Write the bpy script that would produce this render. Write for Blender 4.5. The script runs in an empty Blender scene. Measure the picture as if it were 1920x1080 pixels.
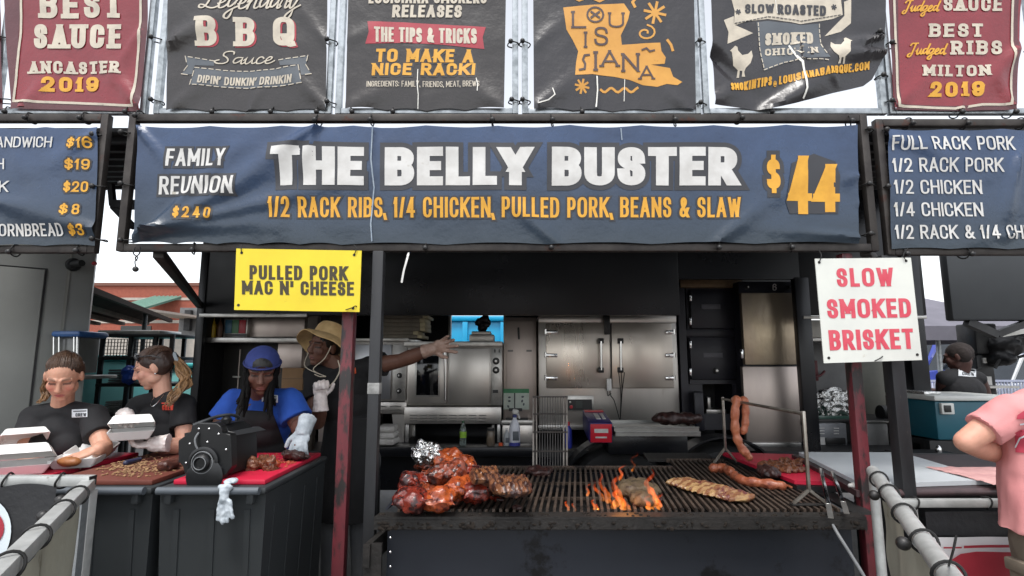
import bpy, bmesh, math, random
from mathutils import Vector, Matrix, Quaternion, noise
V = Vector
SC = bpy.context.scene
COL = SC.collection
R = math.radians
random.seed(7)

# ------------------------------------------------------------------ camera, sky, sun, exposure
FPX, CAMZ, PITCH = 1000.0, 1.55, math.atan(135 / 1000)
cam_d = bpy.data.cameras.new('camera')
cam_d.sensor_width = 36
cam_d.lens = FPX / 1920 * 36
cam_d.clip_start = 0.05
cam_d.clip_end = 2000
cam = bpy.data.objects.new('camera', cam_d)
COL.objects.link(cam)
cam.location = (0, 0, CAMZ)
cam.rotation_euler = (math.pi / 2 + PITCH, 0, 0)
SC.camera = cam

world = bpy.data.worlds.new('World')
SC.world = world
world.use_nodes = True
wn, wl = world.node_tree.nodes, world.node_tree.links
bg = wn['Background']
sky = wn.new('ShaderNodeTexSky')
sky.sky_type = 'NISHITA'
sky.sun_disc = False
SUN_EL, SUN_ROT = R(66), R(-165)
sky.sun_elevation = SUN_EL
sky.sun_rotation = SUN_ROT
sky.air_density = 1.0
sky.dust_density = 1.6
sky.ozone_density = 0.6
hs = wn.new('ShaderNodeHueSaturation')
hs.inputs['Saturation'].default_value = 0.22
wl.new(sky.outputs[0], hs.inputs['Color'])
wl.new(hs.outputs[0], bg.inputs[0])
bg.inputs[1].default_value = 0.15
sun_d = bpy.data.lights.new('sun', 'SUN')
sun_d.energy = 1.1
sun_d.angle = R(14)
sun_d.color = (1, .965, .92)
sun = bpy.data.objects.new('sun', sun_d)
COL.objects.link(sun)
# veiled sun, high over the camera's left shoulder
_sd = V((math.sin(SUN_ROT) * math.cos(SUN_EL), math.cos(SUN_ROT) * math.cos(SUN_EL), math.sin(SUN_EL)))
sun.rotation_euler = _sd.to_track_quat('Z', 'Y').to_euler()
SC.view_settings.view_transform = 'Standard'
SC.view_settings.look = 'None'
SC.view_settings.exposure = 1.15
SC.view_settings.gamma = 1
SC.cycles.max_bounces = 8
SC.cycles.transparent_max_bounces = 16

# ------------------------------------------------------------------ pixel -> world
_f = V((0, math.cos(PITCH), math.sin(PITCH)))
_u = V((0, -math.sin(PITCH), math.cos(PITCH)))
CAM = V((0, 0, CAMZ))
def ray(px, py):
    return _f + V((1, 0, 0)) * ((px - 960) / FPX) + _u * ((540 - py) / FPX)
def PY(px, py, Y):
    d = ray(px, py)
    return CAM + d * (Y / d.y)
def PZ(px, py, z):
    d = ray(px, py)
    return CAM + d * ((z - CAMZ) / d.z)

# ------------------------------------------------------------------ materials
def lin(c):
    def f(v):
        v /= 255
        return v / 12.92 if v <= .04045 else ((v + .055) / 1.055) ** 2.4
    return tuple(f(v) for v in c[:3]) + (1,)
MATS = {}
def mk(name, c1, c2=None, scale=6, rough=.6, metal=0, bump=0, bscale=60, stretch=(1, 1, 1), lo=.35, hi=.7,
       c3=None, s3=2.5, t3=.62, spec=.5, rvar=0, coat=0, bdist=.002, alpha=1, trans=0, emis=None, estr=0):
    """procedural material: c1/c2 mottled by noise, c3 = stains or wear with a hard edge"""
    if name in MATS: return MATS[name]
    m = bpy.data.materials.new(name)
    m.use_nodes = True
    N, L = m.node_tree.nodes, m.node_tree.links
    p = N['Principled BSDF']
    p.inputs['Roughness'].default_value = rough
    p.inputs['Metallic'].default_value = metal
    p.inputs['Specular IOR Level'].default_value = spec
    p.inputs['Base Color'].default_value = lin(c1)
    if coat:
        p.inputs['Coat Weight'].default_value = coat
        p.inputs['Coat Roughness'].default_value = .12
    if trans:
        p.inputs['Transmission Weight'].default_value = trans
    if emis:
        p.inputs['Emission Color'].default_value = lin(emis)
        p.inputs['Emission Strength'].default_value = estr
    tc = N.new('ShaderNodeTexCoord')
    mp = N.new('ShaderNodeMapping')
    mp.inputs['Scale'].default_value = stretch
    L.new(tc.outputs['Object'], mp.inputs[0])
    def nz(sc, det=5, r=.6):
        t = N.new('ShaderNodeTexNoise')
        t.inputs['Scale'].default_value = sc
        t.inputs['Detail'].default_value = det
        t.inputs['Roughness'].default_value = r
        L.new(mp.outputs[0], t.inputs[0])
        return t
    def ramp(src, a, b):
        r = N.new('ShaderNodeMapRange')
        r.inputs[1].default_value = a
        r.inputs[2].default_value = b
        L.new(src, r.inputs[0])
        return r.outputs[0]
    col = None
    if c2:
        t = nz(scale)
        mx = N.new('ShaderNodeMix')
        mx.data_type = 'RGBA'
        mx.inputs[6].default_value = lin(c1)
        mx.inputs[7].default_value = lin(c2)
        fac = ramp(t.outputs[0], lo, hi)
        L.new(fac, mx.inputs[0])
        col = mx.outputs[2]
        if rvar:
            rr = N.new('ShaderNodeMapRange')
            rr.inputs[3].default_value = max(.02, rough - rvar)
            rr.inputs[4].default_value = min(1, rough + rvar)
            L.new(fac, rr.inputs[0])
            L.new(rr.outputs[0], p.inputs['Roughness'])
    if c3:
        t = nz(s3, 8, .68)
        m3 = N.new('ShaderNodeMix')
        m3.data_type = 'RGBA'
        if col: L.new(col, m3.inputs[6])
        else: m3.inputs[6].default_value = lin(c1)
        m3.inputs[7].default_value = lin(c3)
        L.new(ramp(t.outputs[0], t3, t3 + .06), m3.inputs[0])
        col = m3.outputs[2]
    if col: L.new(col, p.inputs['Base Color'])
    if bump:
        t = nz(bscale, 4, .6)
        b = N.new('ShaderNodeBump')
        b.inputs['Strength'].default_value = bump
        b.inputs['Distance'].default_value = bdist
        L.new(t.outputs[0], b.inputs['Height'])
        L.new(b.outputs[0], p.inputs['Normal'])
    MATS[name] = m
    return m

# ------------------------------------------------------------------ objects
def tag(o, label=None, cat=None, group=None, kind=None):
    if label: o['label'] = label
    if cat: o['category'] = cat
    if group: o['group'] = group
    if kind: o['kind'] = kind
    return o
def thing(name, label, cat, loc=(0, 0, 0), group=None):
    o = bpy.data.objects.new(name, None)
    o.empty_display_size = .1
    COL.objects.link(o)
    o.location = loc
    return tag(o, label, cat, group)
def wpos(o):
    v = V((0, 0, 0))
    while o:
        v += V(o.location)
        o = o.parent
    return v
def link(name, me, mat, parent=None, smooth=True, base=True):
    """me holds world coordinates; the object gets a sensible origin"""
    o = bpy.data.objects.new(name, me)
    COL.objects.link(o)
    if parent:
        o.parent = parent
        off = wpos(parent)
    else:
        xs = [v.co for v in me.vertices]
        off = V(((min(c.x for c in xs) + max(c.x for c in xs)) / 2, (min(c.y for c in xs) + max(c.y for c in xs)) / 2, min(c.z for c in xs)))
        o.location = off
    me.transform(Matrix.Translation(-off))
    if mat:
        me.materials.clear()
        me.materials.append(mat)
    if smooth:
        me.polygons.foreach_set('use_smooth', [True] * len(me.polygons))
        try: me.set_sharp_from_angle(angle=R(38))
        except Exception: pass
    me.update()
    return o
def copy_tree(o, parent=None, loc=None, rot=None, label=None, scale=None):
    c = o.copy()
    COL.objects.link(c)
    c.parent = parent
    if loc is not None: c.location = loc
    if rot is not None: c.rotation_euler = rot
    if scale is not None: c.scale = (scale,) * 3 if not hasattr(scale, '__len__') else scale
    if label: c['label'] = label
    for ch in list(o.children): copy_tree(ch, c)
    return c

def frame_from(d, up=V((0, 0, 1))):
    d = V(d).normalized()
    s = d.cross(up)
    if s.length < 1e-4: s = d.cross(V((0, 1, 0)))
    s.normalize()
    return s, s.cross(d).normalized(), d

class MB:
    def __init__(self): self.bm = bmesh.new()
    def boxc(self, c, s, rot=None, bev=0, seg=2):
        t = bmesh.new()
        bmesh.ops.create_cube(t, size=1)
        for v in t.verts: v.co = V((v.co.x * s[0], v.co.y * s[1], v.co.z * s[2]))
        if bev:
            bmesh.ops.bevel(t, geom=list(t.edges), offset=min(bev, min(s) * .45), segments=seg, affect='EDGES', profile=.5)
        t.verts.index_update()
        c = V(c)
        nv = [self.bm.verts.new((rot @ v.co if rot is not None else v.co) + c) for v in t.verts]
        for f in t.faces: self.bm.faces.new([nv[v.index] for v in f.verts])
        t.free()
        return self
    def box(self, x0, y0, z0, x1, y1, z1, bev=0, seg=2):
        return self.boxc(((x0 + x1) / 2, (y0 + y1) / 2, (z0 + z1) / 2), (abs(x1 - x0), abs(y1 - y0), abs(z1 - z0)), None, bev, seg)
    def pbox(self, px0, py0, px1, py1, Y0, Y1, bev=0):
        """box whose front face, on the plane Y0, covers that rectangle of the photograph"""
        pm = (py0 + py1) / 2
        a, b = PY(px0, pm, Y0).x, PY(px1, pm, Y0).x
        return self.box(a, Y0, PY(960, py1, Y0).z, b, Y1, PY(960, py0, Y0).z, bev)
    def bar(self, p0, p1, w, h=None, bev=0, up=V((0, 0, 1)), ext=0):
        p0, p1 = V(p0), V(p1)
        s, u, d = frame_from(p1 - p0, up)
        rot = Matrix((s, d, u)).transposed()
        return self.boxc((p0 + p1) / 2, (w, (p1 - p0).length + ext, h or w), rot, bev)
    def tube(self, pts, r, n=8, caps=True, closed=False, flat=1):
        pts = [V(p) for p in pts]
        k = len(pts)
        rs = r if hasattr(r, '__len__') else [r] * k
        rings, s0 = [], None
        for i, p in enumerate(pts):
            if closed: d = pts[(i + 1) % k] - pts[i - 1]
            else: d = pts[min(i + 1, k - 1)] - pts[max(i - 1, 0)]
            if d.length < 1e-9: d = V((0, 0, 1))
            d.normalize()
            if s0 is None: s, u, _ = frame_from(d)
            else:
                s = s0 - d * s0.dot(d)
                if s.length < 1e-5: s, u, _ = frame_from(d)
                s.normalize()
            u = s.cross(d)
            s0 = s
            rings.append([self.bm.verts.new(p + (s * math.cos(2 * math.pi * j / n) + u * math.sin(2 * math.pi * j / n) * flat) * rs[i]) for j in range(n)])
        for i in range(k if closed else k - 1):
            a, b = rings[i], rings[(i + 1) % k]
            for j in range(n):
                self.bm.faces.new((a[j], a[(j + 1) % n], b[(j + 1) % n], b[j]))
        if caps and not closed:
            self.bm.faces.new(rings[0][::-1])
            self.bm.faces.new(rings[-1])
        return self
    def cyl(self, p0, p1, r0, r1=None, n=20):
        return self.tube([p0, p1], [r0, r0 if r1 is None else r1], n)
    def caps(self, p0, p1, r0, r1=None, n=14):
        """tapered capsule"""
        r1 = r0 if r1 is None else r1
        p0, p1 = V(p0), V(p1)
        d = p1 - p0
        if d.length < 1e-6: return self.ell(p0, (r0,) * 3)
        d.normalize()
        pts, rs = [], []
        for a in (80, 60, 40, 20):
            pts.append(p0 - d * r0 * math.sin(R(a))); rs.append(r0 * math.cos(R(a)))
        pts += [p0, p1]; rs += [r0, r1]
        for a in (20, 40, 60, 80):
            pts.append(p1 + d * r1 * math.sin(R(a))); rs.append(r1 * math.cos(R(a)))
        return self.tube(pts, rs, n)
    def chain(self, pts, rs, n=14):
        for i in range(len(pts) - 1): self.caps(pts[i], pts[i + 1], rs[i], rs[i + 1], n)
        return self
    def ell(self, c, r, rot=None, sub=3):
        vs = bmesh.ops.create_icosphere(self.bm, subdivisions=sub, radius=1)['verts']
        for v in vs:
            q = V((v.co.x * r[0], v.co.y * r[1], v.co.z * r[2]))
            v.co = (rot @ q if rot is not None else q) + V(c)
        return self
    def lathe(self, c, prof, n=24, axis=V((0, 0, 1))):
        """prof: (radius, height) list along axis"""
        s, u, d = frame_from(axis, V((0, 0, 1)) if abs(axis.z) < .9 else V((0, 1, 0)))
        rings = [[self.bm.verts.new(V(c) + d * h + (s * math.cos(2 * math.pi * j / n) + u * math.sin(2 * math.pi * j / n)) * max(r, 1e-4)) for j in range(n)] for r, h in prof]
        for a, b in zip(rings, rings[1:]):
            for j in range(n): self.bm.faces.new((a[j], a[(j + 1) % n], b[(j + 1) % n], b[j]))
        self.bm.faces.new(rings[0][::-1]); self.bm.faces.new(rings[-1])
        return self
    def prism(self, poly, d):
        """solid from a planar polygon (world points) pushed along d"""
        a = [self.bm.verts.new(V(p)) for p in poly]
        b = [self.bm.verts.new(V(p) + V(d)) for p in poly]
        k = len(a)
        self.bm.faces.new(a); self.bm.faces.new(b[::-1])
        for i in range(k): self.bm.faces.new((a[i], b[i], b[(i + 1) % k], a[(i + 1) % k]))
        return self
    def sheet(self, fn, nu, nv):
        g = [[self.bm.verts.new(fn(i / nu, j / nv)) for i in range(nu + 1)] for j in range(nv + 1)]
        for j in range(nv):
            for i in range(nu): self.bm.faces.new((g[j][i], g[j][i + 1], g[j + 1][i + 1], g[j + 1][i]))
        return self
    def mesh(self, name='m', fix=True):
        if fix: bmesh.ops.recalc_face_normals(self.bm, faces=self.bm.faces)
        me = bpy.data.meshes.new(name)
        self.bm.to_mesh(me)
        self.bm.free()
        return me
    def build(self, name, mat, parent=None, smooth=True, fix=True):
        return link(name, self.mesh(name, fix), mat, parent, smooth)
    def fused(self, name, mat, parent=None, voxel=.005, smooth=2, disp=None, colour=None):
        """join the overlapping shapes into one continuous skin"""
        me = self.mesh(name)
        tmp = bpy.data.objects.new('tmp', me)
        COL.objects.link(tmp)
        md = tmp.modifiers.new('r', 'REMESH')
        md.mode = 'VOXEL'
        md.voxel_size = voxel
        if smooth:
            sm = tmp.modifiers.new('s', 'SMOOTH')
            sm.iterations = smooth
            sm.factor = .5
        dg = bpy.context.evaluated_depsgraph_get()
        out = bpy.data.meshes.new_from_object(tmp.evaluated_get(dg), depsgraph=dg)
        bpy.data.objects.remove(tmp)
        bpy.data.meshes.remove(me)
        if disp:
            nn = [v.normal.copy() for v in out.vertices]
            for v, n in zip(out.vertices, nn): v.co += disp(v.co.copy(), n)
        if colour:
            at = out.color_attributes.new('tint', 'FLOAT_COLOR', 'POINT')
            buf = []
            for v in out.vertices: buf += list(colour(v.co)[:3]) + [1]
            at.data.foreach_set('color', buf)
        out.name = name
        return link(name, out, mat, parent, True)

def fbm(p, f=10, o=3):
    return sum(noise.noise(p * f * 2 ** i) / 2 ** i for i in range(o))
def nvec(p, f):
    return noise.noise_vector(p * f)
def catmull(pts, k=6):
    pts = [V(p) for p in pts]
    out = []
    for i in range(len(pts) - 1):
        p0, p1, p2, p3 = pts[max(i - 1, 0)], pts[i], pts[i + 1], pts[min(i + 2, len(pts) - 1)]
        for j in range(k):
            t = j / k
            out.append(.5 * ((2 * p1) + (p2 - p0) * t + (2 * p0 - 5 * p1 + 4 * p2 - p3) * t * t + (3 * p1 - p0 - 3 * p2 + p3) * t ** 3))
    out.append(pts[-1])
    return out
# ------------------------------------------------------------------ lettering: stroked glyphs in a unit box, 'q' marks a curve's control point
GL = {
 'A': (.72, '0,0 .5,1 1,0;.2,.3 .8,.3'), 'B': (.66, '0,0 0,1 .5,1 q.97,1 .97,.77 q.97,.53 .5,.53 0,.53;.5,.53 q1,.53 1,.27 q1,0 .5,0 0,0'),
 'C': (.66, '1,.7 q1,1 .5,1 q0,1 0,.72 0,.28 q0,0 .5,0 q1,0 1,.3'), 'D': (.68, '0,0 0,1 .4,1 q1,1 1,.62 1,.38 q1,0 .4,0 0,0'),
 'E': (.58, '1,1 0,1 0,0 1,0;0,.52 .85,.52'), 'F': (.56, '1,1 0,1 0,0;0,.5 .82,.5'),
 'G': (.68, '1,.72 q1,1 .5,1 q0,1 0,.72 0,.28 q0,0 .5,0 q1,0 1,.28 1,.46 .55,.46'), 'H': (.7, '0,0 0,1;1,0 1,1;0,.52 1,.52'),
 'I': (.01, '.5,0 .5,1'), 'J': (.5, '1,1 1,.3 q1,0 .5,0 q0,0 0,.28'), 'K': (.7, '0,0 0,1;1,1 .08,.44;.34,.6 1,0'), 'L': (.54, '0,1 0,0 1,0'),
 'M': (.86, '0,0 0,1 .5,.28 1,1 1,0'), 'N': (.72, '0,0 0,1 1,0 1,1'), 'O': (.72, '.5,1 q0,1 0,.7 0,.3 q0,0 .5,0 q1,0 1,.3 1,.7 q1,1 .5,1'),
 'P': (.62, '0,0 0,1 .5,1 q1,1 1,.72 q1,.43 .5,.43 0,.43'), 'Q': (.74, '.5,1 q0,1 0,.7 0,.3 q0,0 .5,0 q1,0 1,.3 1,.7 q1,1 .5,1;.55,.3 q.8,-.12 1.08,-.04'),
 'R': (.66, '0,0 0,1 .5,1 q.97,1 .97,.74 q.97,.48 .5,.48 0,.48;.5,.48 1,0'),
 'S': (.62, '.97,.74 q.97,1 .5,1 q.02,1 .02,.76 q.02,.57 .5,.52 q1,.46 1,.26 q1,0 .5,0 q0,0 0,.27'),
 'T': (.64, '0,1 1,1;.5,1 .5,0'), 'U': (.68, '0,1 0,.3 q0,0 .5,0 q1,0 1,.3 1,1'), 'V': (.7, '0,1 .5,0 1,1'), 'W': (.95, '0,1 .25,0 .5,.9 .75,0 1,1'),
 'X': (.7, '0,0 1,1;0,1 1,0'), 'Y': (.7, '0,1 .5,.45 1,1;.5,.5 .5,0'), 'Z': (.62, '0,1 1,1 0,0 1,0'),
 '0': (.62, '.5,1 q0,1 0,.68 0,.32 q0,0 .5,0 q1,0 1,.32 1,.68 q1,1 .5,1'), '1': (.3, '0,.76 .75,1 .75,0'),
 '2': (.6, '0,.72 q0,1 .5,1 q1,1 1,.74 q1,.55 .55,.33 0,0 1,0'), '3': (.6, '0,.76 q.05,1 .5,1 q.95,1 .95,.77 q.95,.53 .4,.53;.4,.53 q1,.53 1,.27 q1,0 .5,0 q.02,0 0,.25'),
 '4': (.64, '.72,0 .72,1 0,.26 1,.26'), '5': (.6, '.95,1 .1,1 .05,.54 q.3,.64 .55,.64 q1,.62 1,.32 q1,0 .5,0 q.05,0 0,.24'),
 '6': (.62, '.92,.8 q.85,1 .5,1 q0,1 0,.55 0,.32 q0,0 .5,0 q1,0 1,.3 q1,.58 .5,.58 q.05,.58 0,.34'), '7': (.6, '0,1 1,1 .35,0'),
 '8': (.62, '.5,.53 q.04,.53 .04,.77 q.04,1 .5,1 q.96,1 .96,.77 q.96,.53 .5,.53 q0,.53 0,.27 q0,0 .5,0 q1,0 1,.27 q1,.53 .5,.53'),
 '9': (.62, '.08,.2 q.15,0 .5,0 q1,0 1,.45 1,.68 q1,1 .5,1 q0,1 0,.7 q0,.42 .5,.42 q.95,.42 1,.66'),
 '$': (.58, '.97,.72 q.97,.92 .5,.92 q.02,.92 .02,.72 q.02,.56 .5,.52 q1,.46 1,.28 q1,.08 .5,.08 q0,.08 0,.28;.5,-.06 .5,1.06'),
 '&': (.74, '1,0 .25,.62 q.1,.98 .42,1 q.75,.98 .66,.72 q.55,.56 .2,.42 q-.1,.2 .15,.05 q.6,-.1 1,.42'),
 '/': (.4, '0,0 1,1'), '!': (.01, '.5,.32 .5,1;.5,0 .5,.08'), "'": (.01, '.5,.7 .5,1'), '`': (.12, '.8,.72 .2,1'), ',': (.1, '.2,-.14 .8,.1'),
 '.': (.01, '.5,0 .5,.1'), ':': (.01, '.5,.1 .5,.2;.5,.6 .5,.7'), '@': (.8, '.7,.6 q.35,.85 .3,.5 q.35,.2 .7,.4 .74,.68;.72,.4 q.8,.2 1,.45 q1,1 .5,1 q0,1 0,.5 q0,0 .5,0 q.7,0 .85,.1'),
 '-': (.3, '0,.45 1,.45'),
}
# slanted handwriting, lower case sits below .55
SCRIPT = {
 'J': (.62, '.1,.8 q.2,1.05 .6,.98 1,1.02;.75,1 .5,.1 q.4,-.3 .05,-.2 q-.15,-.05 .2,.08'), 'S': (.72, '.95,.8 q1,1.05 .6,1 q.25,.95 .35,.65 q.75,.45 .72,.2 q.6,-.08 .1,.02 q-.25,.2 .15,.3'),
 'L': (.85, '.95,.86 q.95,1.08 .7,1 q.45,.85 .45,.35 q.35,-.1 0,.05 q-.1,.25 .3,.12 q.8,-.15 1.1,.12'),
 'a': (.5, '.8,.5 q.1,.6 .1,.2 q.2,-.12 .75,.3 .85,.5 .8,.1 q.85,-.08 1.1,.1'), 'c': (.42, '.85,.42 q.7,.62 .35,.5 q0,.2 .3,.02 q.7,-.05 1.1,.2'),
 'd': (.5, '.8,.5 q.1,.6 .1,.2 q.2,-.12 .75,.3 1.05,1.0 .8,.1 q.85,-.08 1.1,.1'), 'e': (.42, '.05,.2 q.8,.25 .75,.48 q.5,.65 .2,.35 q.05,-.05 .5,0 q.8,.02 1.1,.2'),
 'g': (.5, '.8,.5 q.1,.6 .1,.2 q.2,-.12 .75,.3 .85,.5 .6,-.3 q.45,-.55 .1,-.4 q-.1,-.2 1.1,.12'), 'n': (.55, '.0,.3 q.15,.55 .25,.48 .1,0;.15,.2 q.5,.65 .72,.48 .65,.1 q.75,-.08 1.1,.12'),
 'r': (.4, '0,.15 .35,.6 q.45,.42 .8,.46 q.6,.1 .7,.04 q.85,-.02 1.1,.15'), 'u': (.52, '0,.3 .2,.52 q.05,.05 .3,0 q.6,.05 .78,.5 .75,.1 q.8,-.05 1.1,.12'),
 'y': (.52, '0,.3 .2,.52 q.05,.05 .3,0 q.6,.05 .78,.5 .5,-.3 q.3,-.55 .0,-.38 q-.05,-.2 1.1,.12'), 'i': (.25, '0,.2 .5,.5 q.35,.0 .6,0 .9,.04 1.1,.12'),
}
# feet of slab letters: (x, y, left reach, right reach) in glyph units of stroke widths
SLAB = {
 'A': ((0, 0, 1, 1), (1, 0, 1, 1)), 'B': ((0, 0, .5, 0), (0, 1, .5, 0)), 'D': ((0, 0, .5, 0), (0, 1, .5, 0)), 'E': ((0, 0, .5, 0), (0, 1, .5, 0)), 'F': ((0, 0, .6, .8), (0, 1, .5, 0)),
 'H': ((0, 0, .6, .6), (0, 1, .6, .6), (1, 0, .6, .6), (1, 1, .6, .6)), 'I': ((.5, 0, .7, .7), (.5, 1, .7, .7)), 'L': ((0, 0, .5, 0), (0, 1, .6, .6)), 'K': ((0, 0, .6, .6), (0, 1, .6, .6), (1, 0, .6, .5), (1, 1, .6, .5)),
 'M': ((0, 0, .6, .6), (0, 1, .6, 0), (1, 0, .6, .6), (1, 1, 0, .6)), 'N': ((0, 0, .6, .6), (0, 1, .6, 0), (1, 1, .6, .6)), 'P': ((0, 0, .6, .7), (0, 1, .5, 0)), 'R': ((0, 0, .6, .6), (0, 1, .5, 0), (1, 0, .5, .6)),
 'T': ((.5, 0, .8, .8),), 'U': ((0, 1, .6, .6), (1, 1, .6, .6)), 'Y': ((0, 1, .7, .7), (1, 1, .7, .7), (.5, 0, .8, .8)), '1': ((.75, 0, .8, .7),), 'W': ((0, 1, .6, .6), (1, 1, .6, .6)), 'V': ((0, 1, .6, .6), (1, 1, .6, .6)),
}
def _split(pts):
    """cut a stroke where it turns sharply, so that each corner is square"""
    out, cur = [], [pts[0]]
    for i in range(1, len(pts)):
        cur.append(pts[i])
        if i < len(pts) - 1:
            a, b = V(pts[i]) - V(pts[i - 1]), V(pts[i + 1]) - V(pts[i])
            if a.length > 1e-6 and b.length > 1e-6 and a.angle(b) > .72:
                out.append(cur)
                cur = [pts[i]]
    return out + [cur]
def _parse(st, nq=7):
    out, ctrl = [], None
    for tok in st.split():
        if tok[0] == 'q':
            ctrl = tuple(map(float, tok[1:].split(',')))
            continue
        p = tuple(map(float, tok.split(',')))
        if ctrl:
            a = out[-1]
            for i in range(1, nq + 1):
                t = i / nq
                out.append(tuple((1 - t) ** 2 * a[k] + 2 * t * (1 - t) * ctrl[k] + t * t * p[k] for k in (0, 1)))
            ctrl = None
        else: out.append(p)
    return out
def ribbon(pts, tx, ty, flat_ends=True, seg=7.0):
    """a stroke of width tx (upright parts) and ty (level parts) as rows of three points"""
    P = [V((a, b)) for a, b in pts]
    P = [p for i, p in enumerate(P) if i == 0 or (p - P[i - 1]).length > 1e-6]
    if len(P) < 2: return []
    closed = (P[0] - P[-1]).length < 1e-6
    n = len(P)
    off = []
    for i in range(n):
        a = P[i] - P[i - 1] if i > 0 else (P[0] - P[-2] if closed else None)
        b = P[i + 1] - P[i] if i < n - 1 else (P[1] - P[0] if closed else None)
        a = a.normalized() if a is not None else None
        b = b.normalized() if b is not None else None
        if a is None: a = b
        if b is None: b = a
        na, nb = V((-a.y, a.x)), V((-b.y, b.x))
        m = na + nb
        if m.length < .2: m = na.copy()
        m.normalize()
        m *= min(1 / max(m.dot(na), .35), 1.7)
        off.append(V((m.x * tx / 2, m.y * ty / 2)))
    if not closed:
        for i, j in ((0, 1), (n - 1, n - 2)):
            d = (P[i] - P[j]).normalized()
            if flat_ends and abs(d.y) > .45:
                w = tx / 2 / max(abs(d.y), .5)
                P[i] = P[i] + V((d.x / abs(d.y) * ty / 2, math.copysign(ty / 2, d.y)))
                off[i] = V((math.copysign(w, off[i].x), 0))
            else: P[i] = P[i] + V((d.x * tx / 2, d.y * ty / 2))
    rows = []
    for i in range(n - 1):
        k = max(1, int((P[i + 1] - P[i]).length / seg))
        for j in range(k): rows.append((P[i].lerp(P[i + 1], j / k), off[i].lerp(off[i + 1], j / k)))
    rows.append((P[-1], off[-1]))
    return rows

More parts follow.
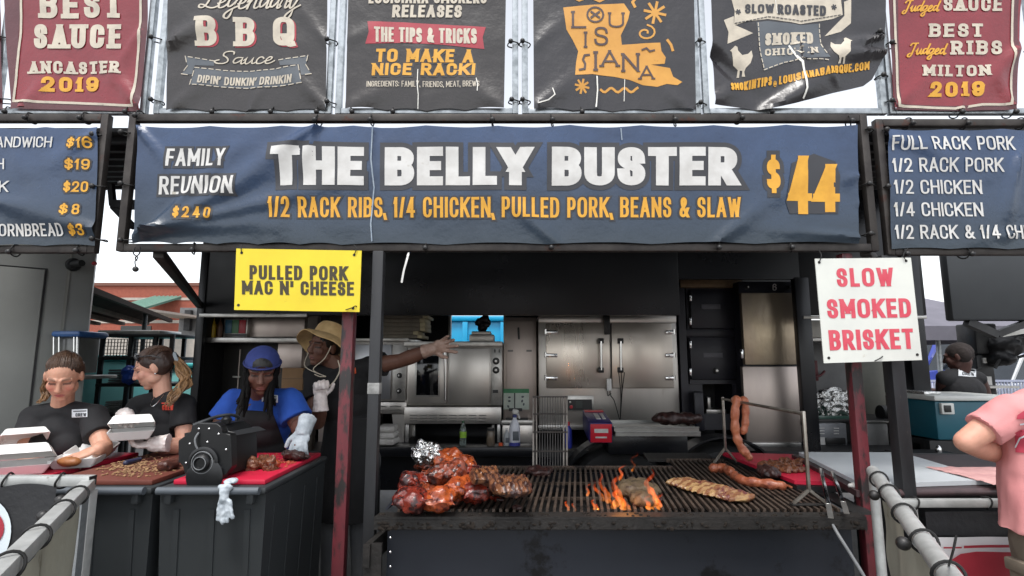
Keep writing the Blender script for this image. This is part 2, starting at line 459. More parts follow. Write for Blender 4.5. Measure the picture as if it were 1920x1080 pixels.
class Surface:
    """a hanging sheet: picture-plane coordinates -> world, with the sheet's own creases"""
    def __init__(self, Y, crease=None, tilt=0): self.Y, self.crease, self.tilt = Y, crease, tilt
    def at(self, px, py, eps=0):
        p = PY(px, py, self.Y)
        p.y -= (self.crease(px, py) if self.crease else 0) + eps
        return p
class Letters:
    def __init__(self, surf, eps=.0034):
        self.s, self.bm, self.eps, self.k = surf, bmesh.new(), eps, 0
        self.done, self.misc = [], self.bm
    def _ribbon(self, rows, fn):
        if not rows: return
        e = self.eps + (self.k % 24) * .00003
        self.k += 1
        wide = max(o.length for p, o in rows) > 5
        cross = (-1, -.5, 0, .5, 1) if wide else (-1, 0, 1)
        prev = None
        for p, o in rows:
            r = []
            for s in cross:
                x, y = fn(p.x + o.x * s, p.y + o.y * s)
                r.append(self.bm.verts.new(self.s.at(x, y, e)))
            if prev:
                for i in range(len(cross) - 1):
                    try: self.bm.faces.new((prev[i], r[i], r[i + 1], prev[i + 1]))
                    except ValueError: pass
            prev = r
    def text(self, s, x0, yt, x1, yb, wt=.2, wy=None, slab=False, shear=0, slope=0, bulge=0, gap=.13, grow=0, script=False, fit=True, wave=0):
        """s fills the box x0..x1, yt..yb of the photograph; grow fattens every stroke (for the dark surrounds)"""
        self.bm = bmesh.new()
        self.done.append(self.bm)
        H = yb - yt
        tx = wt * H
        ty = (wy if wy else wt * .82) * H
        G = SCRIPT if script else GL
        fixed = var = 0
        for ch in s:
            if ch == ' ': var += .34 * H
            else:
                w = G[ch][0]
                if script: var += w * H * .62
                elif w < .02: fixed += tx * (1.9 if slab else 1)
                else: var += w * H
        gaps = 0 if script else gap * H * (len(s) - 1) * (1.5 if slab else 1)
        k = (x1 - x0 - fixed) / (var + gaps) if fit else 1
        x = x0
        def fn(a, b):
            X = a + shear * (b)
            t = (X - x0) / max(x1 - x0, 1)
            return X, yb - b + slope * (X - x0) - bulge * 4 * t * (1 - t) + wave * math.sin(t * 6.28)
        for ch in s:
            if ch == ' ':
                x += .34 * H * k + gap * H * k
                continue
            w, st = G[ch]
            if script:
                gw = w * H * k * .62
                for sk in st.split(';'):
                    pts = [(x + a * gw, b * H) for a, b in _parse(sk)]
                    self._ribbon(ribbon(pts, tx + grow, ty + grow, False), fn)
                x += gw
                continue
            gw = (tx * (1.9 if slab else 1)) if w < .02 else w * H * k
            ins = tx / 2
            if slab and w < .02: ins = gw / 2
            for sk in st.split(';'):
                pts = [(x + ins + a * (gw - 2 * ins), ty / 2 + b * (H - ty)) for a, b in _parse(sk)]
                for part in _split(pts): self._ribbon(ribbon(part, tx + grow, ty + grow), fn)
            if slab:
                for sx, sy, l, r in SLAB.get(ch, ()):
                    cx = x + ins + sx * (gw - 2 * ins)
                    h = min(ty, .17 * H) + grow
                    cy = sy * H + (h / 2 - grow / 2) * (1 if sy == 0 else -1)
                    pts = [(cx - tx * (.5 + l * .62) , cy), (cx + tx * (.5 + r * .62), cy)]
                    rr = ribbon(pts, grow + .01, h)
                    self._ribbon(rr, fn)
            x += gw + gap * H * k * (1.5 if slab else 1)
        self.bm = self.misc
        return self
    def line(self, pts, w, seg=9.0):
        """a drawn line through points of the photograph"""
        self._ribbon(ribbon([(a, -b) for a, b in pts], w, w, False, seg), lambda a, b: (a, -b))
        return self
    def dashes(self, pts, w, on=7, off=5):
        P = [V(p) for p in pts]
        pos, L = 0, 0
        for a, b in zip(P, P[1:]):
            n = int((b - a).length // (on + off)) or 1
            st = (b - a) / n
            for i in range(n):
                q = a + st * i
                self.line([tuple(q), tuple(q + st * (on / (on + off)))], w)
        return self
    def area(self, pts, cell=14):
        """a filled outline, cut into cells so that it follows the creases"""
        t = bmesh.new()
        vs = [t.verts.new((a, b, 0)) for a, b in pts]
        f = t.faces.new(vs)
        t.normal_update()
        bmesh.ops.triangulate(t, faces=[f], ngon_method='EAR_CLIP')
        xs, ys = [p[0] for p in pts], [p[1] for p in pts]
        for ax, lo, hi in ((0, min(xs), max(xs)), (1, min(ys), max(ys))):
            v = lo + cell
            while v < hi:
                co, no = [0, 0, 0], [0, 0, 0]
                co[ax] = v; no[ax] = 1
                bmesh.ops.bisect_plane(t, geom=t.verts[:] + t.edges[:] + t.faces[:], plane_co=co, plane_no=no)
                v += cell
        e = self.eps + (self.k % 24) * .00003
        self.k += 1
        self.bm = bmesh.new()
        self.done.append(self.bm)
        mp = {v: self.bm.verts.new(self.s.at(v.co.x, v.co.y, e)) for v in t.verts}
        for f in t.faces: self.bm.faces.new([mp[v] for v in f.verts])
        t.free()
        self.bm = self.misc
        return self
    def build(self, name, mat, parent):
        # one part per line of writing or printed shape; all faces look at the customers' side
        for bm in self.done + [self.misc]:
            if bm.faces:
                bm.normal_update()
                bmesh.ops.reverse_faces(bm, faces=[f for f in bm.faces if f.normal.y > 0])
                me = bpy.data.meshes.new(name)
                bm.to_mesh(me)
                o = link(name, me, mat, parent, True)
            bm.free()
        return o
# ------------------------------------------------------------------ setting: ground
m_asph = mk('asphalt', (112, 110, 108), (92, 90, 88), 3, .9, bump=.5, bscale=120, c3=(70, 69, 68), s3=.8, t3=.6)
g = MB()
g.sheet(lambda u, v: V((-300 + 600 * u, -60 + 460 * v, 0)), 12, 10)
tag(g.build('ground', m_asph, None), kind='structure')
m_line = mk('road_paint', (205, 205, 200), (150, 150, 145), 9, .8)
for i in range(9):
    q = MB().sheet(lambda u, v, i=i: V((-40 + i * 10 + .12 * u, 24 + 5 * v, .004)), 1, 4)
    tag(q.build('parking_line', m_line), kind='structure')

# ------------------------------------------------------------------ steel, vinyl and paint
m_steel = mk('weathered_steel', (70, 66, 63), (48, 44, 43), 9, .55, .55, bump=.25, bscale=90, c3=(74, 50, 42), s3=6, t3=.6)
m_galv = mk('galvanised_steel', (176, 181, 184), (138, 144, 148), 22, .42, .75, bump=.1, bscale=140, rvar=.12, c3=(118, 116, 112), s3=9, t3=.66)
m_black = mk('black_paint', (30, 30, 32), (20, 20, 22), 7, .5, 0, bump=.12, bscale=60, rvar=.12)
m_rubber = mk('black_rubber', (22, 22, 23), (32, 32, 33), 20, .75)
m_cord = mk('black_cord', (18, 18, 18), None, rough=.7)
m_ball = mk('bungee_ball', (26, 26, 27), (40, 38, 36), 40, .45)
m_redpost = mk('worn_red_paint', (84, 31, 38), (114, 42, 50), 8, .5, 0, bump=.4, bscale=70, stretch=(1, 1, .3), c3=(34, 29, 29), s3=8, t3=.51)
m_greypost = mk('worn_black_paint', (42, 43, 46), (30, 31, 33), 10, .5, .1, bump=.3, bscale=80, stretch=(1, 1, .3), c3=(78, 74, 70), s3=13, t3=.62)
def vinyl(name, a, b, c=None, t=.64, s3=2.2):
    return mk(name, a, b, 2.6, .34, 0, bump=.36, bscale=7, c3=c, s3=s3, t3=t, rvar=.1, bdist=.02)
m_blue = vinyl('blue_vinyl', (50, 71, 104), (41, 58, 86), None)
# base colour fades from blue at the head of the board to slate at its foot
def height_fade(m, zlo, zhi, foot):
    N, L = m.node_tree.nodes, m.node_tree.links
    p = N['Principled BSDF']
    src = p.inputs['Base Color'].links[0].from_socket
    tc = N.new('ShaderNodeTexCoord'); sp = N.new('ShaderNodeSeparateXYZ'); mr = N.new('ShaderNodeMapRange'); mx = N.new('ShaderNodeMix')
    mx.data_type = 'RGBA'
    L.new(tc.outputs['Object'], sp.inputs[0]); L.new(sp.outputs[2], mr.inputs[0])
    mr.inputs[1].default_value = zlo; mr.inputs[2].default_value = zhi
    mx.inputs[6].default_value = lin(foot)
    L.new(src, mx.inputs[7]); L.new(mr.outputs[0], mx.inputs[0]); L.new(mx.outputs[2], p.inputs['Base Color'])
height_fade(m_blue, .0, .5, (39, 51, 61))
m_charc = vinyl('charcoal_vinyl', (46, 42, 41), (38, 35, 35), (58, 46, 38), .62)
m_char2 = vinyl('slate_vinyl', (46, 44, 47), (38, 37, 40), (54, 44, 37), .63)
m_maroon = vinyl('maroon_vinyl', (132, 42, 50), (112, 34, 42))
m_maredge = vinyl('maroon_border_vinyl', (92, 44, 48), (80, 38, 44))
m_ltr = mk('cream_print', (200, 190, 172), (176, 167, 152), 16, .5, c3=(150, 142, 130), s3=14, t3=.66)
m_wht = mk('white_print', (204, 203, 200), (184, 182, 178), 12, .5, c3=(168, 163, 152), s3=7, t3=.62)
m_gold = mk('gold_print', (214, 158, 44), (196, 140, 34), 14, .5)
m_gold2 = mk('amber_print', (206, 150, 62), (190, 132, 48), 8, .5, c3=(168, 118, 48), s3=10, t3=.62)
m_shade = mk('dark_print', (46, 47, 52), None, rough=.5)
m_grey = mk('grey_print', (84, 90, 96), (74, 79, 86), 8, .5)
m_redp = mk('red_print', (166, 46, 60), (150, 40, 54), 8, .5)
m_tear = mk('torn_edge', (232, 230, 222), None, rough=.8)

def lerp_poly(P, u):
    n = len(P) - 1
    i = min(int(u * n), n - 1)
    t = u * n - i
    return (P[i][0] * (1 - t) + P[i + 1][0] * t, P[i][1] * (1 - t) + P[i + 1][1] * t)
def fold(x0, y0, x1, y1, w, amp):
    L = math.hypot(x1 - x0, y1 - y0)
    dx, dy = (x1 - x0) / L, (y1 - y0) / L
    def f(x, y):
        t = ((x - x0) * dx + (y - y0) * dy) / L
        if t < -.15 or t > 1.1: return 0
        d = (x - x0) * -dy + (y - y0) * dx
        ww = w * (.35 + .9 * max(t, 0))
        return amp * math.exp(-(d / ww) ** 2) * max(0, 1 - t * .85) * min(1, (t + .15) * 6)
    return f
def creases(folds, low=.006, f=.008, seed=0):
    fs = [fold(*a) for a in folds]
    return lambda x, y: 2.3 * sum(q(x, y) for q in fs) + low * noise.noise(V((x * f, y * f * 1.4, seed))) + low * .4 * noise.noise(V((x * f * 3, y * f * 3, seed + 9)))
def hang(name, label, top, bot, Y, cr, mat, group, scallop=4, ns=6, nu=110, nv=34, gro=None):
    """a printed vinyl sheet with its own creases and eyelets; returns (thing, surface)"""
    S = Surface(Y, cr)
    root = thing(name, label, 'banner', PY(*lerp_poly(bot, .5), Y), group)
    def fn(u, v):
        a, b = lerp_poly(top, u), lerp_poly(bot, u)
        x, y = a[0] * (1 - v) + b[0] * v, a[1] * (1 - v) + b[1] * v
        sc = abs(math.sin(math.pi * ns * u)) * scallop
        y += -sc * max(0, v * 6 - 5) + sc * max(0, 1 - v * 6)
        return S.at(x, y)
    MB().sheet(fn, nu, nv).build('vinyl_sheet', mat, root, True)
    return root, S

# ------------------------------------------------------------------ frames
YB = 2.45
def frame(name, label, x0, y0, x1, y1, Y, w, mat, group=None, members=('top', 'bottom', 'left', 'right'), pm=None):
    """x0..x1, y0..y1: the centre lines of the tubes in the photograph"""
    pm = pm if pm is not None else (y0 + y1) / 2
    a, b = PY(x0, pm, Y).x, PY(x1, pm, Y).x
    zt, zb = PY(960, y0, Y).z, PY(960, y1, Y).z
    r = thing(name, label, 'frame', ((a + b) / 2, Y, zb), group)
    if 'top' in members: MB().boxc(((a + b) / 2, Y, zt), (b - a - w, w, w), None, .004).build('rail', mat, r)
    if 'bottom' in members: MB().boxc(((a + b) / 2, Y, zb), (b - a - w, w, w), None, .004).build('rail', mat, r)
    if 'left' in members: MB().boxc((a, Y, (zt + zb) / 2), (w, w, zt - zb + w), None, .004).build('upright', mat, r)
    if 'right' in members: MB().boxc((b, Y, (zt + zb) / 2), (w, w, zt - zb + w), None, .004).build('upright', mat, r)
    return r
frame('banner_stand', 'dark weathered steel frame around the long blue price banner', 241, 223, 1626, 465, YB + .03, .036, m_steel)
frame('banner_stand', 'dark steel frame around the left menu board cut by the picture edge', -420, 223, 188, 468, YB + .03, .036, m_steel)
frame('banner_stand', 'dark steel frame around the right menu board listing racks and chicken', 1656, 232, 2330, 472, YB + .03, .036, m_steel)
GF = 'galvanised frames of the upper banner row'
for x0, x1, lab in ((8, 281, 'galvanised tube frame around the maroon ANCASTER banner'), (306, 622, 'galvanised tube frame around the charcoal BBQ sauce banner'),
                    (640, 966, 'galvanised tube frame around the charcoal banner with the red ribbon'), (984, 1303, 'galvanised tube frame around the banner with the orange state map'),
                    (1318, 1645, 'galvanised tube frame around the torn chicken banner'), (1660, 1938, 'galvanised tube frame around the maroon MILTON banner')):
    frame('banner_stand', lab, x0, -330, x1, 210, YB + .075, .03, m_galv, GF, pm=100)

# ------------------------------------------------------------------ the long banner
cr = creases([(285, 434, 600, 262, 26, .016), (285, 434, 690, 330, 18, .012), (285, 434, 520, 415, 14, .010), (285, 434, 470, 250, 16, .012), (598, 236, 430, 345, 20, .012), (598, 236, 520, 420, 14, .007),
              (262, 240, 330, 330, 14, .01), (700, 236, 690, 440, 8, .006), (1345, 452, 1500, 330, 22, .008), (1040, 452, 900, 330, 22, .007), (1608, 330, 1570, 345, 14, .006), (1608, 380, 1585, 300, 10, .005), (1605, 445, 1420, 430, 14, .008)], .007, .009, 3)
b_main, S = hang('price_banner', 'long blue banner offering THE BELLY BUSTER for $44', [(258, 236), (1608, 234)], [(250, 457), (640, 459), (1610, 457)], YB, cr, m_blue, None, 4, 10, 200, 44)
L2 = lambda s=None, e=.0034: Letters(s or S, e)
def psh(x): return -(x - 960) / 7400
L2(e=.0014).text('THE BELLY BUSTER', 511, 276, 1383, 348, .33, .235, gap=.06, grow=18, shear=psh(946)).text('FAMILY', 312, 279, 423, 312, .17, grow=9, shear=.07).text('REUNION', 298, 331, 440, 365, .17, grow=9, shear=.07) \
    .text('$240', 332, 390, 399, 411, .2, grow=8, gap=.3).text('1/2 RACK RIBS, 1/4 CHICKEN, PULLED PORK, BEANS & SLAW', 505, 370, 1388, 408, .15, .13, grow=6).text('$', 1437, 294, 1462, 360, .13, .11, grow=16).build('lettering_surround', m_shade, b_main)
L2(e=.0026).area([(1484, 306), (1526, 288), (1566, 303), (1574, 330), (1571, 401), (1480, 401), (1472, 378)]).build('price_patch', m_shade, b_main)
L2().text('THE BELLY BUSTER', 511, 276, 1383, 348, .33, .235, gap=.06, shear=psh(946)).text('FAMILY', 312, 279, 423, 312, .17, shear=.07).text('REUNION', 298, 331, 440, 365, .17, shear=.07).build('white_lettering', m_wht, b_main)
L2().text('$240', 332, 390, 399, 411, .2, gap=.3).text('1/2 RACK RIBS, 1/4 CHICKEN, PULLED PORK, BEANS & SLAW', 505, 370, 1388, 408, .15, .13).text('$', 1437, 294, 1462, 360, .13, .11).text('4', 1476, 292, 1522, 402, .17, .13).text('4', 1524, 308, 1574, 398, .21, .17).build('gold_lettering', m_gold, b_main)
L2(e=.0062).line([(700, 240), (697, 300), (702, 352), (696, 420), (698, 452)], 2.4).line([(1164, 242), (1166, 262)], 2).build('tape_seam', mk('clear_tape', (120, 134, 150), (150, 160, 170), 40, .3), b_main)

# ------------------------------------------------------------------ menu boards
MG = 'blue menu boards beside the long banner'
crl = creases([(180, 430, -40, 380, 26, .010), (0, 380, 160, 400, 30, .008), (178, 250, 60, 330, 18, .007)], .007, .008, 21)
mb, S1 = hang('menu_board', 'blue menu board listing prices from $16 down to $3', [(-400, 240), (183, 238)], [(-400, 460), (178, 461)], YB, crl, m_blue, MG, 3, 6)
a = Letters(S1).text('SANDWICH', -22, 257, 98, 277, .15, shear=.1, gap=.1).text('SANDWICH', -118, 298, 10, 318, .15, gap=.1).text('PORK', -58, 340, 18, 361, .15).text('CORNBREAD', -17, 420, 121, 443, .16)
a.build('white_lettering', m_wht, mb)
a = Letters(S1, .0014)
for s, x0, x1, y in (('$16', 126, 173, 258), ('$19', 122, 168, 298), ('$20', 119, 165, 340), ('$', 115, 130, 383), ('8', 137, 151, 383), ('$3', 132, 162, 422)):
    a.text(s, x0, y, x1, y + 20, .2, grow=6, shear=.06)
a.build('lettering_surround', m_shade, mb)
a = Letters(S1)
for s, x0, x1, y in (('$16', 126, 173, 258), ('$19', 122, 168, 298), ('$20', 119, 165, 340), ('$', 115, 130, 383), ('8', 137, 151, 383), ('$3', 132, 162, 422)):
    a.text(s, x0, y, x1, y + 20, .2, shear=.06)
a.build('gold_lettering', m_gold, mb)
crr = creases([(1680, 260, 1900, 330, 30, .008), (1905, 300, 1880, 440, 16, .012), (1900, 440, 1780, 455, 16, .004)], .008, .009, 40)
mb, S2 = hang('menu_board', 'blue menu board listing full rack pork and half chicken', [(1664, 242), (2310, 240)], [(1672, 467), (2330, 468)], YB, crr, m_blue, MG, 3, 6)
a = Letters(S2)
for s, x0, x1, y in (('FULL RACK PORK', 1672, 1902, 256), ('1/2 RACK PORK', 1674, 1880, 297), ('1/2 CHICKEN', 1676, 1841, 338), ('1/4 CHICKEN', 1677, 1843, 380), ('1/2 RACK & 1/4 CHICKEN', 1679, 1996, 422)):
    a.text(s, x0, y, x1, y + 26, .15, shear=-.1, gap=.11)
a.build('white_lettering', m_wht, mb)

# ------------------------------------------------------------------ upper banners
UG = 'vinyl banners in the upper row'
YU = YB + .05
cru = creases([(262, 200, 150, 60, 22, .008), (40, 200, 120, 120, 16, .006), (262, 60, 190, 180, 14, .006)], .006, .01, 60)
ub, S = hang('award_banner', 'maroon BEST SAUCE award banner for ANCASTER, at the left', [(-2, -330), (292, -330)], [(22, 203), (150, 205), (263, 208)], YU, cru, m_maroon, UG, 4, 3, 60, 60)
Letters(S, .0012).area([(44, -300), (268, -300), (262, -40), (255, 170), (255, 212), (20, 206), (30, 60), (38, -60)][:0] or [(22, 189), (262, 197), (261, 209), (20, 204)]).area([(262, -320), (286, -320), (276, 60), (262, 203), (250, 203), (262, 60)]).area([(0, -320), (24, -320), (38, 20), (27, 196), (22, 196), (10, 60)]).build('dark_border', m_maredge, ub)
Letters(S).line([(49, -320), (40, 60), (27, 190), (140, 194), (250, 199), (263, 60), (272, -320)], 4.5).text('BEST', 76, -16, 229, 34, .24, .2, slab=True, wave=1).text('SAUCE', 65, 46, 228, 92, .25, .2, slab=True).text('ANCASTER', 56, 116, 227, 139, .27, .22, slab=True, slope=.004).build('cream_lettering', m_ltr, ub)
Letters(S).text('2019', 81, 145, 187, 173, .3, .24, slab=True).build('gold_lettering', m_gold, ub)

cru = creases([(325, 80, 440, 10, 26, .014), (325, 200, 420, 130, 18, .006), (610, 200, 520, 110, 18, .006), (612, 80, 560, 10, 14, .006), (470, 208, 500, 140, 12, .006)], .005, .01, 70)
ub, S = hang('sauce_banner', 'charcoal banner with Legendary BBQ Sauce in cream letters', [(318, -330), (618, -330)], [(312, 207), (460, 209), (611, 207)], YU, cru, m_charc, UG, 4, 4, 70, 60)
Letters(S, .0014).text('BBQ', 375, 35, 556, 89, .26, .18, slab=True, gap=.42).build('red_shadow_lettering', m_redp, ub)
Letters(S).text('BBQ', 371, 33, 553, 87, .26, .18, slab=True, gap=.42).text('Legendary', 374, -26, 560, 17, .09, .06, script=True, shear=.3).text('Sauce', 404, 97, 512, 120, .12, .09, script=True, shear=.35).text('DIPIN` DUNKIN` DRINKIN', 371, 141, 547, 156, .2, shear=.15, bulge=-5, slope=-.0).build('cream_lettering', m_ltr, ub)
rib = [(366, 127), (420, 133), (470, 134), (520, 130), (560, 123), (567, 157), (520, 163), (465, 166), (410, 163), (357, 159)]
Letters(S, .0014).area(rib).area([(348, 106), (402, 115), (402, 124), (366, 123), (360, 140), (341, 139), (352, 124)]).area([(524, 114), (578, 105), (574, 122), (584, 139), (566, 142), (562, 122), (526, 124)]).build('grey_ribbon', m_grey, ub)
Letters(S, .003).dashes(rib + rib[:1], 1.6).dashes([(402, 115), (348, 106), (352, 124), (341, 139), (360, 142)], 1.6).dashes([(524, 114), (578, 105), (574, 122), (584, 139), (566, 142)], 1.6).build('ribbon_stitching', m_ltr, ub)

cru = creases([(655, 200, 760, 150, 22, .007), (950, 205, 860, 150, 22, .008), (780, 205, 790, 90, 10, .004), (655, 76, 720, 40, 14, .005)], .005, .01, 80)
ub, S = hang('recipe_banner', 'charcoal banner telling how TO MAKE A NICE RACK!', [(660, -330), (954, -330)], [(648, 205), (800, 208), (945, 205)], YU, cru, m_charc, UG, 4, 4, 70, 60)
Letters(S, .0014).area([(689, 40), (760, 42), (830, 46), (911, 51), (905, 70), (908, 92), (830, 84), (760, 81), (685, 82), (692, 60)]).build('red_ribbon', m_redp, ub)
Letters(S).text('LOUISIANA SMOKERS', 691, -15, 912, 7, .22, shear=.05).text('RELEASES', 735, 10, 865, 33, .25, shear=.08).text('THE TIPS & TRICKS', 702, 51, 894, 79, .19, slope=.017, gap=.1).text('INGREDIENTS: FAMILY, FRIENDS, MEAT, BREWS', 688, 153, 899, 164, .12, slope=-.0).build('cream_lettering', m_ltr, ub)
Letters(S, .0014).text('TO MAKE A', 706, 94, 889, 119, .27, slope=.006, shear=.08, grow=2.5).text('NICE RACK!', 699, 121, 892, 144, .27, shear=.08, grow=2.5).build('lettering_surround', m_shade, ub)
Letters(S, .0034).text('TO MAKE A', 704, 92, 887, 117, .27, slope=.006, shear=.08).text('NICE RACK!', 697, 119, 890, 142, .27, shear=.08).build('gold_lettering', m_gold, ub)
Letters(S, .0046).line([(784, 132), (783, 160), (785, 180), (784, 205)], 1.5).line([(893, 148), (896, 160), (895, 172)], 1.5).build('tear', m_tear, ub)

cru = creases([(1005, 200, 1110, 130, 22, .008), (1295, 205, 1200, 140, 18, .006), (1118, 208, 1112, 140, 8, .006), (1005, 85, 1060, 30, 14, .005)], .005, .01, 90)
ub, S = hang('map_banner', 'slate banner with an orange state map lettered LOUISIANA', [(998, -330), (1296, -330)], [(1001, 206), (1150, 209), (1305, 207)], YU, cru, m_char2, UG, 4, 4, 70, 60)
Letters(S, .0014).area([(1056, 14), (1110, 9), (1170, 6), (1181, 22), (1178, 36), (1172, 50), (1164, 66), (1166, 84), (1200, 82), (1238, 80), (1240, 96), (1248, 108), (1246, 120), (1220, 122), (1256, 128), (1262, 144), (1279, 154), (1270, 160), (1250, 158), (1232, 164), (1205, 160), (1180, 150), (1150, 144), (1110, 140), (1078, 142), (1080, 118), (1084, 96), (1074, 76), (1062, 56)]).build('orange_state_map', m_gold2, ub)
a = Letters(S, .0014)
def star(l, x, y, r, n=6, w=4):
    for i in range(n):
        t = i * math.pi / n + .2
        l.line([(x - r * math.cos(t), y - r * math.sin(t)), (x + r * math.cos(t), y + r * math.sin(t))], w, 5)
star(a, 1091, 163, 12, 4); star(a, 1228, 24, 19, 4, 5)
a.line([(1210 + (4 + t * 2.1) * math.cos(t) , 62 - (4 + t * 2.1) * .75 * math.sin(t)) for t in [i * .45 for i in range(18)]], 3.4, 4)
a.line([(1127 + i * 4, 169 + 4 * math.sin(i * 1.0)) for i in range(18)], 4.5, 4)
a.line([(1192, -3), (1186, 4), (1190, 12)], 5).line([(1252, 76), (1258, 84), (1261, 94)], 5).line([(1070, -6), (1086, 1), (1104, -6)], 5).line([(1112, -3), (1124, 2), (1138, -5)], 5)
a.build('orange_doodles', m_gold2, ub)
a = Letters(S, .0034)
for s, x0, y0, x1, y1, sl in (('L', 1072, 21, 1099, 54, 1), ('U', 1141, 23, 1170, 52, 1), ('I', 1094, 60, 1108, 90, 1), ('S', 1114, 51, 1140, 86, 0), ('I', 1112, 96, 1124, 134, 1), ('A', 1126, 94, 1160, 126, 1), ('N', 1166, 100, 1198, 136, 1), ('A', 1198, 124, 1226, 150, 1)):
    a.text(s, x0, y0, x1, y1, .13, .12, slab=bool(sl), fit=s != 'I')
a.line([(1116 + 15 * math.cos(i * .349), 28 + 14 * math.sin(i * .349)) for i in range(19)], 3.5, 5).line([(1109, 23), (1123, 33)], 4).line([(1109, 33), (1123, 23)], 4)
a.line([(1104, 103), (1096, 104), (1093, 112), (1097, 120), (1096, 130), (1087, 132)], 4, 4).line([(1204, 94), (1212, 91), (1218, 97), (1226, 95)], 3.4, 4)
a.build('brown_lettering', mk('brown_print', (70, 52, 50), None, rough=.5), ub)
Letters(S, .0046).line([(1119, 145), (1120, 170), (1117, 202)], 2.6).line([(1010, 196), (1028, 190), (1040, 180), (1036, 168)], 2).line([(1171, 150), (1170, 190)], 1.2).build('tear', m_tear, ub)

cru = creases([(1330, 90, 1440, 205, 20, -.02), (1440, 207, 1610, 110, 30, .02), (1655, 100, 1500, 110, 18, .016), (1330, 190, 1420, 150, 20, .008), (1560, 150, 1480, 50, 18, .007), (1500, 90, 1505, 190, 10, .01), (1650, 70, 1560, 90, 10, .012)], .008, .012, 100)
ub, S = hang('chicken_banner', 'torn slate banner for smoked chicken with its right corner lifted', [(1322, -330), (1412, -330), (1502, -330), (1592, -330), (1672, -330)], [(1340, 196), (1440, 209), (1490, 196), (1560, 176), (1618, 162), (1634, 150), (1658, 104)], YU, cru, m_char2, UG, 0, 4, 90, 70)
rb = [(1372, 0), (1400, -6), (1470, -14), (1540, -12), (1576, -6), (1578, 14), (1580, 28), (1560, 36), (1500, 46), (1440, 36), (1400, 40), (1376, 48), (1378, 20)]
Letters(S, .0014).area(rb).area([(1357, 38), (1376, 30), (1376, 46), (1412, 62), (1364, 82), (1366, 60)]).area([(1596, -2), (1582, 4), (1583, 30), (1546, 68), (1576, 60), (1595, 44)]).build('cream_ribbon', m_ltr, ub)
a = Letters(S, .0034).text('SLOW', 1397, 8, 1451, 25, .26, slope=.0).text('ROASTED', 1457, 9, 1548, 28, .26, slope=.03)
star(a, 1384, 22, 4, 3, 2.5); star(a, 1563, 14, 4, 3, 2.5)
a.dashes([(1378, 44), (1440, 32), (1500, 41), (1578, 28)], 1.6, 4, 3)
a.build('ribbon_lettering', m_shade, ub)
Letters(S, .0014).area([(1418, 42), (1440, 40), (1500, 48), (1538, 44), (1538, 86), (1552, 112), (1490, 112), (1432, 134), (1424, 90)]).build('grey_label', m_grey, ub)
Letters(S).dashes([(1421, 44), (1424, 90), (1432, 132), (1470, 118), (1500, 112), (1552, 118)], 1.8, 5, 4).dashes([(1536, 46), (1538, 84), (1548, 108)], 1.8, 5, 4).text('SMOKED', 1434, 64, 1524, 86, .25, slab=True, slope=-.03).text('CHICKEN', 1434, 92, 1530, 105, .28, slab=True, slope=-.02).build('cream_lettering', m_ltr, ub)
def hen(l, x, y, s, m=1):
    P = [(0, -20), (4, -24), (8, -22), (9, -16), (16, -8), (26, -10), (32, -16), (34, -6), (30, 6), (22, 14), (20, 20), (22, 28), (17, 27), (17, 18), (13, 17), (13, 28), (9, 28), (10, 16), (2, 8), (0, -4), (-2, -14), (-5, -15)]
    l.area([(x + m * a * s, y + b * s) for a, b in P])
a = Letters(S, .003); hen(a, 1374, 112, 1.1); hen(a, 1588, 96, 1.0, -1); a.build('cream_hen', m_ltr, ub)
Letters(S).text('SMOKINTIPS', 1369, 156, 1447, 172, .22, slope=-.16).text('@', 1450, 152, 1456, 163, .12).text('LOUISIANABARBQUE.COM', 1460, 144, 1628, 159, .22, slope=-.16).build('gold_lettering', m_gold, ub)
Letters(S, .005).line([(1479, 88), (1490, 104), (1500, 120), (1505, 150), (1505, 172), (1501, 188)], 3.6).line([(1452, -6), (1456, 26)], 1).build('tear', m_tear, ub)

cru = creases([(1905, 95, 1820, 190, 26, .012), (1680, 200, 1760, 120, 18, .006), (1800, 205, 1810, 150, 10, .005), (1900, 200, 1850, 120, 14, .006)], .005, .01, 120)
ub, S = hang('award_banner', 'maroon award banner for BEST JUDGED RIBS at MILTON, at the right', [(1648, -330), (1932, -330)], [(1677, 203), (1790, 202), (1890, 204), (1905, 200)], YU, cru, m_maroon, UG, 4, 3, 60, 60)
Letters(S, .0012).area([(1680, 196), (1790, 199), (1902, 197), (1904, 206), (1790, 208), (1678, 206)]).area([(1664, -320), (1678, -320), (1684, 60), (1688, 196), (1678, 198), (1668, 60)]).area([(1894, 60), (1897, 190), (1906, 196), (1908, 60), (1920, -320), (1906, -320)]).build('dark_border', m_maredge, ub)
Letters(S).line([(1664, -320), (1677, 40), (1684, 200), (1790, 204), (1840, 197), (1893, 196), (1897, 60), (1906, -320)], 4.5).text('SAUCE', 1768, -4, 1878, 21, .26, .2, slab=True).text('BEST', 1742, 45, 1842, 70, .27, .21, slab=True).text('RIBS', 1783, 77, 1877, 103, .27, .21, slab=True).text('MILTON', 1729, 123, 1852, 144, .28, .22, slab=True).build('cream_lettering', m_ltr, ub)
Letters(S).text('2019', 1743, 154, 1842, 182, .3, .24, slab=True).text('Judged', 1692, 2, 1757, 22, .17, .12, script=True, shear=.25).text('Judged', 1701, 82, 1770, 103, .17, .12, script=True, shear=.25).build('gold_lettering', m_gold, ub)

# a strip of one more maroon banner beyond the left pole
ub, S = hang('award_banner', 'sliver of a maroon banner at the far left edge of the photo', [(-330, -330), (-8, -330)], [(-300, 200), (5, 205)], YU, creases([], .006, .01, 140), m_maredge, UG, 3, 3, 40, 40)

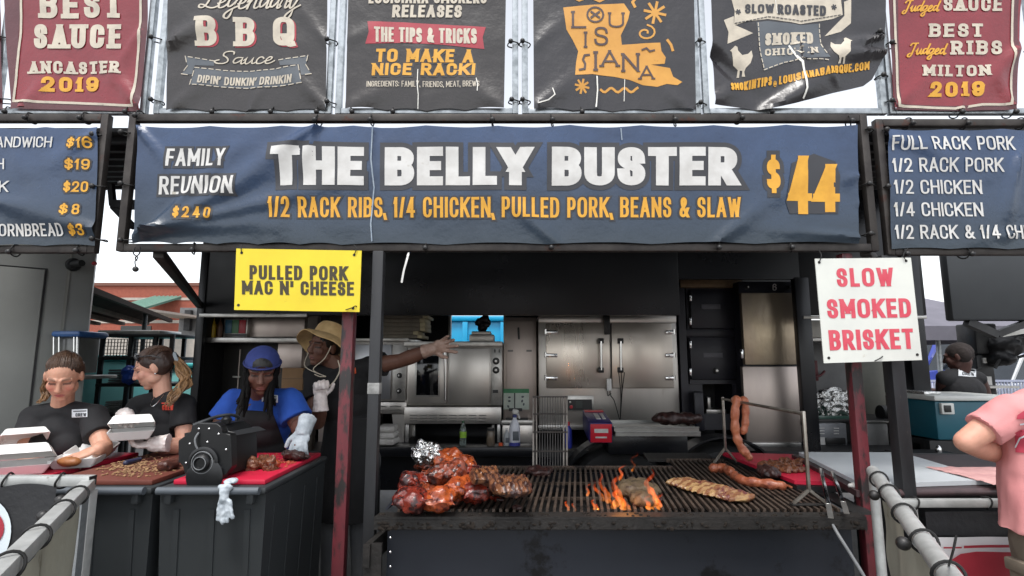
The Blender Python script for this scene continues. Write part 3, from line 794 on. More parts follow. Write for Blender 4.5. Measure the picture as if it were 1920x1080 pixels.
# ------------------------------------------------------------------ ball ties
def tie(label, dangle):
    t = thing('bungee_tie', label, 'bungee tie')
    if not dangle:
        MB().tube([V((.0022 * math.sin(a * 3), .028 * math.cos(a), .028 * math.sin(a))) for a in [i * math.pi / 9 for i in range(18)]], .0032, 6, closed=True).build('cord', m_cord, t)
        MB().ell((0.002, -.036, -.012), (.0125, .0125, .0125)).build('ball', m_ball, t)
    else:
        MB().tube(catmull([(-.012, -.03, .01), (-.014, -.034, -.02), (.006, -.03, -.04), (-.006, -.03, -.056), (0, -.03, -.085)], 5), .0028, 6).tube(catmull([(.012, -.03, .012), (.014, -.034, -.02), (-.006, -.03, -.04), (.004, -.03, -.056)], 5), .0028, 6).build('cord', m_cord, t)
        MB().ell((0, -.03, -.094), (.013, .013, .013)).build('ball', m_ball, t)
    return t
TG = 'black ball bungee ties holding the banners'
specs = []
for px, py in ((264, 218), (598, 226), (698, 226), (922, 226), (1034, 226), (1264, 226), (1383, 222), (1590, 228)): specs.append((px, py, 0, 0, 'top edge of the long blue banner'))
for px, py in ((364, 466), (800, 463), (1037, 462), (1345, 462), (1480, 462)): specs.append((px, py, 0, 0, 'foot of the long blue banner'))
for px, py in ((241, 252), (241, 348), (240, 452), (1626, 246), (1626, 348), (1628, 440)): specs.append((px, py, 1, 0, 'side of the long blue banner'))
for px, py in ((163, 222), (60, 222), (30, 470), (152, 468)): specs.append((px, py, 0, 0, 'rail of the left menu board'))
for px, py in ((188, 256), (188, 352), (188, 450)): specs.append((px, py, 1, 0, 'right upright of the left menu board'))
for px, py in ((1806, 232), (1912, 232), (1700, 232), (1806, 474), (1690, 474)): specs.append((px, py, 0, 0, 'rail of the right menu board'))
for px, py in ((1658, 248), (1660, 352)): specs.append((px, py, 1, 0, 'left upright of the right menu board'))
for px, py in ((10, 74), (10, 190), (296, 76), (296, 192)): specs.append((px, py, 1, .04, 'upright beside the maroon ANCASTER banner'))
for px, py in ((622, 80), (622, 196)): specs.append((px, py, 1, .04, 'upright between the sauce and recipe banners'))
for px, py in ((962, 84), (984, 84), (964, 192), (984, 192)): specs.append((px, py, 1, .04, 'pair of uprights left of the map banner'))
for px, py in ((1312, 82), (1314, 198)): specs.append((px, py, 1, .04, 'upright left of the chicken banner'))
for px, py in ((1646, 66), (1652, 146), (1668, 86), (1934, 92), (1668, 194)): specs.append((px, py, 1, .04, 'upright beside the maroon MILTON banner'))
for px, py in ((400, 211), (515, 211), (596, 211), (20, 211), (246, 211), (660, 211), (740, 211), (1086, 211), (1440, 211), (1790, 211), (1890, 211)): specs.append((px, py, 0, .04, 'bottom rail of the upper banner row'))
pro = tie('', False)
for i, (px, py, vert, dy, where) in enumerate(specs):
    o = pro if i == 0 else copy_tree(pro)
    o.location = PY(px, py, YB + .03 + dy)
    o.rotation_euler = (0, R(90) + random.uniform(-.2, .2), 0) if vert else (0, random.uniform(-.25, .25), random.uniform(-.3, .3))
    o['label'] = 'black ball bungee tie on the ' + where
    o['group'] = TG
d = tie('black ball bungee tie dangling free below the banner, left of the yellow sign', True)
d.location = PY(266, 470, YB + .03); d['group'] = TG

# ------------------------------------------------------------------ posts
def post(label, px, py, Y, w, mat, ztop, name='steel_post', w2=None):
    x = PY(px, py, Y).x
    r = thing(name, label, 'post', (x, Y, 0))
    MB().boxc((x, Y, ztop / 2 + .004), (w, w2 or w, ztop - .008), None, .004).build('tube', mat, r)
    MB().boxc((x, Y, .004), (w * 2.6, w * 2.6, .008), None, .002).build('base_plate', mat, r)
    return r
zb = PY(960, 472, YB).z
p_l = post('worn black square post left of the grill with a tape patch', 711, 480, YB, .05, m_greypost, zb)
MB().boxc((PY(711, 480, YB).x, YB, PY(960, 728, YB).z), (.054, .054, .05), None, .003).build('tape_patch', mk('grey_tape', (150, 150, 148), (110, 110, 108), 30, .6), p_l)
p_r = post('worn red square post below the yellow sign', 655, 600, YB + .03, .054, m_redpost, zb - .01)
post('worn red square post below the white brisket sign', 1601, 700, YB + .06, .05, m_redpost, zb)
post('dark square post right of the red post, behind the barricade end', 1677, 700, YB + .05, .06, m_greypost, zb - .012)

# ------------------------------------------------------------------ hanging signs
def sign(name, label, quad, Y, mat, holes, ties):
    r = thing(name, label, 'sign', PY(*quad[3], Y))
    P = [PY(x, y, Y) for x, y in quad]
    q = MB().prism(P, (0, .004, 0)); q.build('board', mat, r, False)
    b = MB()
    for x, y in holes:
        c = PY(x, y, Y - .0006)
        b.cyl(c + V((0, .0012, 0)), c - V((0, .0012, 0)), .0062, n=14)
    b.build('eyelet', mk('eyelet_black', (26, 24, 22), None, rough=.5), r)
    b = MB()
    for pts in ties: b.tube(catmull([PY(x, y, Y - dd) for x, y, dd in pts], 5), .0022, 6)
    b.build('cable_tie', m_cord, r)
    return r
m_yel = mk('yellow_plastic', (226, 204, 40), (214, 190, 34), 5, .4, bump=.05, bscale=14, c3=(190, 164, 40), s3=7, t3=.7)
m_wsign = mk('white_aluminium', (214, 216, 208), (200, 202, 196), 4, .4, bump=.06, bscale=10, c3=(184, 180, 166), s3=9, t3=.68)
ys = sign('menu_sign', 'yellow sign reading PULLED PORK MAC N\' CHEESE under the long banner', [(443, 466), (678, 470), (674, 585), (439, 581)], 2.385, m_yel, ((453, 474), (664, 478), (447, 572), (662, 578)),
          [[(453, 474, .003), (452, 466, .006), (454, 459, -.03)], [(664, 478, .003), (668, 466, .006), (664, 459, -.03)], [(648, 581, .004), (660, 577, .006), (668, 574, .003), (672, 588, -.03)]])
S = Surface(2.385)
Letters(S, .0012).text('PULLED PORK', 468, 497, 652, 524, .225, slope=.012, gap=.14).text("MAC N' CHEESE", 454, 526, 664, 552, .225, slope=.012, gap=.12).build('lettering', mk('brown_black_print', (58, 50, 28), None, rough=.5), ys)
ws = sign('menu_sign', 'white sign reading SLOW SMOKED BRISKET in red', [(1528, 485), (1708, 483), (1729, 675), (1545, 681)], 2.36, m_wsign, ((1536, 492), (1699, 489), (1554, 671), (1720, 665)),
          [[(1699, 489, .003), (1694, 478, .006), (1702, 466, -.05)], [(1640, 677, .003), (1650, 672, .005), (1655, 668, .003)], [(1536, 492, .003), (1540, 478, .005), (1534, 468, -.05)]])
S = Surface(2.36)
Letters(S, .0012).text('SLOW', 1570, 503, 1676, 538, .22, shear=-.085, slope=-.012, gap=.16).text('SMOKED', 1552, 561, 1709, 597, .22, shear=-.085, slope=-.012, gap=.13).text('BRISKET', 1556, 619, 1714, 657, .22, shear=-.09, slope=-.02, gap=.12).build('lettering', mk('faded_red_print', (196, 62, 80), (206, 84, 98), 20, .5), ws)
# loose paper strip hanging under the banner
MB().tube(catmull([PY(766, 474, YB), PY(762, 490, YB - .01), PY(757, 508, YB), PY(753, 530, YB + .01)], 6), [.006, .004, .008, .005] + [.006] * 15, 6, flat=.25).build('paper_strip', mk('paper', (225, 224, 220), None, rough=.8))
tag(bpy.data.objects['paper_strip'], 'torn white tape strip hanging below the long banner', 'tape strip')
# ------------------------------------------------------------------ the black food trailer
YT = 4.6
ZD = .80
m_tblk = mk('trailer_black', (26, 27, 32), (19, 20, 23), 1.5, .32, .25, bump=.06, bscale=8, rvar=.08)
m_tin = mk('trailer_interior_black', (24, 24, 26), (16, 16, 18), 4, .55)
m_ss = mk('stainless_steel', (204, 199, 193), (180, 176, 171), 2, .36, .9, bump=.03, bscale=24, stretch=(1, 1, .2), rvar=.06, c3=(166, 158, 150), s3=3, t3=.66)
m_ssd = mk('stainless_trim', (190, 188, 184), (160, 158, 154), 12, .35, .85, bump=.05, bscale=60)
m_ssw = mk('dented_stainless', (196, 180, 150), (156, 142, 132), 1.6, .34, .8, bump=.8, bscale=5, bdist=.012, stretch=(1, 1, .5), rvar=.1)
m_navy = mk('dark_navy_enamel', (33, 33, 43), (26, 26, 34), 5, .4, .1, c3=(44, 42, 48), s3=8, t3=.66)
m_glass = mk('dark_glass', (10, 11, 14), (18, 20, 24), 3, .08, 0, spec=.6)
m_chrome = mk('chrome', (205, 205, 205), None, rough=.14, metal=1)
m_plblk = mk('black_plastic', (20, 20, 21), (28, 28, 30), 30, .42)
tr = thing('food_trailer', 'long black food trailer with open serving side full of ovens', 'trailer', (PY(1050, 700, YT).x, YT + .8, 0))
XL, XR = PY(372, 560, YT).x, PY(1735, 560, YT).x
ZF, ZR = PY(960, 591, YT).z, 3.06
YBK = YT + 1.9
_xa, _xb, ZF2 = PY(1274, 560, YT).x, PY(1503, 560, YT).x, PY(960, 523, YT).z
MB().box(XL, YT, ZF, _xa, YT + .05, ZR, .006).box(_xa + .001, YT + .001, ZF2, _xb - .001, YT + .049, ZR - .001).box(_xb, YT, ZF, XR, YT + .05, ZR, .006).build('fascia', m_tblk, tr)
MB().box(XL, YT + .052, ZR - .05, XR, YBK, ZR - .002).build('roof', m_tin, tr)
MB().box(XL, YT - .02, ZD - .05, XR, YBK, ZD).build('deck', m_tin, tr)
b = MB()
hx0, hx1, hz0, hz1 = PY(846, 615, YBK).x, PY(944, 615, YBK).x, PY(960, 668, YBK).z, PY(960, 580, YBK).z
b.box(XL, YBK + .002, ZD, hx0, YBK + .05, ZR).box(hx1, YBK + .002, ZD, XR, YBK + .05, ZR).box(hx0 + .001, YBK + .003, ZD, hx1 - .001, YBK + .049, hz0).box(hx0 + .001, YBK + .003, hz1, hx1 - .001, YBK + .049, ZR)
b.build('back_wall', m_tin, tr, False)
MB().box(hx0 - .03, YBK - .03, hz0 - .02, hx0, YBK, hz1 + .02).box(hx1, YBK - .03, hz0 - .02, hx1 + .02, YBK, hz1 + .02).build('window_frame', m_ssd, tr)
MB().box(XL + .001, YT + .07, ZD, XL + .05, YBK - .01, ZR - .06).build('end_wall', m_tin, tr)
MB().pbox(363, 470, 377, 845, YT - .01, YT + .05, .004).build('corner_post', m_tblk, tr)
MB().pbox(1501, 520, 1528, 846, YT - .008, YT + .06, .004).build('corner_post', m_tblk, tr)
MB().pbox(1706, 440, 1738, 850, YT - .015, YT + .08, .004).build('corner_post', m_tblk, tr)
MB().pbox(373, 588, 575, 594.5, YT - .012, YT + .02, .002).build('steel_trim', m_ssd, tr)
MB().pbox(1507, 592, 1738, 597.5, YT - .018, YT + .02, .002).build('steel_trim', m_ssd, tr)
MB().box(XL, YT + .01, .48, XR, YT + .05, ZD - .052).build('skirt', m_tblk, tr)
MB().pbox(690, 839, 1003, 856, YT - .22, YT - .022, .004).build('work_ledge', m_tblk, tr)
MB().box(XL + .4, YT + .3, .42, XR + .8, YT + .42, .55).box(XL + .4, YT + 1.4, .42, XR + .8, YT + 1.52, .55).build('chassis_rail', m_tin, tr)
m_tyre = mk('tyre_rubber', (30, 30, 31), (22, 22, 23), 12, .7, bump=.3, bscale=50)
def wheel(x):
    w = MB()
    w.lathe((x, YT - .14, .43), [(.25, 0), (.27, -.015), (.33, -.03), (.39, -.022), (.42, .01), (.43, .05), (.43, .19), (.40, .24), (.25, .25)], 48, V((0, 1, 0)))
    t = w.build('wheel', m_tyre, tr)
    MB().lathe((x, YT - .15, .43), [(.255, -.006), (.248, -.014), (.235, -.004), (.22, .03), (.12, .05), (.07, .03), (.06, -.005), (.001, -.005)], 40, V((0, 1, 0))).build('rim', mk('wheel_steel', (120, 124, 126), (92, 95, 98), 9, .4, .7), t)
    f = MB()
    n = 22
    for i in range(n):
        a0, a1 = math.pi * (.08 + .84 * i / n), math.pi * (.08 + .84 * (i + 1) / n)
        p = []
        for r in (.475, .49):
            for a in (a0, a1): p.append((x + r * math.cos(a), .45 + r * math.sin(a)))
        q = [V((p[0][0], YT - .2, p[0][1])), V((p[1][0], YT - .2, p[1][1])), V((p[3][0], YT - .2, p[3][1])), V((p[2][0], YT - .2, p[2][1]))]
        f.prism(q, (0, .2, 0))
    bmesh.ops.remove_doubles(f.bm, verts=f.bm.verts, dist=1e-5)
    f.build('fender', m_tblk, tr)
wheel(PY(1155, 900, YT).x)
wheel(PY(1347, 900, YT).x)
# the raised side panel, a ribbed canopy from trailer to banner frame
aw = MB()
ax0, ax1 = PY(188, 345, YT).x, PY(1700, 345, YT).x
za, zc = PY(960, 352, YT).z, PY(960, 233, YB + .1).z - .03
aw.prism([V((ax0, YB + .12, zc)), V((ax1, YB + .12, zc)), V((ax1, YT - .01, za)), V((ax0, YT - .01, za))], (0, 0, .02))
aw.build('raised_side_panel', m_tin, tr, False)
b = MB()
for i in range(9):
    t = (i + .5) / 9
    y, z = YB + .12 + (YT - YB - .14) * t, zc + (za - zc) * t
    b.box(ax0, y - .015, z - .035, ax1, y + .015, z - .002)
b.build('panel_ribs', mk('grey_rib', (58, 58, 60), None, rough=.5), tr, False)
MB().bar(PY(297, 474, YB + .06), PY(374, 572, YT), .045, .05, .004).build('strut', m_steel, tr)
MB().bar(PY(1622, 470, YB + .06), PY(1704, 572, YT), .045, .05, .004).build('strut', m_steel, tr)
MB().bar(PY(208, 345, 3.2), PY(212, 386, 3.2), .03).bar(PY(212, 384, 3.2), PY(262, 384, 3.2), .05).bar(PY(214, 388, 3.2), PY(250, 426, 3.2), .035).build('hinge_bracket', m_black, tr)

# ------------------------------------------------------------------ equipment standing in the trailer
YE = 5.05
def louvres(b, px0, px1, py, n, Y, h=2.2):
    w = (px1 - px0) / n
    for i in range(n):
        a, c = PY(px0 + w * (i + .12), py, Y), PY(px0 + w * (i + .88), py, Y)
        b.tube([a, c], .006, 8, flat=.8)
    return b
def knob(px, py, Y, r, par, mat=None, n='knob'):
    c = PY(px, py, Y)
    k = MB().lathe(c, [(r * 1.35, .004), (r * 1.35, -.004), (r, -.006), (r * .9, -.03), (r * .3, -.032)], 20, V((0, 1, 0))).build(n, mat or m_plblk, par)
    MB().lathe(c + V((0, -.033, 0)), [(r * .5, .002), (r * .5, -.002), (r * .1, -.003)], 14, V((0, 1, 0))).build('knob_cap', m_ssd, k)
def base(px, py, Y): return PY(px, py, Y)

# left oven
o1 = thing('oven', 'stainless oven at the left, half hidden behind the man in the hat', 'oven', base(710, 832, YE))
MB().pbox(640, 640, 764, 752, YE, YE + .75, .006).build('body', m_ss, o1)
MB().pbox(650, 634, 766, 640, YE - .03, YE + .75, .002).build('top', m_ssd, o1)
MB().pbox(655, 646, 733, 748, YE - .03, YE - .002, .006).build('door', mk('brushed_steel_light', (196, 198, 202), (176, 178, 184), 3, .3, .85, stretch=(1, 1, .1), bump=.04), o1)
MB().pbox(736, 646, 762, 750, YE - .012, YE - .002, .003).build('control_panel', m_ssd, o1)
knob(749, 704, YE - .014, .018, o1); knob(748, 733, YE - .014, .018, o1)
MB().pbox(690, 754, 762, 776, YE - .02, YE + .1, .004).build('vent_panel', m_ss, o1)
louvres(MB(), 700, 756, 762, 2, YE - .022).build('louvre', m_ssd, o1); louvres(MB(), 700, 756, 769, 2, YE - .022).build('louvre', m_ssd, o1)
b = MB(); b.prism([PY(735, 777, YE), PY(760, 777, YE), PY(757, 833, YE), PY(741, 833, YE)], (0, .5, 0)); b.pbox(652, 754, 690, 833, YE + .02, YE + .6); b.build('stand', m_ss, o1)

# main convection oven with two doors
o2 = thing('oven', 'double door convection oven with dark window and knobs on its right', 'oven', base(848, 832, YE))
MB().pbox(760, 650, 942, 760, YE, YE + .8, .006).build('body', m_ss, o2)
MB().pbox(757, 640, 942, 650, YE - .035, YE + .8, .004).build('top', m_ssd, o2)
d = MB().pbox(764, 652, 838, 758, YE - .035, YE - .002, .01).build('door', m_ss, o2)
MB().pbox(778, 664, 825, 744, YE - .041, YE - .036, .003).build('window_frame', m_ssd, d)
MB().pbox(781, 667, 822, 741, YE - .044, YE - .042, .001).build('window', m_glass, d)
MB().tube([PY(834, 660, YE - .05), PY(834, 660, YE - .08), PY(835, 750, YE - .08), PY(835, 750, YE - .05)], .008, 8).build('handle', m_chrome, d)
d = MB().pbox(841, 652, 919, 758, YE - .035, YE - .002, .01).build('door', m_ss, o2)
MB().pbox(921, 652, 941, 760, YE - .016, YE - .002, .003).build('control_panel', m_ssd, o2)
knob(930, 677, YE - .018, .024, o2); knob(930, 694, YE - .018, .024, o2)
MB().pbox(924, 731, 934, 737, YE - .026, YE - .017).build('switch', m_plblk, o2)
MB().pbox(927, 655, 929, 661, YE - .022, YE - .017).build('indicator', m_plblk, o2); MB().pbox(935, 655, 937, 661, YE - .022, YE - .017).build('indicator', m_plblk, o2)
MB().pbox(758, 763, 940, 795, YE - .03, YE + .5, .006).build('vent_panel', m_ss, o2)
for py in (779, 784, 789): louvres(MB(), 766, 914, py, 8, YE - .032).build('louvre', m_ssd, o2)
for px in (763, 935): MB().pbox(px - 3, 796, px + 3, 832, YE, YE + .04, .004).build('leg', m_ssd, o2)
for px in (775, 925): MB().pbox(px - 3, 796, px + 3, 828, YE + .4, YE + .44, .004).build('leg', m_ssd, o2)
# flat boxes on top of the ovens
YS = YE - .02
m_tray = mk('grey_card', (128, 120, 106), (104, 98, 88), 14, .7)
m_trayedge = mk('pale_card_edge', (190, 180, 148), (168, 158, 128), 30, .8)
for i, (x0, x1, yb, yt) in enumerate(((700, 792, 634, 628), (704, 784, 627.6, 621), (700, 797, 620.6, 613), (699, 797, 612.6, 605), (702, 796, 604.6, 597), (699, 802, 596.6, 591))):
    t = thing('flat_box', ('lowest flat box of the stack on the left oven', 'second flat box from the bottom of the stack on the left oven', 'third flat box from the bottom of the stack on the left oven',
              'fourth flat box from the bottom of the stack on the left oven', 'fifth flat box, just under the top of the stack on the left oven', 'topmost flat box of the stack on the left oven, its end jutting out')[i], 'box', PY((x0 + x1) / 2, yb, YS), 'flat boxes stacked on the oven')
    MB().pbox(x0, yt, x1 - 10, yb, YS, YS + .4, .003).build('tray', m_tray, t)
    MB().pbox(x1 - 9.6, yt, x1, yb, YS + .004, YS + .38, .003).build('end_flap', m_trayedge, t)
b = MB().pbox(880, 627, 926, 640, YE + .1, YE + .4, .006).pbox(884, 621, 920, 627.5, YE + .12, YE + .38, .006)
tag(b.build('steel_pan', m_ss), 'shallow steel pan on top of the double door oven', 'pan')
b = MB()
for i in range(30):
    a = random.uniform(0, 6.28); r = random.uniform(0, .06)
    c = PY(906, 609, YE + .2) + V((r * math.cos(a), r * math.sin(a), random.uniform(-.045, .055)))
    b.ell(c, (random.uniform(.02, .04),) * 2 + (random.uniform(.02, .05),), Matrix.Rotation(a, 3, 'Y'), 2)
tag(b.fused('rubber_gloves', m_plblk, None, .008, 1, lambda p, n: n * fbm(p, 30) * .012), 'crumpled black heap of cloth on the steel pan in front of the cyan bin', 'cloth')

# narrow steel cabinet, cup dispenser, wiper
o3 = thing('steel_cabinet', 'narrow stainless cabinet between the oven and the big smoker', 'cabinet', base(974, 790, YE + .1))
m_ssp = mk('pinkish_stainless', (190, 178, 170), (164, 152, 147), 2.2, .4, .85, stretch=(1, 1, .3), bump=.04, bscale=20, c3=(148, 134, 126), s3=3, t3=.68)
MB().pbox(944, 595, 1006, 790, YE + .1, YE + .7, .006).build('body', m_ssp, o3)
d = MB().pbox(949, 601, 1001, 788, YE + .075, YE + .098, .005).build('door', m_ssp, o3)
MB().tube([PY(972, 615, YE + .07), PY(972, 615, YE + .03), PY(973, 635, YE + .03), PY(973, 635, YE + .07)], .01, 8).build('handle', m_plblk, d)
MB().pbox(952, 656, 962, 659.5, YE + .068, YE + .073).build('label_plate', mk('grey_plate', (110, 108, 106), None, rough=.4, metal=.6), d); MB().pbox(987, 656, 997, 659.5, YE + .068, YE + .073).build('label_plate', MATS['grey_plate'], d)
o = thing('poster', 'green and white glove poster on the narrow steel cabinet', 'poster', base(968, 768, YE + .06))
MB().pbox(944, 729, 992, 768, YE + .06, YE + .07, .001).build('sheet', mk('paper_pale', (196, 204, 194), (180, 190, 180), 20, .6), o)
MB().pbox(944, 729, 992, 737, YE + .057, YE + .0595).build('header', mk('green_print', (74, 140, 96), (60, 120, 84), 10, .6), o)
b = MB()
for px, py in ((955, 745), (955, 752), (953, 762), (980, 744), (979, 752), (982, 758)): b.ell(PY(px, py, YE + .058), (.014, .003, .009), Matrix.Rotation(px, 3, 'Y'), 2)
b.build('drawing', m_grey, o)
MB().bar(PY(965, 737, YE + .02), PY(965, 768, YE + .0), .012).bar(PY(954, 768, YE), PY(979, 768, YE), .035, .025).build('squeegee', m_plblk, None)
tag(bpy.data.objects['squeegee'], 'black squeegee hanging before the green poster', 'squeegee')
o = thing('steel_sink', 'small stainless wash basin below the green poster', 'sink', base(968, 838, YE))
MB().pbox(942, 797, 1000, 838, YE, YE + .06, .004).build('front', m_ss, o)
MB().pbox(940, 788, 1002, 797, YE - .03, YE + .07, .004).build('rim', m_ssd, o)
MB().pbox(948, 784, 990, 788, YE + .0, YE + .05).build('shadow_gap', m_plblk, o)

# the big smoker cabinet
o4 = thing('smoker_cabinet', 'large stainless smoker cabinet with two tall doors and chrome hinges', 'smoker', base(1141, 806, YE))
MB().pbox(1010, 592, 1272, 806, YE, YE + 1.0, .008).build('body', m_ss, o4)
MB().pbox(1010, 592, 1136, 604.5, YE - .012, YE - .002, .002).build('header', m_ss, o4); MB().pbox(1142, 592, 1268, 604.5, YE - .012, YE - .002, .002).build('header', m_ss, o4)
MB().pbox(1133, 592, 1144, 627, YE - .055, YE - .013, .004).build('door_closer', m_plblk, o4)
m_door = mk('smoker_door_steel', (212, 202, 190), (192, 184, 176), 1.4, .33, .85, bump=.04, bscale=26, stretch=(1, 1, .15), rvar=.1)
for x0, x1, hx, s in ((1024, 1144.5, 1127, -1), (1146.5, 1262, 1164, 1)):
    d = MB().pbox(x0, 606, x1, 728, YE - .04, YE - .002, .008).build('door', m_door, o4)
    h = MB().tube([PY(hx, 640, YE - .075), PY(hx + .5, 694, YE - .075)], .012, 10).build('handle', m_chrome, d)
    for py in (639, 694): 
        MB().pbox(hx - 5, py - 5, hx + 5.5, py + 5, YE - .085, YE - .041, .006).build('handle_bracket', m_plblk, d)
    for py in (622.5, 666, 709):
        q = MB()
        xh = 1023 if s < 0 else 1264
        q.lathe(PY(xh, py + 4, YE - .048), [(.013, 0), (.013, .045), (.006, .047)], 14)
        q.bar(PY(xh, py, YE - .052), PY(xh + (22 if s < 0 else -16), py + .5, YE - .046), .016, .034, .004)
        q.build('hinge', m_chrome, d)
cp = MB().pbox(1062, 742, 1113, 771, YE - .02, YE - .002, .003).build('control_box', m_ssd, o4)
MB().pbox(1064, 749, 1110, 769, YE - .026, YE - .021).build('control_panel', m_plblk, cp)
MB().lathe(PY(1071, 763, YE - .027), [(.016, .001), (.014, -.012), (.002, -.014)], 16, V((0, 1, 0))).build('red_knob', mk('red_plastic', (180, 30, 44), None, rough=.4), cp)
MB().lathe(PY(1069, 754, YE - .027), [(.010, .001), (.009, -.008), (.002, -.01)], 16, V((0, 1, 0))).build('knob', m_ssd, cp)
MB().pbox(1080, 752, 1092, 765, YE - .028, YE - .0262).build('display', mk('dim_display', (44, 52, 50), None, rough=.3), cp)
MB().pbox(1010, 797, 1105, 806, YE - .03, YE - .002, .003).build('foot_rail', m_ssd, o4)
o = thing('thermometer_probe', 'white handset with thin black wires on the smoker doors', 'thermometer', base(1143, 735, YE - .05))
MB().pbox(1138, 710, 1147, 733, YE - .075, YE - .045, .006).build('handset', mk('white_plastic', (226, 226, 224), None, rough=.35), o)
for pts in ([(1146, 606), (1146.5, 680), (1144, 735), (1152, 752), (1162, 788)], [(1160, 698), (1164, 740), (1163, 788)], [(1165, 698), (1166, 730), (1164, 755), (1163, 788)], [(1171, 698), (1167, 730), (1165, 760), (1163, 788)], [(1139, 733), (1140, 742), (1146, 737)]):
    MB().tube(catmull([PY(x, y, YE - .05) for x, y in pts], 6), .004, 6).build('wire', m_cord, o)

# dark cabinet right of the smoker
o5 = thing('warming_cabinet', 'dark navy cabinet with two labelled doors right of the smoker', 'cabinet', base(1340, 806, YE))
b = MB().pbox(1275, 530, 1289, 800, YE - .02, YE + .8, .004).pbox(1384, 535, 1392, 806, YE - .02, YE + .8, .004).pbox(1289.5, 540, 1383.5, 720, YE + .01, YE + .8).pbox(1289.5, 776, 1383.5, 806, YE + .0, YE + .8).pbox(1289.5, 720.5, 1318, 775.5, YE + .01, YE + .7).pbox(1374, 720.5, 1383.5, 775.5, YE + .01, YE + .7)
b.build('body', m_navy, o5, False)
MB().pbox(1318, 720.5, 1374, 775.5, YE + .45, YE + .46).build('recess', m_tin, o5)
MB().pbox(1276, 524, 1392, 539, YE - .05, YE + .7, .004).build('top_trim', mk('tan_trim', (120, 98, 70), (96, 78, 58), 20, .5, .4), o5)
for (y0, y1, lx, ly) in ((543, 616, 1333, 575), (632, 712, 1337, 666)):
    d = MB().pbox(1295, y0, 1380, y1, YE - .03, YE + .008, .008).build('door', m_navy, o5)
    MB().pbox(lx - 18, ly - 4.5, lx + 18, ly + 4.5, YE - .036, YE - .031, .001).build('label_plate', mk('grey_label', (96, 96, 102), (82, 82, 88), 30, .5), d)
    for py in (y0 + 14, y1 - 14): MB().pbox(1293.5, py - 7, 1297, py + 7, YE - .045, YE - .031, .002).build('hinge', m_chrome, d)
knob(1342, 695, YE - .032, .024, d)
MB().pbox(1281, 616.5, 1383, 631, YE - .012, YE + .008, .004).build('cross_rail', m_navy, o5)
MB().boxc(PY(1310, 770, YE - .1), (.08, .14, .34), Matrix.Rotation(R(-14), 3, 'Z'), .01).build('open_flap', m_navy, o5)
tag(MB().pbox(1325, 768, 1362, 775, YE + .08, YE + .3, .004).pbox(1327, 745, 1333, 767.5, YE + .1, YE + .2, .004).build('steel_utensils', m_ssd), 'steel utensils lying in the opening of the dark cabinet', 'utensils')

# tall stainless door
o6 = thing('refrigerator', 'tall fridge with dented stainless doors and a dial strip on top', 'refrigerator', base(1448, 838, YE - .2))
YF = YE - .2
MB().pbox(1393, 528, 1502, 838, YF + .03, YF + .8, .006).build('body', m_navy, o6)
d = MB().pbox(1393.5, 549, 1497, 684, YF - .03, YF + .028, .008).build('door', m_ssw, o6)
MB().pbox(1390, 655, 1394, 672, YF - .05, YF - .02, .003).build('latch', m_chrome, d)
d2 = MB().pbox(1396, 687, 1502, 829, YF - .03, YF + .028, .008).build('door', m_ssp, o6)
for py in (600, 640): MB().pbox(1497.5, py - 8, 1501, py + 8, YF - .04, YF + .0, .003).build('hinge', m_chrome, d)
for py in (716, 790): MB().pbox(1502.3, py - 8, 1505, py + 8, YF - .04, YF + .0, .003).build('hinge', m_chrome, d2)
MB().pbox(1396, 830, 1503, 838, YF - .045, YF + .02, .003).build('foot_rail', m_ssd, o6)
for px in (1400, 1478): knob(px, 539, YF + .028, .014, o6)
S = Surface(YF + .028)
Letters(S).text('6', 1448, 532, 1456, 545, .17).build('number', m_wht, o6)

# left shelf and what stands on it
o7 = thing('steel_shelf', 'stainless wall shelf at the trailer\'s left end', 'shelf', base(475, 642, YT + .1))
MB().pbox(377, 633, 577, 642, YT + .08, YT + .5, .004).build('board', m_ssd, o7)
MB().pbox(377, 596, 577, 632, YT + .5, YT + .51).build('back_panel', mk('pale_panel', (170, 168, 160), (150, 148, 142), 6, .5), o7)
def squeeze(px, label, mat, tip):
    c = PY(px, 633, YT + .18)
    s = 1 / 1000 * (YT + .18)
    t = thing('squeeze_bottle', label, 'bottle', c, 'squeeze bottles on the trailer shelf')
    MB().lathe(c, [(4.6 * s, 0), (5 * s, 2 * s), (5 * s, 20 * s), (4.2 * s, 25 * s), (3 * s, 27 * s), (.1 * s, 27.2 * s)], 20).build('body', mat, t)
    MB().lathe(c + V((0, 0, 27.3 * s)), [(3.2 * s, 0), (3 * s, 2 * s), (1.4 * s, 4 * s), (.6 * s, 10 * s), (.1 * s, 10.3 * s)], 16).build('nozzle', tip, t)
m_must = mk('mustard_yellow', (196, 162, 34), (180, 146, 28), 20, .4)
m_bbqs = mk('sauce_brown', (88, 58, 40), None, rough=.4)
squeeze(387, 'yellow mustard bottle leftmost on the trailer shelf', m_must, m_must); squeeze(399, 'yellow mustard bottle second on the trailer shelf, beside the brown one', m_must, m_must); squeeze(411, 'brown sauce bottle right of the two mustard bottles', m_bbqs, m_bbqs)
o = thing('cup_dispenser', 'dispenser with blue, green and red compartments on the trailer shelf', 'dispenser', base(440, 632, YT + .2))
MB().pbox(419, 597, 464, 632, YT + .2, YT + .32, .004).build('case', m_ssd, o)
for i, (n, c) in enumerate((('blue', (52, 96, 120)), ('green', (76, 120, 86)), ('red', (170, 50, 60)))):
    MB().pbox(422 + i * 13, 600, 434.4 + i * 13, 625, YT + .19, YT + .199, .001).build('compartment', mk(n + '_compartment', c, None, rough=.4), o)
MB().pbox(422, 626, 461, 631, YT + .185, YT + .199).build('tray', m_plblk, o)
tag(MB().pbox(469, 595, 571, 632, YT + .25, YT + .45, .006).build('steel_bin', m_ssp), 'plain stainless box filling the right of the trailer shelf', 'box')
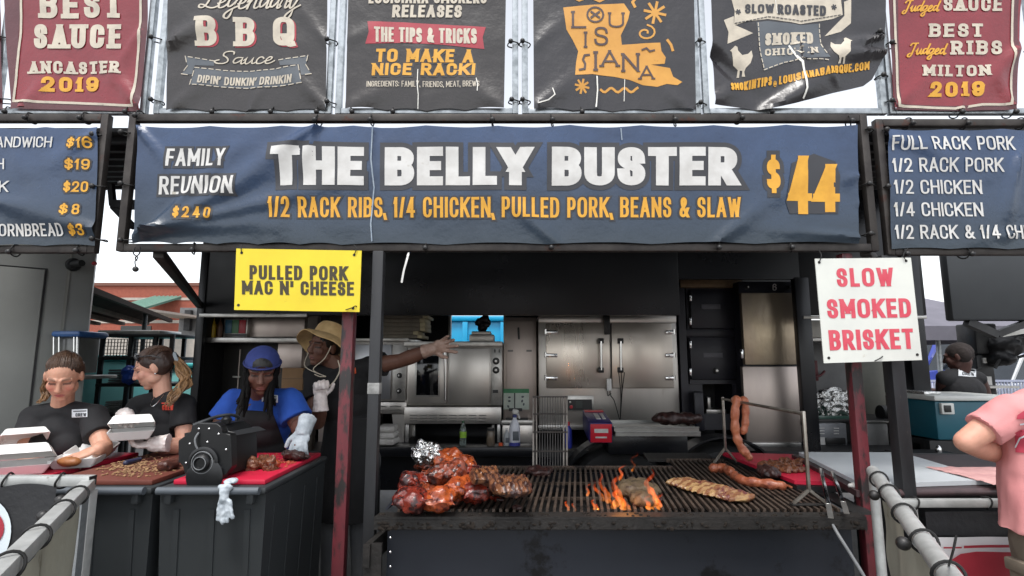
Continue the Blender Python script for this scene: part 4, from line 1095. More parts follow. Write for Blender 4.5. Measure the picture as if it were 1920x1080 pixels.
o = thing('storage_locker', 'dark locker below the trailer shelf behind the man in blue', 'locker', base(475, 845, YT + .35))
MB().pbox(379, 644, 560, 840, YT + .38, YT + .9, .006).build('body', mk('dark_brown_panel', (34, 31, 28), (24, 22, 20), 3, .5), o)
for px in (446,): MB().pbox(px - 1, 655, px + 1, 780, YT + .37, YT + .379).build('door_gap', m_ssp, o)
MB().pbox(436, 705, 450, 708, YT + .362, YT + .379).build('latch', m_ssd, o)
m_card = mk('cardboard', (150, 118, 86), (134, 104, 74), 6, .8)
o = thing('cardboard_box', 'brown cardboard box behind the man in blue', 'box', base(547, 732, YT + .2))
MB().pbox(528, 690, 568, 732, YT + .2, YT + .36, .004).build('carton', m_card, o); MB().pbox(528, 709, 568, 711, YT + .196, YT + .199).build('tape', mk('brown_tape', (120, 92, 62), None, rough=.4), o)
tag(MB().pbox(520, 644, 566, 690, YT + .22, YT + .36, .004).build('steel_plate', m_ssp), 'grey steel plate above the cardboard box', 'plate')
tag(MB().pbox(526, 733, 572, 736, YT + .18, YT + .38).pbox(526, 736, 529, 838, YT + .18, YT + .2).pbox(569, 736, 572, 838, YT + .18, YT + .2).build('side_table', m_tin), 'dark side table holding the cardboard box', 'table')
tag(MB().pbox(571, 592, 590, 845, YT + .02, YT + .1, .004).build('steel_column', mk('brown_grey_column', (74, 66, 58), (58, 52, 46), 5, .5, .3)), 'brown grey upright between the shelf and the man in the hat', 'column')
for x0, x1, y0, y1, c, lab in ((584, 612, 590, 618, 0, 'dark carton left of the pair above the straw hat'), (613, 645, 592, 620, 1, 'dark carton right of the pair above the straw hat')):
    o = thing('carton', lab, 'box', base((x0 + x1) / 2, y1, YE), 'dark cartons on the oven')
    MB().pbox(x0, y0, x1, y1 + 20, YE, YE + .3, .004).build('carton_body', mk('dark_carton', (70, 64, 54), (58, 54, 46), 9, .7), o); MB().pbox(x0 + 8, y0 + 4, x1 - 10, y0 + 9, YE - .004, YE - .0005).build('hand_hole', m_plblk, o)
tag(MB().pbox(600, 650, 650, 833, YE + .05, YE + .5, .004).build('steel_cupboard', m_ssp), 'stainless cupboard behind the shoulder of the man in the hat', 'cupboard')

# right bay
YR = YE + .0
o = thing('wall_cupboard', 'white wall cupboard at the trailer\'s right bay, behind the white sign', 'cupboard', base(1545, 636, YR))
MB().pbox(1512, 600, 1700, 633, YR, YR + .4, .006).build('case', mk('off_white_enamel', (206, 204, 196), (190, 188, 182), 6, .4), o); MB().pbox(1510, 633.6, 1702, 640, YR - .02, YR + .4, .003).build('ledge', m_ssd, o)
o = thing('bay_panel', 'grey wall panels of the trailer\'s right bay', 'panel', base(1610, 838, YR + .45))
m_gwall = mk('grey_wall', (112, 112, 112), (96, 96, 97), 3, .5, .2)
for x0, x1 in ((1504, 1612), (1614, 1660), (1662, 1722)): MB().pbox(x0, 641, x1, 838, YR + .45, YR + .48, .004).build('sheet', m_gwall if x0 < 1600 else mk('olive_grey_wall', (96, 96, 88), (80, 80, 74), 3, .5, .2), o)
o = thing('clamp', 'dark red clamp hanging on the right bay wall', 'clamp', base(1528, 716, YR + .4))
m_dred = mk('dark_red_enamel', (92, 34, 40), None, rough=.5)
MB().pbox(1526, 676, 1534, 714, YR + .42, YR + .44, .004).build('shaft', m_dred, o); MB().tube(catmull([PY(1519, 698, YR + .4), PY(1526, 705, YR + .38), PY(1538, 704, YR + .38), PY(1546, 696, YR + .4)], 5), .012, 8).build('jaw', m_dred, o)
o = thing('foil_pan', 'heap of crumpled silver foil in the right bay', 'foil', base(1560, 788, YR - .05))
m_foil = mk('silver_foil', (212, 212, 210), None, rough=.16, metal=1, bump=.9, bscale=26, bdist=.02)
q = MB().ell(PY(1562, 758, YR + .1), (.24, .13, .16))
q.fused('foil', m_foil, o, .012, 0, lambda p, n: n * (abs(noise.noise(p * 14)) * .05 + abs(noise.noise(p * 30)) * .025 - .02))
MB().pbox(1528, 780, 1602, 786, YR - .06, YR + .25, .004).build('tray', mk('glass_green', (70, 96, 88), None, rough=.2), o)
o = thing('counter_shelf', 'black counter across the trailer\'s right bay', 'counter', base(1610, 795, YR - .1))
MB().pbox(1508, 786.5, 1722, 793, YR - .1, YR + .4, .004).build('top', m_plblk, o); MB().pbox(1586, 793.5, 1600, 838, YR + .0, YR + .3).build('leg', m_plblk, o)
o = thing('napkin_dispenser', 'grey dispenser with louvred front at the foot of the right bay', 'dispenser', base(1560, 838, YR - .16))
MB().pbox(1528, 794, 1588, 836, YR - .16, YR + .1, .006).build('case', mk('grey_enamel', (128, 130, 134), (114, 116, 120), 9, .4, .3), o)
for px in (1541, 1568):
    for py in (803, 808, 813): louvres(MB(), px - 6, px + 6, py, 1, YR - .162).build('louvre', m_wht, o)
MB().pbox(1531, 820, 1547, 834, YR - .166, YR - .161).build('white_panel', m_wht, o); MB().pbox(1549, 821, 1586, 834, YR - .172, YR - .161, .01).build('black_panel', m_plblk, o)
o = thing('duct', 'black round duct lying across the right bay behind the posts', 'duct', base(1670, 790, YR - .05))
MB().tube([PY(1650, 774, YR + .02), PY(1722, 776, YR + .02)], .07, 20).build('pipe', m_black, o)
for x0, x1, lab in ((1622, 1666, 'steel box left of the dark post, foot of the right bay'), (1690, 1724, 'steel box right of the dark post with a red streak')):
    o = thing('steel_box', lab, 'box', base((x0 + x1) / 2, 838, YR - .16), 'steel boxes in the right bay')
    MB().pbox(x0, 794, x1, 837, YR - .16, YR + .2, .006).build('case', mk('pale_steel', (176, 176, 176), (150, 150, 150), 5, .4, .5, c3=(120, 116, 112), s3=7, t3=.66), o)
    MB().pbox(x0 - 1, 790, x1 + 1, 793.4, YR - .17, YR + .2, .002).build('lid', m_ssd, o)
    if x0 > 1680: MB().tube([PY(1704, 794, YR - .163), PY(1705, 812, YR - .163)], .004, 6).build('red_streak', m_redp, o)
# ------------------------------------------------------------------ what stands left of the trailer
m_gtruck = mk('grey_truck_paint', (150, 152, 149), (136, 138, 135), 1.2, .4, .15, bump=.05, bscale=10, rvar=.08)
YG = 4.2
gc = PY(172, 580, YG)
gt = thing('grey_truck', 'grey box body with a door outline at the left edge, behind the women', 'truck', (gc.x, YG, 0))
GA = R(40)
def along(px):
    """distance from the truck's corner, along its side, at which that column of the photograph meets it"""
    k = ray(px, 580).x / ray(px, 580).y
    return (gc.x - k * YG) / (math.cos(GA) - k * math.sin(GA))
def gz(px, py):
    s = along(px)
    return PY(px, py, YG - s * math.sin(GA)).z
gbase = V((gc.x, YG, 0))
def G(s, y, z): return gbase + V((-s, y, z))
def gbox(s0, s1, y0, y1, z0, z1, bev=0):
    return MB().box(gbase.x - s1, YG + y0, z0, gbase.x - s0, YG + y1, z1, bev)
gbox(0, 5.2, 0, 3, .55, 2.95, .03).build('body', m_gtruck, gt)
s0, s1, dz = along(76), along(-420), gz(60, 505)
gbox(s0, s1, -.012, -.001, .62, dz, .004).build('door', m_gtruck, gt)
gbox(s0 - .014, s0 - .002, -.006, -.0008, .62, dz).box(gbase.x - s1, YG - .006, dz + .002, gbase.x - s0 + .014, YG - .0008, dz + .012).build('door_seal', m_black, gt)
gbox(along(124), along(118), -.008, -.001, .6, 2.5).build('seam', mk('pale_seam', (122, 122, 116), None, rough=.5), gt)
sc = along(128)
c = MB().lathe(G(sc, 0, gz(128, 497)), [(.05, .0), (.05, -.03), (.036, -.05), (.001, -.052)], 18, V((0, 1, 0))).build('camera_mount', m_plblk, gt)
MB().tube([G(sc, -.04, gz(128, 497)), G(sc - .05, -.13, gz(128, 496))], [.026, .024], 14).build('camera', m_plblk, c)
for px, py in ((168, 494), (8, 466)): MB().lathe(G(along(px), 0, gz(px, py)), [(.018, 0), (.016, -.012), (.003, -.016)], 14, V((0, 1, 0))).build('marker_light', mk('red_lens', (170, 60, 66), None, rough=.25), gt)
for y in (.3, 2.5): MB().lathe(G(2.6, y, .46), [(.2, -.12), (.42, -.12), (.46, -.06), (.46, .1), (.42, .14), (.2, .14)], 28, V((0, 1, 0))).build('wheel', m_tyre, gt)
gt.rotation_euler = (0, 0, GA)

# corrugated canopy on a pole, seen from below
cn = thing('corrugated_canopy', 'dark corrugated canopy jutting out behind the grey truck', 'canopy', (-6.4, 7, 0))
A0, A1 = PY(164, 541, 5.0), PY(320, 607, 9.2)
A1.z = A0.z
dxy = V((A1.x - A0.x, A1.y - A0.y, 0))
q = MB()
q.sheet(lambda u, v: A0 + dxy * v + V((-4.2 * u, 0, .05 * math.sin(u * 2 * math.pi * 7) + .05 * u)), 128, 4)
c = q.build('sheet', mk('rusty_brown_sheet', (44, 37, 33), (33, 28, 26), 4, .9, spec=.05), cn)
md = c.modifiers.new('thick', 'SOLIDIFY'); md.thickness = .004
MB().bar(A0, A0 + dxy, .05, .06).build('edge_beam', mk('brown_beam', (52, 44, 40), None, rough=.9, spec=.1), cn)
for i in range(1, 7): MB().bar(A0 + V((-.42 * i, 0, -.05)), A0 + dxy + V((-.42 * i, 0, -.05)), .09, .05).build('batten', mk('brown_batten', (92, 80, 72), (70, 62, 56), 5, .9, spec=.1), cn)
px = PY(270, 620, 7.6).x
MB().cyl((px, 7.6, 0), (px, 7.6, A0.z + .02), .03).build('pole', m_black, cn)

# brick building far off
m_brick = mk('brick', (152, 84, 66), (134, 72, 58), 3, .85, bump=.2, bscale=40)
m_conc = mk('pale_concrete', (176, 168, 158), (156, 150, 142), 2, .85)
m_grn = mk('green_metal_roof', (82, 118, 104), (70, 106, 94), 3, .5)
YBd = 62
bd = thing('brick_building', 'wide red brick building with a green canopy, far behind on the left', 'building', (-46, YBd, 0))
zt = PY(960, 536, YBd).z
MB().box(-62, YBd, 0, -12, YBd + 20, zt).build('wall', m_brick, bd, False)
MB().box(-62.2, YBd - .2, zt, -11.8, YBd + 20.2, zt + .35).build('roof_edge', mk('brown_coping', (112, 74, 62), None, rough=.7), bd)
for py, h in ((563, .3), (606, .35)): 
    z = PY(960, py, YBd).z
    MB().box(-62.1, YBd - .08, z, -11.9, YBd - .001, z + h).build('stone_course', m_conc, bd)
MB().box(-48, YBd - 5, 0, -30, YBd - .1, PY(960, 630, YBd - 5).z).build('lobby', m_conc, bd)
q = MB()
x0, x1 = PY(238, 565, YBd - 3).x, PY(308, 565, YBd - 3).x
za, zb_ = PY(960, 560, YBd).z, PY(960, 581, YBd - 4).z
q.prism([V((x0 - .5, YBd - 4, zb_)), V((x1 - 1.5, YBd - 4, zb_)), V((x1, YBd - .1, za)), V((x0 + 1.2, YBd - .1, za))], (0, 0, .25))
cv = q.build('canopy', m_grn, bd, False)
q = MB()
for i in range(7):
    t = i / 6
    q.bar(V((x0 - .5 + (x1 - 1 - x0) * t, YBd - 4, zb_ + .3)), V((x0 + 1.2 + (x1 - 1.2 - x0) * t, YBd - .1, za + .3)), .12)
q.build('canopy_seams', mk('pale_green', (140, 176, 160), None, rough=.5), cv)
MB().box(PY(225, 640, YBd).x, YBd - .1, 0, PY(282, 640, YBd).x, YBd - .002, PY(960, 611, YBd).z).build('window', m_glass, bd)
MB().box(PY(290, 590, YBd - 6).x, YBd - 12, PY(960, 592, YBd - 6).z, PY(345, 590, YBd - 6).x, YBd - 2, PY(960, 588, YBd - 6).z).build('entrance_canopy', m_conc, bd)
MB().box(PY(336, 600, YBd - 2).x, YBd - 2, 4, PY(400, 600, YBd - 2).x, YBd - .1, PY(960, 577, YBd - 2).z).build('grey_bay', m_gwall, bd)
MB().box(PY(347, 600, YBd - 2.4).x, YBd - 2.6, PY(960, 622, YBd).z, PY(358, 600, YBd - 2.4).x, YBd - 2.1, PY(960, 585, YBd).z).build('wall_lamp', m_black, bd)

# parked cars
m_glass2 = mk('car_glass', (26, 32, 38), (36, 42, 48), 3, .1, spec=.6)
def car(label, loc, rot, paint, h=1.46, L=4.5):
    t = thing('parked_car', label, 'car', (0, 0, 0), 'parked cars in the lot')
    w = .88
    pr = [(-L / 2, .35), (-L / 2, .78), (-L / 2 + .25, .92), (-L / 2 + .9, .97), (L / 2 - 1.2, .95), (L / 2 - .3, .80), (L / 2, .66), (L / 2, .32), (L / 2 - .2, .25), (-L / 2 + .2, .25)]
    b = MB().prism([V((x, -w, z)) for x, z in pr], (0, 2 * w, 0))
    bmesh.ops.bevel(b.bm, geom=list(b.bm.edges), offset=.06, segments=2, affect='EDGES')
    b.build('body', paint, t)
    gr = [(-L / 2 + .55, .93), (-L / 2 + 1.15, h - .06), (-.1, h - .02), (.45, h - .1), (L / 2 - 1.15, .93)]
    g = MB()
    a = [g.bm.verts.new((x, -w + .08 + (z - .93) * .32, z)) for x, z in gr]; c = [g.bm.verts.new((x, w - .08 - (z - .93) * .32, z)) for x, z in gr]
    g.bm.faces.new(a); g.bm.faces.new(c[::-1])
    for i in range(5): g.bm.faces.new((a[i], c[i], c[(i + 1) % 5], a[(i + 1) % 5]))
    g.build('windows', m_glass2, t, False)
    r = MB()
    r.sheet(lambda u, v: V((-L / 2 + 1.1 + u * (L / 2 - .62), (v - .5) * 1.28, h - .055 + .075 * math.sin(math.pi * min(1, .12 + u * .8)) - .03 * (2 * v - 1) ** 2)), 8, 6)
    q = r.build('roof', paint, t); q.modifiers.new('s', 'SOLIDIFY').thickness = .04
    p = MB()
    for s in (-1, 1):
        for x0, x1 in ((-.2, -.16), (-L / 2 + .62, -L / 2 + 1.2), (L / 2 - 1.2, .45)):
            p.bar(V((x0, s * (w - .1), .93)), V((x1, s * (w - .245), h - .06)), .07, .05)
    p.build('pillars', paint, t)
    for x in (-L / 2 + .85, L / 2 - .9):
        for s in (-1, 1):
            k = MB().lathe((x, s * (w - .08), .32), [(.17, -.1), (.3, -.1), (.32, -.06), (.32, .08), (.3, .1), (.17, .1)], 24, V((0, s, 0))).build('wheel', m_tyre, t)
            MB().lathe((x, s * (w + .0), .32), [(.2, -.02), (.19, .015), (.06, .02), (.001, .02)], 20, V((0, s, 0))).build('rim', m_ssd, k)
    for s in (-1, 1):
        MB().boxc((L / 2 - .06, s * .62, .68), (.14, .34, .12), None, .03).build('headlight', m_wht, t); MB().boxc((-L / 2 + .04, s * .66, .8), (.1, .28, .16), None, .03).build('tail_light', mk('tail_red', (150, 24, 30), None, rough=.2), t)
    t.location = loc; t.rotation_euler = (0, 0, rot); t.scale = (1.12,) * 3
    return t
def cpaint(n, c): return mk(n, c, None, rough=.25, metal=.3, coat=.6)
cw, ck, cbl, csl, crd = cpaint('white_car_paint', (206, 208, 210)), cpaint('dark_car_paint', (40, 44, 52)), cpaint('blue_car_paint', (62, 76, 160)), cpaint('silver_car_paint', (160, 164, 168)), cpaint('red_car_paint', (150, 40, 48))
def at(px, Y): return V((PY(px, 675, Y).x, Y, 0))
car('white car farthest left in the lot, seen through the storage rack', at(205, 21), R(80), cw); car('white car with red tail lights above the ponytail woman', at(275, 25), R(78), cw)
car('dark car left of the corner post, behind the ponytail woman', at(338, 17), R(70), ck); car('silver car behind the dark one, right of the brick lobby', at(352, 30), R(85), csl); car('pale car in the far row under the canopy tip', at(240, 36), R(88), csl)
car('blue car parked beyond the man in the black tank top', at(1800, 14), R(8), cbl, 1.62).scale = (1.36,) * 3; car('white car at the right edge behind the trailer hitch', at(1925, 12.5), R(12), cw, 1.5); car('white van like car behind the blue car', at(1815, 24), R(5), cw, 1.9); car('silver car in the far row above the blue car', at(1880, 30), R(3), csl)

# storage rack and other gear behind the women
YK = 5.2
rk = thing('storage_rack', 'black storage rack with four shelves behind the women', 'rack', PY(255, 800, YK))
def zp(py, Y=YK): return PY(960, py, Y).z
b = MB()
for px in (187, 240, 287, 318):
    x = PY(px, 700, YK).x
    for dy in (0, .45): MB().boxc((x, YK + dy, zp(627) / 2), (.035, .035, zp(627)), None, .004).build('upright', m_plblk, rk)
for py in (629, 672, 722, 779): MB().boxc(((PY(187, 700, YK).x + PY(318, 700, YK).x) / 2, YK + .225, zp(py)), (PY(318, 700, YK).x - PY(187, 700, YK).x + .03, .5, .03), None, .004).build('shelf', m_plblk, rk)
def crate(px0, px1, py0, py1, lab, m, Y=YK + .05):
    t = thing('wire_basket', lab, 'basket', PY((px0 + px1) / 2, py1, Y), 'wire baskets on the storage rack')
    q = MB()
    a, c = PY(px0, py0, Y), PY(px1, py1, Y)
    for i in range(9):
        x = a.x + (c.x - a.x) * i / 8
        q.boxc((x, Y, (a.z + c.z) / 2), (.006, .006, a.z - c.z))
    for i in range(6):
        z = c.z + (a.z - c.z) * i / 5
        q.boxc(((a.x + c.x) / 2, Y, z), (c.x - a.x, .007, .006))
    q.build('front_grid', m, t)
    MB().box(a.x, Y + .02, c.z, c.x, Y + .3, c.z + .01).build('bottom', m, t)
m_grit = mk('basket_grey', (84, 88, 92), None, rough=.5)
crate(192, 236, 636, 669, 'grey wire basket on the rack\'s upper left shelf', m_grit); crate(243, 284, 636, 669, 'grey wire basket on the rack\'s upper middle shelf', m_grit)
def trays(px0, px1, py0, py1, lab, n, m):
    t = thing('tray_stack', lab, 'trays', PY((px0 + px1) / 2, py1, YK + .08), 'stacks of grey trays on the storage rack')
    for i in range(n):
        a, c = py1 - (py1 - py0) * i / n, py1 - (py1 - py0) * (i + .8) / n
        MB().pbox(px0 + (i % 3), c, px1 - (i % 2) * 2, a, YK + .08, YK + .38, .006).build('tray', m, t)
m_tg = mk('grey_tray', (120, 122, 124), (104, 106, 108), 9, .5)
trays(201, 232, 692, 720, 'stack of grey trays on the rack\'s third shelf', 6, m_tg); trays(195, 226, 752, 777, 'stack of pale trays on the rack\'s lowest shelf', 6, mk('pale_tray', (150, 152, 150), (132, 134, 132), 9, .5))
o = thing('blue_bag', 'blue plastic bag hanging in the rack behind the ponytail woman', 'bag', PY(248, 722, YK))
q = MB().ell(PY(243, 704, YK - .02), (.075, .06, .085)); q.fused('bag', mk('blue_plastic', (30, 66, 150), (24, 54, 130), 8, .3), o, .008, 1, lambda p, n: n * fbm(p, 14) * .02)
o = thing('pan_lid_stack', 'grey stainless pan lid lying on top of the storage rack', 'lid', PY(235, 627, YK))
MB().pbox(182, 619, 300, 626.5, YK + .05, YK + .4, .01).build('lid', m_ssd, o)
m_teal = mk('teal_plastic', (150, 220, 218), (130, 206, 206), 4, .4)
o = thing('teal_cooler', 'pale teal cooler tub behind the storage rack', 'cooler', PY(175, 790, 6.0))
MB().pbox(120, 676, 232, 800, 6.0, 6.9, .05).build('tub', m_teal, o); MB().pbox(116, 666, 236, 676, 5.96, 6.94, .02).build('lid', mk('teal_lid', (70, 176, 178), None, rough=.4), o)
o = thing('teal_cooler', 'second teal cooler showing between the ponytail woman and the corner post', 'cooler', PY(345, 790, 6.0))
MB().pbox(300, 690, 372, 800, 6.1, 6.9, .05).build('tub', m_teal, o); MB().pbox(296, 681, 374, 690, 6.06, 6.94, .02).build('lid', MATS['teal_lid'], o)
o = thing('drink_dispenser', 'stainless drink dispenser with a blue top behind the bun woman', 'dispenser', PY(118, 720, 3.9))
YD = 3.95
MB().pbox(100, 632, 146, 700, YD + .05, YD + .25, .006).build('tank', mk('smoky_plastic', (96, 98, 96), (110, 112, 110), 4, .2), o)
MB().pbox(94, 620, 149, 632, YD, YD + .3, .02).build('lid', mk('blue_lid', (44, 84, 140), (60, 100, 150), 6, .3), o)
for px in (101, 111, 139, 145): MB().cyl(PY(px, 632, YD + .02), PY(px - 1, 705, YD + .02), .007).build('leg', m_chrome, o)
MB().pbox(92, 705, 150, 712, YD - .02, YD + .35, .006).build('stand', m_ssd, o)
o = thing('green_pole', 'thin green pole with a bracket beside the grey truck', 'pole', (PY(157, 600, 4.8).x, 4.8, 0))
MB().cyl((PY(157, 600, 4.8).x, 4.8, 0), PY(157, 602, 4.8), .018).build('pole', mk('green_paint', (60, 110, 76), (76, 120, 90), 12, .5), o)
MB().tube(catmull([PY(157, 614, 4.78), PY(150, 616, 4.75), PY(148, 608, 4.75), PY(154, 600, 4.78)], 4), .012, 8).build('bracket', m_ssd, o)
for i, px in enumerate((177, 186, 345)):
    o = thing('white_post', ('thin white post left of the storage rack', 'thin white post just right of the first, left of the rack', 'thin white post between the ponytail woman and the corner post')[i], 'post', at(px, 9), 'thin white posts before the lot')
    MB().cyl(at(px, 9), PY(px, 632 if i < 2 else 652, 9), .03).build('tube', m_wht, o)
o = thing('metal_barrier', 'low galvanised crowd barrier before the parked cars at the left', 'barrier', at(300, 10))
q = MB()
a, c = at(165, 10), at(372, 10)
for z in (.15, 1.05): q.bar(a + V((0, 0, z)), c + V((0, 0, z)), .04)
q.build('rail', m_galv, o)
q = MB()
for i in range(26): q.cyl(a.lerp(c, i / 25) + V((0, 0, .17)), a.lerp(c, i / 25) + V((0, 0, 1.03)), .009, n=8)
q.build('bars', m_galv, o)
for x in (a, c): MB().cyl(x, x + V((0, 0, 1.08)), .024).build('post', m_galv, o)

# cyan bin seen through the trailer's rear window
o = thing('cyan_container', 'bright cyan container showing through the trailer\'s rear opening', 'container', at(895, 10.5))
m_cy = mk('cyan_plastic', (24, 160, 205), (18, 146, 192), 3, .35)
MB().pbox(800, 598, 1000, 760, 10.5, 12, .03).build('body', m_cy, o)
MB().pbox(796, 592, 1004, 602, 10.42, 12.1, .03).build('rim', m_cy, o)
for px in (866, 938, 820, 980): MB().pbox(px, 603, px + 10, 755, 10.44, 10.495, .01).build('rib', m_cy, o)

# ------------------------------------------------------------------ right background
m_tdk = mk('dark_grey_panel', (56, 59, 62), (48, 51, 54), 1.5, .45, .2, bump=.05, bscale=8)
nt = thing('gooseneck_trailer', 'dark grey trailer nose with hitch gear at the right edge', 'trailer', at(1850, 5.2))
YN = 5.0
MB().box(PY(1781, 540, YN).x, YN, zp(601, YN), 8.8, YN + .1, 3.0, .02).build('nose_panel', m_tdk, nt)
MB().pbox(1830, 606, 1872, 664, YN + .5, YN + .75, .02).build('neck', m_black, nt)
MB().bar(PY(1812, 603, YN + .05), PY(1868, 628, YN + .05), .07).bar(PY(1868, 627, YN + .05), PY(1930, 603, YN + .05), .06).build('brace', m_black, nt)
MB().bar(PY(1876, 628, YN + .1), PY(1940, 618, YN + .1), .04).build('pale_brace', m_ssd, nt)
j = MB().pbox(1834, 664, 1866, 728, YN + .55, YN + .7, .02)
j.cyl(PY(1856, 728, YN + .6), V((PY(1856, 728, YN + .6).x, YN + .6, .04)), .05).boxc((PY(1856, 728, YN + .6).x, YN + .6, .03), (.3, .3, .04))
j.build('landing_leg', m_black, nt)
q = MB()
for c, r in (((1880, 648), .16), ((1870, 672), .10), ((1890, 635), .12), ((1905, 640), .13)): q.ell(PY(c[0], c[1], YN + .5), (r, .2, r * .8), None, 2)
q.fused('coupling', m_black, nt, .015, 1, lambda p, n: n * fbm(p, 10) * .02)
MB().tube(catmull([PY(1866, 690, YN + .4), PY(1878, 672, YN + .4), PY(1900, 672, YN + .4), PY(1935, 662, YN + .4)], 6), .014, 8).tube(catmull([PY(1840, 690, YN + .3), PY(1812, 700, YN + .3), PY(1800, 690, YN + .3)], 6), .008, 8).build('hose', m_cord, nt)
MB().pbox(1844, 671, 1858, 681, YN + .53, YN + .548).pbox(1846, 706, 1860, 722, YN + .53, YN + .548).build('sticker', m_wht, nt)
MB().box(PY(1840, 723, YN + .5).x, YN + .4, zp(727, YN + .5), PY(1894, 723, YN + .5).x, YN + .8, zp(723, YN + .5)).build('step_plate', m_ssd, nt)
o = thing('gazebo', 'grey pop up canopy tent behind the dark trailer nose', 'tent', at(1830, 8))
YP = 7.5
x0, x1 = PY(1728, 610, YP).x, PY(1990, 610, YP).x
zc, zt2 = zp(611, YP), zp(578, YP + 1.5)
q = MB()
P = [V((x0, YP, zc)), V((x1, YP, zc)), V((x1, YP + 3, zc)), V((x0, YP + 3, zc))]
ap = V(((x0 + x1) / 2, YP + 1.5, zc + .62))
vs = [q.bm.verts.new(p) for p in P] + [q.bm.verts.new(ap)] + [q.bm.verts.new(p - V((0, 0, .2))) for p in P]
for i in range(4):
    q.bm.faces.new((vs[i], vs[(i + 1) % 4], vs[4])); q.bm.faces.new((vs[i], vs[(i + 1) % 4], vs[5 + (i + 1) % 4], vs[5 + i]))
q.build('canopy', mk('grey_fabric', (112, 110, 120), (98, 97, 106), 3, .8, bump=.2, bscale=12), o, False)
for p in P: MB().cyl((p.x * .995 + .02, p.y + .02, 0), (p.x * .995 + .02, p.y + .02, zc), .02).build('pole', m_galv, o)
MB().cyl(at(1757, YP + .2), PY(1757, 620, YP + .2), .03).build('pole', m_galv, o)
o = thing('picket_fence', 'pale picket barrier before the blue car at the right', 'fence', at(1800, 11))
q = MB(); a, c = at(1735, 11), at(1990, 11)
for i in range(44): q.boxc(a.lerp(c, i / 43) + V((0, 0, .62)), (.025, .02, 1.0))
q.build('pickets', mk('pale_blue_metal', (150, 156, 176), None, rough=.5), o)
MB().bar(a + V((0, 0, 1.13)), c + V((0, 0, 1.13)), .04).bar(a + V((0, 0, .1)), c + V((0, 0, .1)), .04).build('rail', MATS['pale_blue_metal'], o)
# two small houses, a hedge of trees and a mast
m_leaf = mk('leaf_green', (62, 78, 44), (44, 60, 32), 1.2, .8)
m_leaf2 = mk('leaf_olive', (84, 92, 52), (60, 70, 40), 1.2, .8)
m_bark = mk('bark', (70, 58, 46), (52, 44, 36), 6, .9)
def tree(label, loc, h, r, m, seed):
    rnd = random.Random(seed)
    t = thing('leafy_tree', label, 'tree', loc, 'trees beyond the lot')
    L = V(loc)
    tk = MB().tube(catmull([L, L + V((.1, 0, h * .3)), L + V((-.1, 0, h * .55))], 4), [.2 - .012 * i for i in range(9)], 8)
    for i in range(4):
        a = i * 1.6
        tk.tube([L + V((0, 0, h * .4)), L + V((r * .6 * math.cos(a), r * .6 * math.sin(a), h * .72))], [.09, .03], 6)
    tk.build('trunk', m_bark, t)
    q = MB()
    cl = [(L + V((rnd.gauss(0, r * .45), rnd.gauss(0, r * .45), h * .68 + rnd.gauss(0, h * .14))), rnd.uniform(.3, .5) * r) for _ in range(16)]
    for _ in range(1600):
        c, cr_ = rnd.choice(cl)
        d = V((rnd.gauss(0, 1), rnd.gauss(0, 1), rnd.gauss(0, 1))).normalized() * cr_ * rnd.uniform(.6, 1.05)
        p = c + d
        s = rnd.uniform(.12, .26) * r * .35
        a, b_, _ = frame_from(V((rnd.gauss(0, 1), rnd.gauss(0, 1), rnd.gauss(0, 1))))
        q.bm.faces.new([q.bm.verts.new(p + a * s), q.bm.verts.new(p + b_ * s * .6), q.bm.verts.new(p - a * s), q.bm.verts.new(p - b_ * s * .6)])
    q.build('crown', m, t, False, False)
tree('leafy tree right of the mast, above the grey tent', at(1752, 58), 6.6, 2.8, m_leaf, 3); tree('olive tree behind the tent, left of the hitch', at(1822, 50), 4.6, 2.6, m_leaf2, 5); tree('tree just right of the trailer\'s last post', at(1735, 66), 6.0, 2.4, m_leaf2, 9); tree('tree at the right edge behind the hitch', at(1905, 46), 5, 2.6, m_leaf, 11)
def house(label, px, Y, w, h, m):
    L = at(px, Y)
    t = thing('small_house', label, 'house', L, 'houses beyond the lot')
    MB().box(L.x - w / 2, Y, 0, L.x + w / 2, Y + 7, h).build('wall', m, t, False)
    MB().prism([V((L.x - w / 2 - .3, Y - .3, h)), V((L.x + w / 2 + .3, Y - .3, h)), V((L.x, Y - .3, h + w * .3))], (0, 7.6, 0)).build('roof', mk('grey_shingle', (120, 118, 116), (104, 102, 100), 4, .8), t, False)
    for s in (-.25, .25): MB().box(L.x + w * s - .5, Y - .03, 1.2, L.x + w * s + .5, Y - .002, 2.3).build('window', m_glass, t)
house('pale house with a grey gable above the tent, at the right', 1748, 70, 9, 5.2, m_conc); house('low white house behind the tent poles', 1780, 60, 10, 2.6, m_wht); house('cream house right of the tent poles', 1838, 66, 8, 3, mk('cream_wall', (196, 186, 150), None, rough=.8))
o = thing('banner_board', 'small pale board with red lettering far behind the seated man', 'sign', at(1793, 40)); MB().pbox(1784, 617, 1800, 631, 40, 40.1).build('board', mk('pale_blue_board', (176, 190, 206), None, rough=.6), o); MB().cyl(at(1792, 40.05), PY(1792, 631, 40.05), .08).build('post', m_galv, o)
Letters(Surface(40), .01).line([(1787, 622), (1790, 622)], 2).line([(1792, 622), (1797, 622)], 2).build('red_marks', m_redp, o)
o = thing('radio_mast', 'thin grey mast in the sky gap right of the white sign', 'mast', at(1731, 75))
MB().tube([at(1731, 75), PY(1732, 562, 75)], [.12, .05], 8).build('mast', m_gwall, o); MB().bar(PY(1729, 572, 75), PY(1735, 572, 75), .08).build('arm', m_gwall, o)
